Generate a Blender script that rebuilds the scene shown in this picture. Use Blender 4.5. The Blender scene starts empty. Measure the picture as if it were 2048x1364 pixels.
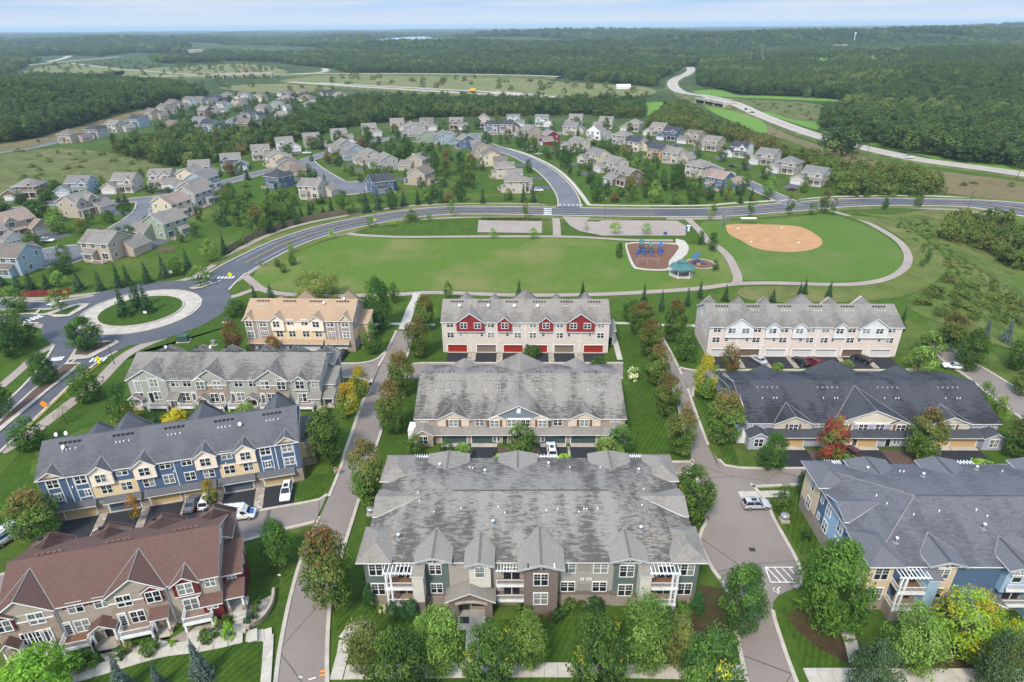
import bpy, bmesh, math, random
import numpy as np
from mathutils import Vector, Matrix

S = bpy.context.scene
COL = S.collection
R = math.radians
rnd = random.Random(7)
NR = np.random.default_rng(11)

# ------------------------------------------------------------------ camera
FPX, CXP, CYP, HCAM, HOR, ROLL = 1265.0, 1024.0, 682.0, 75.0, 52.0, R(0.45)
PIT = math.atan((CYP - HOR) / FPX)
FW = np.array([0, math.cos(PIT), -math.sin(PIT)])
_r0 = np.array([1.0, 0, 0]); _u0 = np.array([0, math.sin(PIT), math.cos(PIT)])
RT = _r0 * math.cos(ROLL) - _u0 * math.sin(ROLL)
UP = _u0 * math.cos(ROLL) + _r0 * math.sin(ROLL)
cam = bpy.data.cameras.new('camera')
cam.sensor_width = 36.0
cam.lens = 36.0 * FPX / 2048.0
cam.clip_start = 1.0
cam.clip_end = 120000.0
camo = bpy.data.objects.new('camera', cam)
COL.objects.link(camo)
camo.matrix_world = Matrix(((RT[0], UP[0], -FW[0], 0), (RT[1], UP[1], -FW[1], 0), (RT[2], UP[2], -FW[2], HCAM), (0, 0, 0, 1)))
S.camera = camo

# ------------------------------------------------------------------ world, sun, exposure
SUN_EL, SUN_AZ = R(50), R(205)      # azimuth clockwise from +Y: behind the camera, a little to the left
W = bpy.data.worlds.new('World'); S.world = W; W.use_nodes = True
wn, wl = W.node_tree.nodes, W.node_tree.links
wn.clear()
def wnode(t, **k):
    n = wn.new(t)
    for a, b in k.items(): setattr(n, a, b)
    return n
sky = wnode('ShaderNodeTexSky', sky_type='NISHITA', sun_disc=False, sun_elevation=SUN_EL, sun_rotation=SUN_AZ, altitude=300, air_density=1.0, dust_density=1.0, ozone_density=2.0)
tc = wnode('ShaderNodeTexCoord'); sep = wnode('ShaderNodeSeparateXYZ')
wl.new(tc.outputs['Generated'], sep.inputs[0])
# a high thin cloud sheet, seen edge-on as streaks near the horizon
dv = wnode('ShaderNodeVectorMath', operation='DIVIDE'); cmb = wnode('ShaderNodeCombineXYZ')
ad = wnode('ShaderNodeMath', operation='ADD'); ad.inputs[1].default_value = 0.012
ab = wnode('ShaderNodeMath', operation='ABSOLUTE'); wl.new(sep.outputs['Z'], ab.inputs[0]); wl.new(ab.outputs[0], ad.inputs[0])
for i in range(3): wl.new(ad.outputs[0], cmb.inputs[i])
wl.new(tc.outputs['Generated'], dv.inputs[0]); wl.new(cmb.outputs[0], dv.inputs[1])
ns = wnode('ShaderNodeTexNoise'); ns.inputs['Scale'].default_value = 0.12; ns.inputs['Detail'].default_value = 5; ns.inputs['Roughness'].default_value = 0.55
wl.new(dv.outputs[0], ns.inputs['Vector'])
rp = wnode('ShaderNodeValToRGB'); rp.color_ramp.elements[0].position = 0.38; rp.color_ramp.elements[1].position = 0.60
wl.new(ns.outputs['Fac'], rp.inputs[0])
# low elevation: pale band thinning upward into clear blue
hz = wnode('ShaderNodeMapRange'); hz.inputs['From Min'].default_value = 0.0; hz.inputs['From Max'].default_value = 0.030
hz.inputs['To Min'].default_value = 1.0; hz.inputs['To Max'].default_value = 0.0
wl.new(ab.outputs[0], hz.inputs['Value'])
mx0 = wnode('ShaderNodeMath', operation='MAXIMUM'); wl.new(hz.outputs[0], mx0.inputs[1])
hi = wnode('ShaderNodeMapRange'); hi.inputs['From Min'].default_value = 0.03; hi.inputs['From Max'].default_value = 0.30; hi.inputs['To Min'].default_value = 0.6; hi.inputs['To Max'].default_value = 0.85
wl.new(ab.outputs[0], hi.inputs['Value'])
cf = wnode('ShaderNodeMath', operation='MULTIPLY'); wl.new(hi.outputs[0], cf.inputs[1]); wl.new(rp.outputs[0], cf.inputs[0]); wl.new(cf.outputs[0], mx0.inputs[0])
blue = wnode('ShaderNodeMixRGB', blend_type='MIX'); blue.inputs[0].default_value = 0.88; blue.inputs[2].default_value = (1.95, 3.2, 5.3, 1)
wl.new(sky.outputs[0], blue.inputs[1])
mix = wnode('ShaderNodeMixRGB', blend_type='MIX'); mix.inputs[2].default_value = (4.75, 4.8, 4.8, 1)
wl.new(mx0.outputs[0], mix.inputs[0]); wl.new(blue.outputs[0], mix.inputs[1])
zen = wnode('ShaderNodeMapRange'); zen.inputs['From Min'].default_value = 0.05; zen.inputs['From Max'].default_value = 0.7; zen.inputs['To Min'].default_value = 1.0; zen.inputs['To Max'].default_value = 1.75
wl.new(ab.outputs[0], zen.inputs['Value'])       # an overcast sky is brightest overhead
zs = wnode('ShaderNodeVectorMath', operation='SCALE'); wl.new(mix.outputs[0], zs.inputs[0]); wl.new(zen.outputs[0], zs.inputs['Scale'])
bg = wnode('ShaderNodeBackground'); bg.inputs['Strength'].default_value = 0.10
wl.new(zs.outputs[0], bg.inputs['Color'])
wo = wnode('ShaderNodeOutputWorld'); wl.new(bg.outputs[0], wo.inputs['Surface'])

sun = bpy.data.lights.new('sun', 'SUN'); sun.energy = 2.4; sun.angle = R(11); sun.color = (1.0, 0.94, 0.84)
suno = bpy.data.objects.new('sun', sun); COL.objects.link(suno)
suno.rotation_euler = (math.pi / 2 - SUN_EL, 0, -SUN_AZ + math.pi)
S.view_settings.view_transform = 'Standard'; S.view_settings.look = 'None'
S.view_settings.gamma = 1.0; S.view_settings.use_curve_mapping = False
S.view_settings.exposure = 0.88
S.cycles.max_bounces = 5; S.cycles.diffuse_bounces = 2; S.cycles.glossy_bounces = 2
S.cycles.transparent_max_bounces = 4; S.cycles.transmission_bounces = 2; S.cycles.volume_bounces = 0
S.cycles.use_denoising = True
S.cycles.caustics_reflective = False; S.cycles.caustics_refractive = False

# ------------------------------------------------------------------ terrain
def sstep(t):
    t = np.clip(t, 0, 1); return t * t * (3 - 2 * t)
HILLS = [  # x, y, rx, ry, height
    (-560, 690, 240, 190, 15), (620, 800, 300, 300, 16), (900, 1300, 500, 420, 20), (700, 2350, 600, 330, 34),
    (1500, 2500, 800, 420, 44), (-200, 2300, 700, 300, 20), (-1800, 3300, 900, 600, 18), (300, 3600, 1700, 500, 30), (-1000, 2600, 420, 260, 18), (2600, 3600, 900, 500, 40), (150, 1750, 420, 200, 14)]
def T(x, y):
    x = np.asarray(x, float); y = np.asarray(y, float)
    h = np.zeros(np.broadcast(x, y).shape)
    # raised garden side of the two deck-fronted town house rows
    d = np.maximum(np.abs(x + 62) - 25, 0); e = np.maximum(np.abs(y - 110) - 8, 0)
    h = h + 2.3 * sstep(1 - np.hypot(d, e) / 7)
    c, s = math.cos(R(15.2)), math.sin(R(15.2))
    u = (x + 64.9) * c + (y - 55.9) * s; v = -(x + 64.9) * s + (y - 55.9) * c
    d = np.maximum(np.abs(u - 3.5) - 23.5, 0); e = np.maximum(np.abs(v + 5) - 8, 0)
    h = h + 1.5 * sstep(1 - np.hypot(d, e) / 6)
    # ravine beyond the ball field
    b = np.interp(y, [120, 143, 162, 193, 217, 255, 275, 330], [116, 113, 117, 140, 152, 168, 190, 260])
    w = sstep((y - 135) / 22) * sstep((300 - y) / 50)
    h = h - 9 * w * sstep((x - b) / 38)
    for hx, hy, rx, ry, hh in HILLS:
        q = ((x - hx) / rx) ** 2 + ((y - hy) / ry) ** 2
        h = h + hh * np.maximum(0, 1 - q) ** 1.5
    far = sstep((y - 1500) / 3000)
    h = h + far * 5 * (np.sin(x / 410 + 1.3) * np.sin(y / 530) + np.sin(x / 190 + y / 700))
    return h
def Tz(x, y): return float(T(x, y))
def at(px, py, z=None):
    """the point of the ground that the photograph shows at pixel (px, py) of its 2048 x 1364"""
    d = FW + RT * (px - CXP) / FPX - UP * (py - CYP) / FPX
    zz = 0.0 if z is None else z
    for _ in range(1 if z is not None else 12):
        t = (zz - HCAM) / d[2]; x, y = d[0] * t, d[1] * t
        if z is None:
            zn = Tz(x, y)
            if abs(zn - zz) < 0.01: break
            zz = 0.5 * zz + 0.5 * zn if _ else zn
    return Vector((x, y, zz))
def mpp(P):
    return float((np.array(P) - np.array([0, 0, HCAM])) @ FW) / FPX
def topz(P, ty):
    """height over P of the point straight above it that shows at pixel row ty"""
    lo, hi = 0.0, 60.0
    for _ in range(40):
        m = (lo + hi) / 2; q = np.array([P[0], P[1], P[2] + m - HCAM]); zz = q @ FW
        if CYP - FPX * (q @ UP) / zz > ty: lo = m
        else: hi = m
    return lo

# ------------------------------------------------------------------ materials
def srgb(r, g, b):
    f = lambda c: (c / 255 / 12.92) if c <= 10 else ((c / 255 + 0.055) / 1.055) ** 2.4
    return (f(r), f(g), f(b), 1.0)
class NT:
    def __init__(s, name):
        s.m = bpy.data.materials.new(name); s.m.use_nodes = True
        s.t = s.m.node_tree; s.b = s.t.nodes['Principled BSDF']
        s.out = s.t.nodes['Material Output']
    def n(s, typ, ins=None, **k):
        nd = s.t.nodes.new('ShaderNode' + typ)
        for a, b in k.items(): setattr(nd, a, b)
        for a, b in (ins or {}).items():
            if hasattr(b, 'is_linked'): s.t.links.new(b, nd.inputs[a])
            else: nd.inputs[a].default_value = b
        return nd
    def ln(s, a, b): s.t.links.new(a, b)
    def noise(s, vec, scale, detail=3, rough=0.55):
        return s.n('TexNoise', {'Vector': vec, 'Scale': scale, 'Detail': detail, 'Roughness': rough}).outputs['Fac']
    def mapr(s, v, a, b, c, d):
        return s.n('MapRange', {'Value': v, 'From Min': a, 'From Max': b, 'To Min': c, 'To Max': d}).outputs[0]
    def mixc(s, f, a, b, blend='MIX'):
        return s.n('MixRGB', {0: f, 1: a, 2: b}, blend_type=blend).outputs[0]
    def mul(s, a, b): return s.n('Math', {0: a, 1: b}, operation='MULTIPLY').outputs[0]
    def scale(s, vec, xyz): return s.n('Mapping', {'Vector': vec, 'Scale': xyz}).outputs[0]
    def pos(s): return s.n('NewGeometry').outputs['Position']
    def obj(s): return s.n('TexCoord').outputs['Object']
    def bump(s, h, st, dist=0.05):
        s.ln(s.n('Bump', {'Height': h, 'Strength': st, 'Distance': dist}).outputs[0], s.b.inputs['Normal'])
MAT = {}
def plain(name, col, rough=0.7, spec=0.3, metal=0.0, vary=0.12, scale=0.8):
    k = NT(name); o = k.pos()
    f = k.noise(o, scale, 4); g = k.mapr(f, 0.3, 0.7, 1 - vary, 1 + vary)
    c = k.n('VectorMath', {0: col[:3]}, operation='SCALE'); k.ln(g, c.inputs['Scale'])
    k.ln(c.outputs[0], k.b.inputs['Base Color'])
    k.b.inputs['Roughness'].default_value = rough; k.b.inputs['Specular IOR Level'].default_value = spec; k.b.inputs['Metallic'].default_value = metal
    MAT[name] = k.m; return k.m
plain('white_trim', (0.74, 0.74, 0.73), 0.5)
plain('concrete', (0.40, 0.355, 0.30), 0.9, 0.2, vary=0.18, scale=0.5)
plain('kerb_concrete', (0.42, 0.37, 0.31), 0.9, 0.2, vary=0.15, scale=0.6)
plain('walk_concrete', (0.43, 0.39, 0.33), 0.9, 0.2, vary=0.16, scale=0.9)
plain('white_paint', (0.62, 0.62, 0.60), 0.7, vary=0.25, scale=1.5)
plain('yellow_paint', (0.55, 0.33, 0.04), 0.7, vary=0.2, scale=1.5)
plain('black_metal', (0.02, 0.02, 0.022), 0.45, 0.5)
plain('grey_metal', (0.33, 0.34, 0.35), 0.4, 0.5, 0.4)
plain('rubber', (0.02, 0.02, 0.02), 0.8)
plain('bark', (0.085, 0.065, 0.05), 0.9)
plain('mulch', (0.105, 0.07, 0.052), 0.95, 0.1, vary=0.35, scale=2.5)
plain('dirt_infield', (0.40, 0.225, 0.11), 0.95, 0.1, vary=0.12, scale=0.25)
plain('play_mulch', (0.16, 0.085, 0.055), 0.95, 0.1, vary=0.15, scale=0.6)
plain('slide_blue', (0.02, 0.10, 0.38), 0.4, 0.5)
plain('teal_roof', (0.055, 0.145, 0.135), 0.5, 0.4)
plain('wood_brown', (0.16, 0.085, 0.05), 0.8)
plain('deck_wood', (0.22, 0.16, 0.12), 0.8)
plain('red_wood', (0.19, 0.03, 0.028), 0.8)
plain('fence_wood', (0.17, 0.125, 0.10), 0.85)
plain('signal_yellow', (0.78, 0.75, 0.02), 0.5)
plain('signal_orange', (0.8, 0.28, 0.02), 0.5)
plain('cloth_orange', (0.75, 0.16, 0.03), 0.8)
plain('cloth_dark', (0.03, 0.03, 0.04), 0.8)
plain('cloth_pale', (0.45, 0.45, 0.44), 0.8)
plain('skin', (0.5, 0.3, 0.22), 0.6)
plain('hair', (0.06, 0.035, 0.02), 0.7)
plain('green_metal', (0.04, 0.085, 0.065), 0.5)
plain('lamp_red', (0.4, 0.01, 0.01), 0.3, 0.5)
plain('lamp_clear', (0.75, 0.75, 0.75), 0.2, 0.5)
plain('chrome', (0.6, 0.6, 0.62), 0.25, 0.5, 0.8)
plain('van_blue', (0.03, 0.11, 0.33), 0.4)
plain('truck_yellow', (0.75, 0.42, 0.02), 0.4)
plain('rock', (0.34, 0.29, 0.24), 0.9, vary=0.3)
plain('block_tan', (0.36, 0.30, 0.23), 0.9, vary=0.3)
plain('ridge_dark', (0.075, 0.07, 0.065), 0.9)
plain('flower_white', (0.65, 0.68, 0.45), 0.8)

def pebble(name, a, b, sc):
    k = NT(name); o = k.pos()
    v = k.n('TexVoronoi', {'Vector': o, 'Scale': sc}).outputs['Color']
    g = k.n('SeparateColor', {0: v}).outputs[0]
    k.ln(k.mixc(g, a, b), k.b.inputs['Base Color']); k.b.inputs['Roughness'].default_value = 0.9
    MAT[name] = k.m
pebble('river_rock', (0.20, 0.16, 0.125, 1), (0.42, 0.36, 0.30, 1), 1.6)
pebble('paver', (0.24, 0.185, 0.155, 1), (0.36, 0.29, 0.245, 1), 2.2)

def mk_asphalt(name, col, patch=0.12, crack=False, rough=0.85):
    k = NT(name); o = k.pos()
    f1 = k.mapr(k.noise(o, 0.09, 5, 0.6), 0.3, 0.7, 1 - patch, 1 + patch)
    f2 = k.mapr(k.noise(o, 4.0, 3), 0.3, 0.7, 0.93, 1.07)
    c = k.n('VectorMath', {0: col}, operation='SCALE'); k.ln(k.mul(f1, f2), c.inputs['Scale'])
    out = c.outputs[0]
    if crack:
        w = k.n('MixRGB', {0: 0.18, 1: o, 2: k.n('TexNoise', {'Vector': o, 'Scale': 0.12, 'Detail': 3}).outputs['Color']}, blend_type='LINEAR_LIGHT').outputs[0]
        d = k.n('TexVoronoi', {'Vector': w, 'Scale': 0.075}, feature='DISTANCE_TO_EDGE').outputs['Distance']
        out = k.mixc(k.mapr(d, 0.002, 0.006, 0.75, 0.0), out, (0.06, 0.05, 0.045, 1))
    k.ln(out, k.b.inputs['Base Color']); k.b.inputs['Roughness'].default_value = rough; k.b.inputs['Specular IOR Level'].default_value = 0.25
    MAT[name] = k.m
mk_asphalt('collector_asphalt', (0.085, 0.088, 0.10), 0.22)
mk_asphalt('street_asphalt', (0.135, 0.135, 0.145), 0.22)
mk_asphalt('lane_pavement', (0.215, 0.178, 0.155), 0.10, True)
mk_asphalt('driveway_asphalt', (0.026, 0.026, 0.030), 0.2)
mk_asphalt('far_driveway', (0.085, 0.085, 0.095), 0.2)
mk_asphalt('path_asphalt', (0.30, 0.245, 0.205), 0.1)
mk_asphalt('highway_concrete', (0.36, 0.32, 0.28), 0.12)

def mk_lawn(name, dark, light, dry, dryamt, stripe=0.0, ang=0.6, sw=1.35, mott=0.0):
    k = NT(name); o = k.pos()
    n1 = k.noise(o, 0.035, 5, 0.6); n2 = k.noise(o, 0.6, 4, 0.65); n3 = k.noise(o, 5.0, 2)
    c = k.mixc(k.mapr(n2, 0.3, 0.7, 0, 1), dark, light)
    c = k.mixc(k.mapr(n1, 0.62 - dryamt, 0.80 - dryamt, 0, 0.85), c, dry)
    if stripe:
        r = k.n('Mapping', {'Vector': o, 'Rotation': (0, 0, ang)}).outputs[0]
        wv = k.n('TexWave', {'Vector': r, 'Scale': 1 / sw * 0.5, 'Distortion': 1.5, 'Detail': 2, 'Detail Scale': 0.4}, wave_profile='SIN').outputs['Fac']
        g = k.mapr(wv, 0.2, 0.8, 1 - stripe, 1 + stripe)
        sc = k.n('VectorMath', {0: c}, operation='SCALE'); k.ln(g, sc.inputs['Scale']); c = sc.outputs[0]
    if mott:
        n4 = k.noise(o, 0.13, 6, 0.72); n5 = k.noise(o, 0.9, 4, 0.7)
        c = k.mixc(k.mapr(n4, 0.45, 0.62, 0, mott), c, tuple(q * .42 for q in dark[:3]) + (1,)); c = k.mixc(k.mapr(n5, 0.5, 0.68, 0, mott * .7), c, tuple(q * .5 for q in dark[:3]) + (1,))
    g = k.mapr(n3, 0.3, 0.7, 0.8, 1.2)
    sc = k.n('VectorMath', {0: c}, operation='SCALE'); k.ln(g, sc.inputs['Scale'])
    k.ln(sc.outputs[0], k.b.inputs['Base Color']); k.b.inputs['Roughness'].default_value = 0.9; k.b.inputs['Specular IOR Level'].default_value = 0.1
    k.bump(n3, 0.5, 0.15)
    MAT[name] = k.m; return k
mk_lawn('lawn_mown', (0.031, 0.064, 0.007, 1), (0.054, 0.098, 0.011, 1), (0.13, 0.135, 0.035, 1), 0.03, 0.13, 0.5)
mk_lawn('park_lawn', (0.074, 0.128, 0.017, 1), (0.098, 0.158, 0.024, 1), (0.165, 0.165, 0.055, 1), 0.15, 0.05, 1.5, 1.8)
mk_lawn('ball_lawn', (0.070, 0.127, 0.019, 1), (0.090, 0.152, 0.024, 1), (0.125, 0.155, 0.05, 1), 0.12, 0.06, 0.2, 2.2)
mk_lawn('verge_grass', (0.090, 0.120, 0.026, 1), (0.13, 0.150, 0.036, 1), (0.20, 0.175, 0.07, 1), 0.14, mott=.35)
mk_lawn('meadow', (0.085, 0.108, 0.030, 1), (0.14, 0.16, 0.046, 1), (0.19, 0.165, 0.075, 1), 0.15, mott=.6)
mk_lawn('rough_grass', (0.070, 0.112, 0.020, 1), (0.12, 0.16, 0.032, 1), (0.18, 0.165, 0.06, 1), 0.13, mott=.6)
mk_lawn('brown_meadow', (0.15, 0.115, 0.055, 1), (0.20, 0.155, 0.078, 1), (0.13, 0.135, 0.045, 1), 0.13, mott=.45)
mk_lawn('bright_field', (0.105, 0.20, 0.03, 1), (0.125, 0.225, 0.036, 1), (0.16, 0.21, 0.05, 1), 0.08)
mk_lawn('pale_field', (0.13, 0.15, 0.052, 1), (0.165, 0.185, 0.065, 1), (0.23, 0.19, 0.095, 1), 0.16, mott=.3)
mk_lawn('leaf_litter', (0.045, 0.03, 0.016, 1), (0.075, 0.05, 0.022, 1), (0.05, 0.08, 0.018, 1), 0.10)

def mk_ground():
    k = NT('ground_grass'); o = k.pos()
    y = k.n('SeparateXYZ', {0: o}).outputs[1]
    n2 = k.noise(o, 0.5, 5, 0.65); n1 = k.noise(o, 0.03, 5, 0.6)
    near = k.mixc(k.mapr(n2, 0.3, 0.7, 0, 1), (0.042, 0.080, 0.012, 1), (0.070, 0.116, 0.017, 1))
    near = k.mixc(k.mapr(n1, 0.52, 0.70, 0, 0.8), near, (0.125, 0.14, 0.04, 1)); near = k.mixc(k.mapr(k.noise(o, 0.16, 6, 0.7), 0.5, 0.64, 0, 0.5), near, (0.026, 0.052, 0.012, 1))
    f1 = k.noise(o, 0.010, 6, 0.65)
    far = k.mixc(k.mapr(f1, 0.42, 0.58, 0, 1), (0.045, 0.072, 0.026, 1), (0.085, 0.112, 0.038, 1))
    wood = k.noise(o, 0.055, 3, 0.7)
    far = k.mixc(k.mapr(wood, 0.4, 0.62, 0, 0.7), far, (0.034, 0.056, 0.024, 1))
    c = k.mixc(k.mapr(y, 420, 620, 0, 1), near, far)
    k.ln(c, k.b.inputs['Base Color']); k.b.inputs['Roughness'].default_value = 0.95; k.b.inputs['Specular IOR Level'].default_value = 0.05
    MAT['ground_grass'] = k.m
mk_ground()

def mk_objcol(name, rough, vary, sc, spec=0.3):
    k = NT(name); oi = k.n('ObjectInfo'); o = k.obj()
    f = k.mapr(k.noise(k.scale(o, (1, 1, 2.5)), sc, 4), 0.3, 0.7, 1 - vary, 1 + vary)
    c = k.n('VectorMath', {0: oi.outputs['Color']}, operation='SCALE'); k.ln(f, c.inputs['Scale'])
    k.ln(c.outputs[0], k.b.inputs['Base Color']); k.b.inputs['Roughness'].default_value = rough; k.b.inputs['Specular IOR Level'].default_value = spec
    MAT[name] = k.m; return k
mk_objcol('siding', 0.75, 0.07, 0.7)
mk_objcol('enamel', 0.35, 0.04, 0.5, 0.4)
k = mk_objcol('car_paint', 0.28, 0.02, 0.5, 0.5); k.b.inputs['Coat Weight'].default_value = 0.5
def mk_shingle():
    k = NT('shingle'); oi = k.n('ObjectInfo'); o = k.obj()
    fine = k.mapr(k.noise(k.scale(o, (1.6, 5.0, 5.0)), 1.5, 3, 0.6), 0.3, 0.7, 0.82, 1.18)
    st = k.noise(k.scale(o, (0.70, 2.7, 2.7)), 1.0, 4, 0.75)         # courses lifted and worn, along the eave
    al = k.noise(k.scale(o, (0.36, 0.11, 0.11)), 1.0, 3, 0.55)       # algae, in bands down the slope
    a = oi.outputs['Alpha']
    zz = k.n('SeparateXYZ', {0: o}).outputs[2]; ev = k.mul(oi.outputs['Object Index'], 0.1)
    rise = k.mapr(k.n('Math', {0: zz, 1: ev}, operation='SUBTRACT').outputs[0], 0.0, 2.5, 0.11, -0.06)    # algae thrives low on the slope
    v = k.n('Math', {0: st, 1: k.mapr(al, 0.3, 0.7, -0.14, 0.14)}, operation='ADD').outputs[0]; v = k.n('Math', {0: v, 1: rise}, operation='ADD').outputs[0]
    both = k.n('Math', {0: k.mapr(v, 0.45, 0.62, 0, 1), 1: k.mapr(k.n('Math', {0: al, 1: rise}, operation='ADD').outputs[0], 0.42, 0.70, 0, 0.42)}, operation='MAXIMUM').outputs[0]
    dark = k.mul(both, a)
    c = k.n('VectorMath', {0: oi.outputs['Color']}, operation='SCALE'); k.ln(fine, c.inputs['Scale'])
    dk = k.n('VectorMath', {0: oi.outputs['Color']}, operation='SCALE'); dk.inputs['Scale'].default_value = 0.38
    k.ln(k.mixc(dark, c.outputs[0], dk.outputs[0]), k.b.inputs['Base Color'])
    k.b.inputs['Roughness'].default_value = 0.95; k.b.inputs['Specular IOR Level'].default_value = 0.15
    k.bump(fine, 0.4, 0.03)
    MAT['shingle'] = k.m
mk_shingle()
def mk_stone(name, a, b, c, sx, sz):
    k = NT(name); o = k.obj()
    xy = k.n('SeparateXYZ', {0: o}); sm = k.n('Math', {0: xy.outputs[0], 1: xy.outputs[1]}, operation='ADD').outputs[0]
    v = k.n('CombineXYZ', {0: sm, 1: xy.outputs[2], 2: 0.0}).outputs[0]
    br = k.n('TexBrick', {'Vector': v, 'Color1': a, 'Color2': b, 'Mortar': c, 'Scale': 1.0, 'Brick Width': sx, 'Row Height': sz, 'Mortar Size': 0.012})
    n = k.noise(k.scale(v, (1.5, 4, 1)), 1.2, 3)
    k.ln(k.mixc(k.mapr(n, 0.35, 0.65, 0, 0.6), br.outputs['Color'], b), k.b.inputs['Base Color']); k.b.inputs['Roughness'].default_value = 0.9
    k.bump(br.outputs['Fac'], -0.4, 0.02)
    MAT[name] = k.m
mk_stone('ledge_stone', (0.42, 0.32, 0.24, 1), (0.26, 0.19, 0.15, 1), (0.2, 0.16, 0.13, 1), 0.55, 0.16)
mk_stone('brick_brown', (0.20, 0.14, 0.115, 1), (0.13, 0.09, 0.08, 1), (0.25, 0.22, 0.2, 1), 0.25, 0.09)
mk_stone('block_stone', (0.33, 0.27, 0.22, 1), (0.27, 0.22, 0.18, 1), (0.22, 0.18, 0.15, 1), 0.6, 0.3)
def mk_glass():
    k = NT('glass'); oi = k.n('ObjectInfo'); o = k.obj()
    f = k.mapr(k.noise(o, 1.2, 2), 0.3, 0.7, 0.7, 1.3)
    c = k.n('VectorMath', {0: oi.outputs['Color']}, operation='SCALE'); k.ln(f, c.inputs['Scale'])
    k.ln(c.outputs[0], k.b.inputs['Base Color'])
    k.b.inputs['Roughness'].default_value = 0.08; k.b.inputs['Specular IOR Level'].default_value = 0.5
    MAT['glass'] = k.m
    k = NT('dark_glass'); k.b.inputs['Base Color'].default_value = (0.018, 0.02, 0.026, 1); k.b.inputs['Roughness'].default_value = 0.08
    MAT['dark_glass'] = k.m
mk_glass()
def mk_leaf(name, trans=0.32):
    k = NT(name); a = k.n('Attribute', attribute_name='leaf_tint').outputs['Color']; oi = k.n('ObjectInfo')
    hs = k.n('HueSaturation', {'Color': a, 'Saturation': 1.0, 'Fac': 1.0})
    k.ln(k.mapr(oi.outputs['Random'], 0, 1, 0.485, 0.515), hs.inputs['Hue'])
    r2 = k.n('Math', {0: oi.outputs['Random'], 1: 7.31}, operation='MULTIPLY').outputs[0]; fr = k.n('Math', {0: r2}, operation='FRACT').outputs[0]
    k.ln(k.mapr(fr, 0, 1, 0.82, 1.2), hs.inputs['Value'])
    d = k.n('BsdfDiffuse', {'Color': hs.outputs[0]}); t = k.n('BsdfTranslucent', {'Color': hs.outputs[0]})
    m = k.n('MixShader', {0: trans}); k.ln(d.outputs[0], m.inputs[1]); k.ln(t.outputs[0], m.inputs[2])
    k.ln(m.outputs[0], k.out.inputs['Surface']); k.t.nodes.remove(k.b)
    MAT[name] = k.m
mk_leaf('leaf'); mk_leaf('needle', 0.05)
def mk_water():
    k = NT('lake_water'); k.b.inputs['Base Color'].default_value = (0.25, 0.28, 0.30, 1); k.b.inputs['Roughness'].default_value = 0.12
    MAT['lake_water'] = k.m
mk_water()

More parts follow.
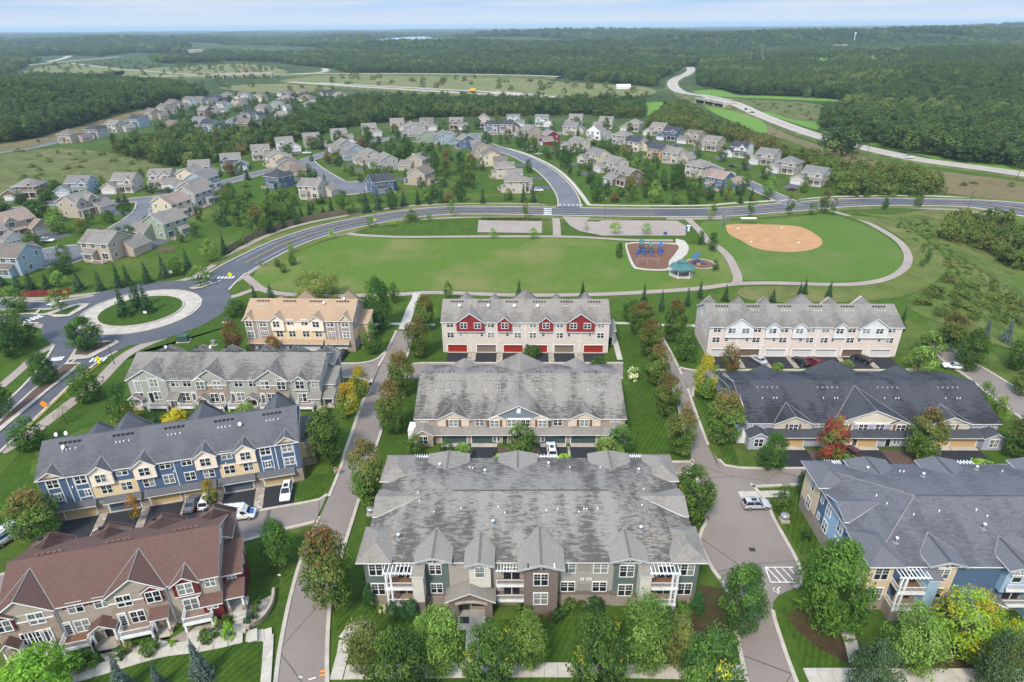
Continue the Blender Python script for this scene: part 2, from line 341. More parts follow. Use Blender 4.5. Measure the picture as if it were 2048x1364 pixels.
# ------------------------------------------------------------------ mesh building
class MB:
    def __init__(s): s.v, s.f, s.m, s.mats = [], [], [], []
    def mi(s, m):
        if m not in s.mats: s.mats.append(m)
        return s.mats.index(m)
    def face(s, pts, m):
        b = len(s.v); s.v += [tuple(p) for p in pts]; s.f.append(tuple(range(b, b + len(pts)))); s.m.append(s.mi(m))
    def poly(s, V, F, m):
        b = len(s.v); s.v += [tuple(p) for p in V]; i = s.mi(m)
        for f in F: s.f.append(tuple(b + q for q in f)); s.m.append(i)
    def box(s, x0, x1, y0, y1, z0, z1, m):
        V = [(x0, y0, z0), (x1, y0, z0), (x1, y1, z0), (x0, y1, z0), (x0, y0, z1), (x1, y0, z1), (x1, y1, z1), (x0, y1, z1)]
        s.poly(V, [(0, 3, 2, 1), (4, 5, 6, 7), (0, 1, 5, 4), (1, 2, 6, 5), (2, 3, 7, 6), (3, 0, 4, 7)], m)
    def prism(s, P, d, m, m2=None):
        """polygon P (3-D points) swept by vector d"""
        n = len(P); Q = [(p[0] + d[0], p[1] + d[1], p[2] + d[2]) for p in P]; b = len(s.v); s.v += [tuple(p) for p in P] + Q
        i = s.mi(m); j = s.mi(m2 or m)
        s.f.append(tuple(range(b + n - 1, b - 1, -1))); s.m.append(j)
        s.f.append(tuple(range(b + n, b + 2 * n))); s.m.append(i)
        for a in range(n):
            c = (a + 1) % n; s.f.append((b + a, b + c, b + n + c, b + n + a)); s.m.append(j)
    def slab(s, P, t, top, side):
        """roof plane: P seen from above counter-clockwise, thickness t downward"""
        n = len(P); b = len(s.v); s.v += [tuple(p) for p in P] + [(p[0], p[1], p[2] - t) for p in P]
        i, j = s.mi(top), s.mi(side)
        s.f.append(tuple(range(b, b + n))); s.m.append(i)
        s.f.append(tuple(range(b + 2 * n - 1, b + n - 1, -1))); s.m.append(j)
        for a in range(n):
            c = (a + 1) % n; s.f.append((b + a, b + n + a, b + n + c, b + c)); s.m.append(j)
    def tube(s, p, q, r, m, n=8, r2=None):
        p, q = Vector(p), Vector(q); d = (q - p).normalized(); a = d.orthogonal().normalized(); c = d.cross(a); r2 = r if r2 is None else r2
        b = len(s.v); i = s.mi(m)
        for o, rr in ((p, r), (q, r2)):
            for k_ in range(n):
                t = 2 * math.pi * k_ / n; s.v.append(tuple(o + (a * math.cos(t) + c * math.sin(t)) * rr))
        for k_ in range(n):
            k2 = (k_ + 1) % n; s.f.append((b + k_, b + k2, b + n + k2, b + n + k_)); s.m.append(i)
        s.f.append(tuple(range(b + n - 1, b - 1, -1))); s.m.append(i); s.f.append(tuple(range(b + n, b + 2 * n))); s.m.append(i)
    def lathe(s, prof, m, n=16, cx=0, cy=0):
        b = len(s.v); i = s.mi(m)
        for r, z in prof:
            for k_ in range(n):
                t = 2 * math.pi * k_ / n; s.v.append((cx + r * math.cos(t), cy + r * math.sin(t), z))
        for j in range(len(prof) - 1):
            for k_ in range(n):
                k2 = (k_ + 1) % n; s.f.append((b + j * n + k_, b + j * n + k2, b + (j + 1) * n + k2, b + (j + 1) * n + k_)); s.m.append(i)
    def mesh(s, name, smooth=False):
        me = bpy.data.meshes.new(name); me.from_pydata(s.v, [], s.f)
        for m in s.mats: me.materials.append(MAT[m])
        if len(s.mats) > 1: me.polygons.foreach_set('material_index', s.m)
        if smooth: me.polygons.foreach_set('use_smooth', [True] * len(me.polygons))
        me.update(); return me
WHITE = (1, 1, 1, 1)
def obj(name, me, parent=None, color=None, loc=None, rz=0, label=None, kind=None):
    o = bpy.data.objects.new(name, me); COL.objects.link(o)
    if parent is not None: o.parent = parent
    if color is not None: o.color = color
    if loc is not None: o.location = loc
    if rz: o.rotation_euler = (0, 0, rz)
    if label: o['label'] = label
    if kind: o['kind'] = kind
    return o
LABELS = {}
def tag(o, label, cat, group=None):
    o['label'] = label; o['category'] = cat
    if group: o['group'] = group
    LABELS.setdefault(label, []).append(o.name)
def thing(name, label, cat, loc=(0, 0, 0), rz=0, group=None):
    o = bpy.data.objects.new(name, None); COL.objects.link(o); o.empty_display_size = 0.5
    o.location = loc; o.rotation_euler = (0, 0, rz); tag(o, label, cat, group); return o
ORD = 'first second third fourth fifth sixth seventh eighth ninth tenth eleventh twelfth thirteenth fourteenth fifteenth sixteenth seventeenth eighteenth nineteenth twentieth'.split() + ['twenty-first', 'twenty-second', 'twenty-third', 'twenty-fourth', 'twenty-fifth', 'twenty-sixth', 'twenty-seventh', 'twenty-eighth', 'twenty-ninth', 'thirtieth', 'thirty-first', 'thirty-second', 'thirty-third', 'thirty-fourth', 'thirty-fifth', 'thirty-sixth', 'thirty-seventh', 'thirty-eighth', 'thirty-ninth', 'fortieth']
# ------------------------------------------------------------------ ground sheet
def ground():
    ys = [-60.0]
    while ys[-1] < 42000: ys.append(ys[-1] + max(1.6, (ys[-1] + 60) * 0.0155))
    ys = np.array(ys); ss = np.linspace(-1.65, 1.65, 241)
    X = ss[None, :] * (ys[:, None] + 75); Y = np.repeat(ys[:, None], len(ss), 1); Z = T(X, Y)
    V = np.stack([X, Y, Z], -1).reshape(-1, 3); n, m = len(ys), len(ss)
    i = np.arange(n - 1)[:, None] * m + np.arange(m - 1)[None, :]
    F = np.stack([i, i + 1, i + m + 1, i + m], -1).reshape(-1, 4)
    me = bpy.data.meshes.new('ground')
    me.vertices.add(len(V)); me.vertices.foreach_set('co', V.ravel())
    me.loops.add(F.size); me.loops.foreach_set('vertex_index', F.ravel().astype(np.int32))
    me.polygons.add(len(F)); me.polygons.foreach_set('loop_start', np.arange(0, F.size, 4, dtype=np.int32))
    me.polygons.foreach_set('use_smooth', np.ones(len(F), bool))
    me.update(calc_edges=True); me.materials.append(MAT['ground_grass'])
    obj('ground', me, kind='structure')
ground()

LAY = [0]
def lift(base=0.09):
    LAY[0] += 1; return base + 0.0016 * LAY[0]
LAWN = [0]
def low():
    LAWN[0] += 1; return 0.006 + 0.004 * LAWN[0]
def cat(P, closed=False, step=2.5):
    """smooth curve through points (Catmull-Rom), resampled"""
    P = [np.array(p[:2], float) for p in P]; n = len(P); out = []
    for i in range(n if closed else n - 1):
        p0 = P[(i - 1) % n] if closed or i > 0 else 2 * P[0] - P[1]
        p1, p2 = P[i], P[(i + 1) % n]
        p3 = P[(i + 2) % n] if closed or i + 2 < n else 2 * P[-1] - P[-2]
        k = max(1, int(np.linalg.norm(p2 - p1) / step))
        for j in range(k):
            t = j / k
            out.append(0.5 * ((2 * p1) + (p2 - p0) * t + (2 * p0 - 5 * p1 + 4 * p2 - p3) * t * t + (3 * p1 - p0 - 3 * p2 + p3) * t ** 3))
    if not closed: out.append(P[-1])
    return np.array(out)
def px(L): return [at(x, y) for x, y in L]
def normals(C, closed=False):
    if closed: d = np.roll(C, -1, 0) - np.roll(C, 1, 0)
    else: d = np.gradient(C, axis=0)
    d /= np.linalg.norm(d, axis=1)[:, None] + 1e-9
    return np.stack([-d[:, 1], d[:, 0]], 1)
def strip(name, C, w0, w1, mat, z, closed=False, kind='structure', parent=None, step_up=0.0, color=None):
    """a sheet along C from offset w0 to w1 (left positive), draped on the terrain"""
    N = normals(C, closed); A = C + N * w0; B = C + N * w1
    n = len(C); K = max(2, int(abs(w1 - w0) / 4) + 2)
    rows = [A + (B - A) * t for t in np.linspace(0, 1, K)]
    V = []
    for r in rows:
        zz = T(r[:, 0], r[:, 1]) + z; V += [(p[0], p[1], q) for p, q in zip(r, zz)]
    F = []
    for a in range(K - 1):
        for i in range(n if closed else n - 1):
            j = (i + 1) % n; F.append((a * n + i, (a + 1) * n + i, (a + 1) * n + j, a * n + j))
    m = MB(); m.mi(mat); m.v = V; m.f = [f[::-1] for f in F] if w1 > w0 else F; m.m = [0] * len(F)
    return obj(name, m.mesh(name), parent, kind=kind if parent is None else None)
def kerb(name, C, off, skip=None, w=0.32, h=0.27, closed=False, mat='kerb_concrete'):
    N = normals(C, closed); A = C + N * (off - w / 2); B = C + N * (off + w / 2); m = MB(); n = len(C)
    zA = T(A[:, 0], A[:, 1]); zB = T(B[:, 0], B[:, 1])
    for i in range(n if closed else n - 1):
        j = (i + 1) % n
        if skip is not None and (skip(*(C[i] + N[i] * off)) or skip(*(C[j] + N[j] * off))): continue
        a, b, c, d = A[i], A[j], B[j], B[i]
        V = [(a[0], a[1], zA[i] - .05), (b[0], b[1], zA[j] - .05), (c[0], c[1], zB[j] - .05), (d[0], d[1], zB[i] - .05)]
        V += [(p[0], p[1], p[2] + .05 + h) for p in V]
        m.poly(V, [(4, 7, 6, 5)] if w > 0 else [], mat); m.poly(V, [(0, 1, 5, 4), (2, 3, 7, 6)], mat)
    if m.f: return obj(name, m.mesh(name), kind='structure')
def area(name, P, mat, z=None, smooth=False, kind='structure', step=2.5, dense=0):
    """filled outline on the ground"""
    C = cat(P, True, step) if smooth else np.array([p[:2] for p in P], float)
    bm = bmesh.new(); z = lift() if z is None else z
    vs = [bm.verts.new((p[0], p[1], 0)) for p in C]; f = bm.faces.new(vs); f.normal_update()
    if f.normal.z < 0 or f.calc_area() and sum(C[i][0] * C[(i + 1) % len(C)][1] - C[(i + 1) % len(C)][0] * C[i][1] for i in range(len(C))) < 0: f.normal_flip()
    f.normal_update()
    bmesh.ops.triangulate(bm, faces=bm.faces[:])
    for _ in range(dense): bmesh.ops.subdivide_edges(bm, edges=bm.edges[:], cuts=1, use_grid_fill=True)
    for f in bm.faces:
        f.normal_update()
        if f.normal.z < 0: f.normal_flip()
    for v in bm.verts: v.co.z = Tz(v.co.x, v.co.y) + z
    me = bpy.data.meshes.new(name); bm.to_mesh(me); bm.free(); me.materials.append(MAT[mat])
    return obj(name, me, kind=kind)

ROADS = []   # (curve, half width): where kerbs of other roads must break
def near_road(x, y, but=None, slack=-0.4):
    for i, (C, hw) in enumerate(ROADS):
        if i == but: continue
        if np.min(np.hypot(C[:, 0] - x, C[:, 1] - y)) < hw + slack: return True
    return False
def road(name, P, w, mat, kerbs=True, smooth=True, z=None):
    C = cat(P, False, 2.0) if smooth else np.array([p[:2] for p in P], float)
    ROADS.append((C, w / 2)); i = len(ROADS) - 1
    strip(name, C, w / 2, -w / 2, mat, lift() if z is None else z)
    return C, i
PEND = []
# --- collector road and its roundabout
COLL = cat(px([(455, 548), (478, 533.4), (517, 513), (575, 485.5), (653, 459.5), (738, 441), (816, 428.5), (894, 421.7), (972, 420.7), (1051, 421.7), (1206, 424.6), (1333, 425.6), (1440, 424.6), (1517, 419.5), (1580, 414.5), (1673, 407), (1732, 404.5), (1800, 404), (1929, 406.5), (2048, 419), (2140, 432)]), False, 2.0)
ROADS.append((COLL, 6.6)); strip('collector_road', COLL, 6.6, -6.6, 'collector_asphalt', lift()); PEND.append((COLL, 6.6, 0))
RBC = at(283, 622); RBC = np.array([RBC.x, RBC.y])
def circle(c, r, n=72, sx=1.0): return np.array([(c[0] + r * sx * math.cos(2 * math.pi * i / n), c[1] + r * math.sin(2 * math.pi * i / n)) for i in range(n)])
_e = at(392, 622); RI = np.linalg.norm(np.array([_e.x, _e.y]) - RBC)
_e = at(360, 620); RG = np.linalg.norm(np.array([_e.x, _e.y]) - RBC)
RO = RI + 8.5
CC = circle(RBC, (RI + RO) / 2)
strip('roundabout_road', CC, (RO - RI) / 2, -(RO - RI) / 2, 'collector_asphalt', lift(), closed=True)
ROADS.append((np.vstack([CC, CC]), (RO - RI) / 2))
strip('roundabout_apron', circle(RBC, (RI + RG) / 2), (RI - RG) / 2, -(RI - RG) / 2, 'concrete', lift(0.12), closed=True)
kerb('kerb', circle(RBC, RI), 0, closed=True, w=0.4, h=0.3)
kerb('kerb', circle(RBC, RG + .2), 0, closed=True, w=0.4, h=0.38)
area('roundabout_lawn', [tuple(p) for p in circle(RBC, RG + .1)], 'lawn_mown', 0.3)
# --- roads leaving the roundabout (south-west boulevard, west road, north-east approach)
for nm, P, w in [('boulevard_road', [(215, 700), (175, 722), (120, 765), (60, 820), (0, 875), (-60, 930)], 6.2),
                 ('boulevard_road', [(150, 655), (133, 690), (112, 725), (70, 775), (10, 830), (-60, 890)], 5.4),
                 ('west_road', [(190, 598), (140, 607), (90, 612), (30, 611), (-60, 612)], 5.6),
                 ('west_road', [(140, 645), (95, 640), (60, 637), (20, 636), (-60, 640)], 5.2),
                 ('collector_road', [(330, 583), (375, 578), (412, 566), (445, 551), (480, 532)], 5.6),
                 ('collector_road', [(402, 625), (425, 598), (447, 572), (470, 551), (500, 527)], 5.6)]:
    C, i = road(nm, px(P), w, 'collector_asphalt'); PEND.append((C, w / 2, i))
area('road_throat', px([(360, 640), (395, 600), (420, 590), (400, 560), (350, 578)]), 'collector_asphalt')
area('road_throat', px([(225, 580), (180, 590), (130, 640), (150, 668), (200, 650), (210, 610)]), 'collector_asphalt')
area('road_throat', px([(150, 655), (165, 690), (215, 712), (262, 690), (230, 655), (190, 648)]), 'collector_asphalt')
for nm, P, mt, hh in [('splitter_island', [(378, 577), (420, 563), (428, 567), (405, 577), (385, 580)], 'concrete', .14),
                  ('splitter_island', [(385, 576), (418, 566), (422, 568), (402, 575)], 'verge_grass', .18),
                  ('splitter_island', [(88, 629), (160, 607), (180, 609), (172, 616), (140, 634), (110, 636)], 'concrete', .14),
                  ('splitter_island', [(103, 630), (155, 612), (163, 613), (135, 631)], 'lawn_mown', .18),
                  ('splitter_island', [(0, 622), (85, 618), (75, 629), (0, 633)], 'concrete', .14),
                  ('splitter_island', [(0, 624), (78, 620), (70, 627), (0, 630)], 'lawn_mown', .18),
                  ('splitter_island', [(155, 688), (170, 684), (235, 682), (240, 686), (180, 718), (140, 722)], 'concrete', .14),
                  ('splitter_island', [(150, 711), (160, 690), (230, 685), (175, 712)], 'mulch', .18),
                  ('median', [(132, 727), (163, 727), (150, 742), (95, 785), (0, 866), (-60, 918), (-60, 895), (0, 842), (60, 785)], 'concrete', .14),
                  ('median', [(128, 731), (157, 729), (90, 783), (0, 855), (-60, 908), (-60, 898), (0, 847), (60, 790)], 'mulch', .18)]:
    area(nm, px(P), mt, hh + .17)
# --- residential streets
STREETS = [([(1138, 415), (1138, 404), (1133, 389), (1121, 371), (1103.5, 352), (1081, 335), (1050, 317), (1031, 309), (1002, 299.6), (975, 290), (955, 281), (943, 271)], 10.0),
           ([(880, 267), (943, 269), (1000, 267.5), (1080, 265.5), (1160, 268), (1225, 274), (1284, 284.5), (1333, 299), (1388, 320), (1440, 342), (1501, 370), (1537, 387), (1568, 401), (1590, 411)], 9.0),
           ([(880, 267), (800, 274), (741, 286), (709, 295), (661, 306), (624, 317), (600, 326), (560, 337), (520, 346), (489, 355), (454, 364), (429, 369.5), (380, 381), (351, 390), (293, 398), (254, 402), (220, 406), (127, 412), (39, 419), (-40, 424)], 9.0),
           ([(612, 322), (622, 332), (640, 345), (660, 357), (680, 368), (700, 376)], 9.0),
           ([(295, 398), (290, 420), (264, 441.6), (224.6, 465), (185.5, 488), (146, 506), (115, 515)], 9.0),
           ([(430, 268), (456, 250), (470, 238), (500, 228), (540, 222)], 8.0),
           ([(-60, 312), (0, 304), (58, 296), (117, 283), (160, 270), (220, 250), (283, 229), (310, 222), (360, 208)], 9.0)]
for P, w in STREETS:
    C, i = road('street', px(P), w, 'street_asphalt'); PEND.append((C, w / 2, i))
def disc(c, r): return [tuple(p) for p in circle(np.array([c.x, c.y]), r, 40)]
area('street', disc(at(700, 376), 15), 'street_asphalt'); ROADS.append((np.array([[at(700, 376).x, at(700, 376).y]]), 15))
area('street', disc(at(112, 513), 13), 'street_asphalt'); ROADS.append((np.array([[at(112, 513).x, at(112, 513).y]]), 13))
kerb('kerb', circle(np.array(at(700, 376)[:2]), 15.2), 0, lambda x, y: near_road(x, y, len(ROADS) - 2), w=.6, closed=True)
kerb('kerb', circle(np.array(at(112, 513)[:2]), 13.2), 0, lambda x, y: near_road(x, y, len(ROADS) - 1), w=.6, closed=True)
# --- private lanes between the town houses: outlines walked along their kerbs
LANE = [  # name, left edge, right edge
    ('lane', [(548, 1400), (560, 1300), (580, 1200), (606, 1110), (640, 1035), (664, 980), (692, 900), (728, 800), (748, 752), (775, 700), (793, 662)],
             [(655, 1400), (655, 1290), (662, 1200), (684, 1110), (712, 1020), (733, 950), (757, 880), (783, 800), (805, 740), (822, 690), (829, 663)]),
    ('lane', [(1606, 1400), (1565, 1290), (1546, 1205), (1600, 1170), (1600, 1140), (1587, 1110), (1548, 1040), (1531, 1003), (1490, 960), (1448, 948), (1420, 900), (1393, 830), (1370, 765), (1345, 712), (1325, 676)],
             [(1500, 1400), (1478, 1295), (1455, 1185), (1425, 1140), (1398, 1080), (1410, 1050), (1408, 1015), (1378, 900), (1352, 800), (1330, 730), (1308, 676)][::1])]
for nm, A, B in LANE:
    a, b = cat(px(A), False, 1.5), cat(px(B), False, 1.5)
    area(nm, [tuple(p) for p in a] + [tuple(p) for p in b[::-1]], 'lane_pavement')
    n = 60
    ia = a[np.linspace(0, len(a) - 1, n).astype(int)]; ib = b[np.linspace(0, len(b) - 1, n).astype(int)]
    for p, q in zip(ia, ib): ROADS.append((np.array([(p + q) / 2]), np.linalg.norm(p - q) / 2 - .3))
    PEND.append((a, 0, None)); PEND.append((b, 0, None))
COURT = [('court', [(630, 1045), (560, 1062), (480, 1085), (330, 1120), (160, 1165), (0, 1205), (-60, 1220)], [(655, 990), (640, 1000), (590, 1010), (511, 1024), (420, 1045), (300, 1075), (160, 1110), (50, 1140), (-60, 1165)]),
         ('court', [(728, 800), (742, 772), (720, 758), (660, 756), (560, 757), (430, 758), (300, 762)], [(775, 700), (752, 720), (720, 727), (680, 728), (560, 728), (430, 730), (300, 733)]),
         ('court', [(808, 738), (830, 728), (900, 727), (1000, 727), (1100, 727), (1236, 727), (1246, 727)], [(790, 790), (805, 762), (840, 757), (900, 757), (1000, 757), (1100, 757), (1246, 757)][::1]),
         ('court', [(1356, 735), (1390, 742), (1440, 741), (1500, 741), (1600, 741), (1700, 741), (1795, 741), (1850, 738)], [(1385, 795), (1392, 772), (1440, 768), (1500, 767), (1600, 767), (1700, 767), (1795, 767), (1850, 764)]),
         ('court', [(1425, 905), (1450, 932), (1480, 937), (1560, 938), (1700, 937), (1900, 934), (2100, 930)], [(1470, 1005), (1468, 985), (1490, 976), (1560, 972), (1600, 970), (1700, 966), (1900, 962), (2100, 958)]),
         ('court', [(840, 925), (900, 925), (1300, 925), (1385, 925)], [(840, 948), (900, 948), (1300, 948), (1400, 948)]),
         ('court', [(1862, 690), (1880, 718), (1930, 752), (1990, 800), (2060, 850)], [(1902, 690), (1920, 712), (1975, 742), (2030, 775), (2080, 800)])]
CS = []
for nm, A, B in COURT:
    a, b = cat(px(A), False, 1.5), cat(px(B), False, 1.5)
    area(nm, [tuple(p) for p in a] + [tuple(p) for p in b[::-1]], 'lane_pavement')
    ia = a[np.linspace(0, len(a) - 1, 40).astype(int)]; ib = b[np.linspace(0, len(b) - 1, 40).astype(int)]
    for p, q in zip(ia, ib): ROADS.append((np.array([(p + q) / 2]), min(3.2, np.linalg.norm(p - q) / 2 - .3)))
    PEND.append((a, 0, None)); PEND.append((b, 0, None))
for C, hw, i in PEND:
    for sgn in ((1, -1) if hw else (0,)):
        kerb('kerb', C, sgn * (hw + 0.2), (lambda x, y, i=i: near_road(x, y, i, -0.5)) if i is not None else (lambda x, y: near_road(x, y, None, -0.9)), w=0.55 if i is None else 0.6)
# --- walks and trails
WALK = [([(0, 597), (97, 597), (200, 586), (300, 572), (380, 556), (446, 518.8), (497, 488.5), (556, 463), (614, 446.5), (673, 434.8), (719, 426.6), (797, 414), (875, 409), (972, 407.4), (1060, 408), (1092, 410)], 2.6, 'path_asphalt'),
        ([(1176, 410), (1274, 411.3), (1400, 411), (1458, 407), (1537, 402), (1556, 400)], 2.2, 'walk_concrete'),
        ([(1600, 399), (1673, 393.4), (1800, 391.4), (1900, 393.5), (2048, 408), (2120, 417)], 2.2, 'walk_concrete'),
        ([(1178, 410), (1160, 385), (1140, 361), (1116, 340), (1085, 322), (1050, 307), (1020, 298), (985, 292)], 2.0, 'walk_concrete'),
        ([(1586, 405), (1543, 382), (1500, 362), (1450, 340), (1388, 313), (1333, 292), (1284, 279)], 1.8, 'walk_concrete'),
        ([(0, 905), (60, 868), (130, 815), (190, 770), (245, 715), (285, 692), (330, 673), (380, 650), (430, 610), (452, 575), (477, 558), (517, 532.4), (575, 507), (634, 482.6), (692, 466), (751, 450), (797, 443), (855, 437.5), (953, 433.6), (1060, 433.4), (1176, 437.3), (1274, 436.9), (1400, 437.3), (1478, 435.4), (1556, 429.5), (1634, 422.7), (1712, 416.8), (1800, 414.5), (1900, 419), (2048, 434)], 3.0, 'path_asphalt'),
        ([(692, 466), (714, 469.5), (760, 472.5), (817, 474), (953, 473), (1124, 473.3), (1200, 476.5), (1261, 480), (1346, 481)], 2.6, 'path_asphalt'),
        ([(1111, 433), (1113, 450), (1114, 473)], 3.2, 'path_asphalt'),
        ([(490, 552), (503, 563), (520, 576), (540, 584), (581, 589), (640, 592), (714, 591), (810, 588), (871, 585), (1022, 590), (1124, 590), (1227, 587.5), (1348, 581), (1416, 575), (1464, 568.5), (1539, 566), (1656, 569), (1724, 567), (1779, 556), (1809, 536), (1816, 512), (1799, 484), (1758, 457), (1717, 438), (1660, 421)], 2.8, 'path_asphalt'),
        ([(455, 596), (478, 590), (505, 580), (530, 580)], 2.4, 'path_asphalt'),
        ([(806, 659), (815, 635), (824, 612), (832, 597), (834, 586)], 2.6, 'walk_concrete'),
        ([(1470, 568), (1476, 557), (1466, 530), (1455, 512), (1437, 495), (1415, 482), (1399, 461), (1375, 437)], 3.0, 'path_asphalt'),
        ([(0, 775), (35, 745), (80, 705), (110, 690), (118, 668), (95, 655), (50, 648), (0, 655)], 2.4, 'path_asphalt'),
        ([(0, 325), (78, 314.5), (146, 313.6), (180, 309), (215, 305.7)], 2.6, 'path_asphalt'),
        ([(690, 655), (740, 650), (790, 648), (870, 650)], 1.5, 'walk_concrete'), ([(1215, 646), (1260, 647), (1310, 650), (1390, 652)], 1.5, 'walk_concrete'),
        ([(1222, 655), (1232, 690), (1240, 720)], 1.4, 'walk_concrete')]
for P, w, mt in WALK:
    strip('path' if mt == 'path_asphalt' else 'sidewalk', cat(px(P), False, 2.0), w / 2, -w / 2, mt, lift(0.0))
# --- slab sidewalks close to the camera: every slab is a part of its walk
SLABME = {}
def slabwalk(P, w, n=None, ln=1.7, group=None):
    C = cat(px(P), False, 0.4); L = np.concatenate([[0], np.cumsum(np.linalg.norm(np.diff(C, axis=0), axis=1))])
    k = int(L[-1] / ln); o = C[0]; root = bpy.data.objects.new('sidewalk', None); COL.objects.link(root); root['kind'] = 'structure'
    root.location = (o[0], o[1], Tz(*o))
    for i in range(k):
        s = (i + .5) * L[-1] / k; x = np.interp(s, L, C[:, 0]); y = np.interp(s, L, C[:, 1])
        x2 = np.interp(s + .3, L, C[:, 0]); y2 = np.interp(s + .3, L, C[:, 1])
        key = (round(w, 2), round(L[-1] / k, 2))
        if key not in SLABME:
            m = MB(); a, b = key[1] / 2 - .02, w / 2
            m.box(-a, a, -b, b, -.1, .03, 'walk_concrete'); SLABME[key] = m.mesh('paving_slab')
        q = obj('paving_slab', SLABME[key], root, loc=(x - o[0], y - o[1], Tz(x, y) - root.location.z + 0.10 + rnd.uniform(0, .006)), rz=math.atan2(y2 - y, x2 - x))
slabwalk([(545, 1270), (460, 1280), (400, 1292), (330, 1302), (270, 1318), (180, 1345), (60, 1375), (-40, 1400)], 2.0)
slabwalk([(533, 1272), (530, 1320), (524, 1400)], 1.9)
slabwalk([(690, 1345), (850, 1343), (1000, 1341), (1180, 1341), (1340, 1344), (1490, 1346)], 2.1)
slabwalk([(1612, 1352), (1700, 1352), (1800, 1353), (1950, 1353), (2100, 1353)], 2.1)
slabwalk([(672, 1360), (685, 1310), (692, 1275), (706, 1258), (735, 1250)], 1.6)
slabwalk([(946, 1250), (944, 1295), (942, 1332)], 1.8)
slabwalk([(1680, 1230), (1690, 1258), (1702, 1288), (1712, 1330)], 1.7)
slabwalk([(1478, 990), (1530, 989), (1580, 988)], 1.7)
# --- lawns laid as sheets of their own
area('park_lawn', px([(505, 556), (530, 527), (590, 505), (650, 483), (700, 470), (760, 476), (850, 478), (1000, 477), (1150, 477), (1260, 484), (1330, 486), (1400, 490), (1440, 500), (1455, 520), (1465, 545), (1462, 562), (1380, 575), (1227, 583), (1124, 585), (1022, 585), (871, 580), (800, 583), (700, 586), (600, 585), (545, 578), (515, 565)]), 'park_lawn', low(), True)
area('ball_lawn', px([(1405, 445), (1500, 440), (1580, 435), (1650, 428), (1700, 440), (1750, 460), (1790, 488), (1806, 513), (1798, 535), (1772, 552), (1720, 562), (1640, 564), (1530, 561), (1482, 558), (1470, 530), (1455, 505), (1420, 475)]), 'ball_lawn', low(), True)
area('meadow', px([(1690, 424), (1780, 430), (1860, 420), (1960, 432), (2120, 470), (2120, 700), (1990, 690), (1900, 655), (1830, 625), (1810, 600), (1850, 580), (1896, 550), (1900, 520), (1855, 478), (1785, 440)]), 'rough_grass', .10, True, dense=4)
area('slope_lawn', px([(1690, 432), (1780, 440), (1850, 480), (1890, 520), (1885, 550), (1840, 580), (1780, 597), (1660, 605), (1500, 600), (1490, 575), (1656, 573), (1730, 571), (1790, 556), (1824, 530), (1822, 505), (1800, 475), (1750, 448)]), 'verge_grass', 0.075, True, dense=2)
for P in ([(250, 720), (330, 680), (400, 640), (450, 600), (470, 602), (500, 640), (480, 700), (400, 700), (270, 706)], [(0, 950), (60, 885), (150, 808), (240, 740), (250, 720), (240, 800), (200, 850), (80, 890), (70, 960), (75, 1040), (0, 1060)],
          [(615, 950), (640, 915), (680, 900), (668, 960), (640, 995), (600, 1005)], [(470, 1075), (560, 1060), (600, 1070), (618, 1090), (590, 1160), (560, 1240), (500, 1255), (470, 1180)],
          [(200, 1345), (330, 1310), (520, 1285), (515, 1400), (100, 1400)], [(880, 655), (890, 720), (835, 728), (830, 700)], [(1222, 660), (1300, 670), (1330, 760), (1372, 900), (1300, 920), (1260, 920), (1260, 760), (1240, 710), (1225, 690)],
          [(800, 760), (835, 760), (810, 910), (760, 1000), (735, 1060), (725, 1000), (762, 890)], [(1330, 690), (1395, 660), (1395, 735), (1365, 735)],
          [(1390, 790), (1440, 775), (1445, 850), (1470, 900), (1480, 930), (1450, 925), (1420, 860)], [(1475, 985), (1600, 975), (1650, 1100), (1600, 1110), (1545, 1010), (1490, 1000)],
          [(1562, 1215), (1640, 1200), (1700, 1250), (1690, 1340), (1612, 1343)], [(665, 1215), (700, 1190), (800, 1240), (1400, 1235), (1450, 1200), (1480, 1330), (690, 1333)],
          [(690, 1352), (1490, 1356), (1500, 1400), (690, 1400)], [(1618, 1360), (2100, 1362), (2100, 1420), (1640, 1420)]):
    area('lawn', px(P), 'lawn_mown', low() + (.03 if P[0][1] > 1300 or P[0][0] < 260 else 0), dense=3)
area('mulch_bed', px([(1570, 1230), (1650, 1215), (1720, 1290), (1700, 1330), (1640, 1300)]), 'leaf_litter', 0.085, True)
area('mulch_bed', px([(1700, 1340), (1760, 1290), (2060, 1280), (2060, 1345)]), 'leaf_litter', low() + .03, True)
area('mulch_bed', px([(1400, 1170), (1455, 1180), (1480, 1310), (1440, 1330), (1385, 1260)]), 'leaf_litter', low() + .03, True)
for a_, b_, w0, w1 in ((.02, .52, 11.5, 6.9), (.57, .77, 11.0, 6.9), (.83, 1, 11.5, 6.9), (.03, .53, -6.9, -11.0), (.58, 1, -6.9, -11)):
    n_ = len(COLL); strip('verge', COLL[int(a_ * n_):int(b_ * n_)], w0, w1, 'verge_grass', low())
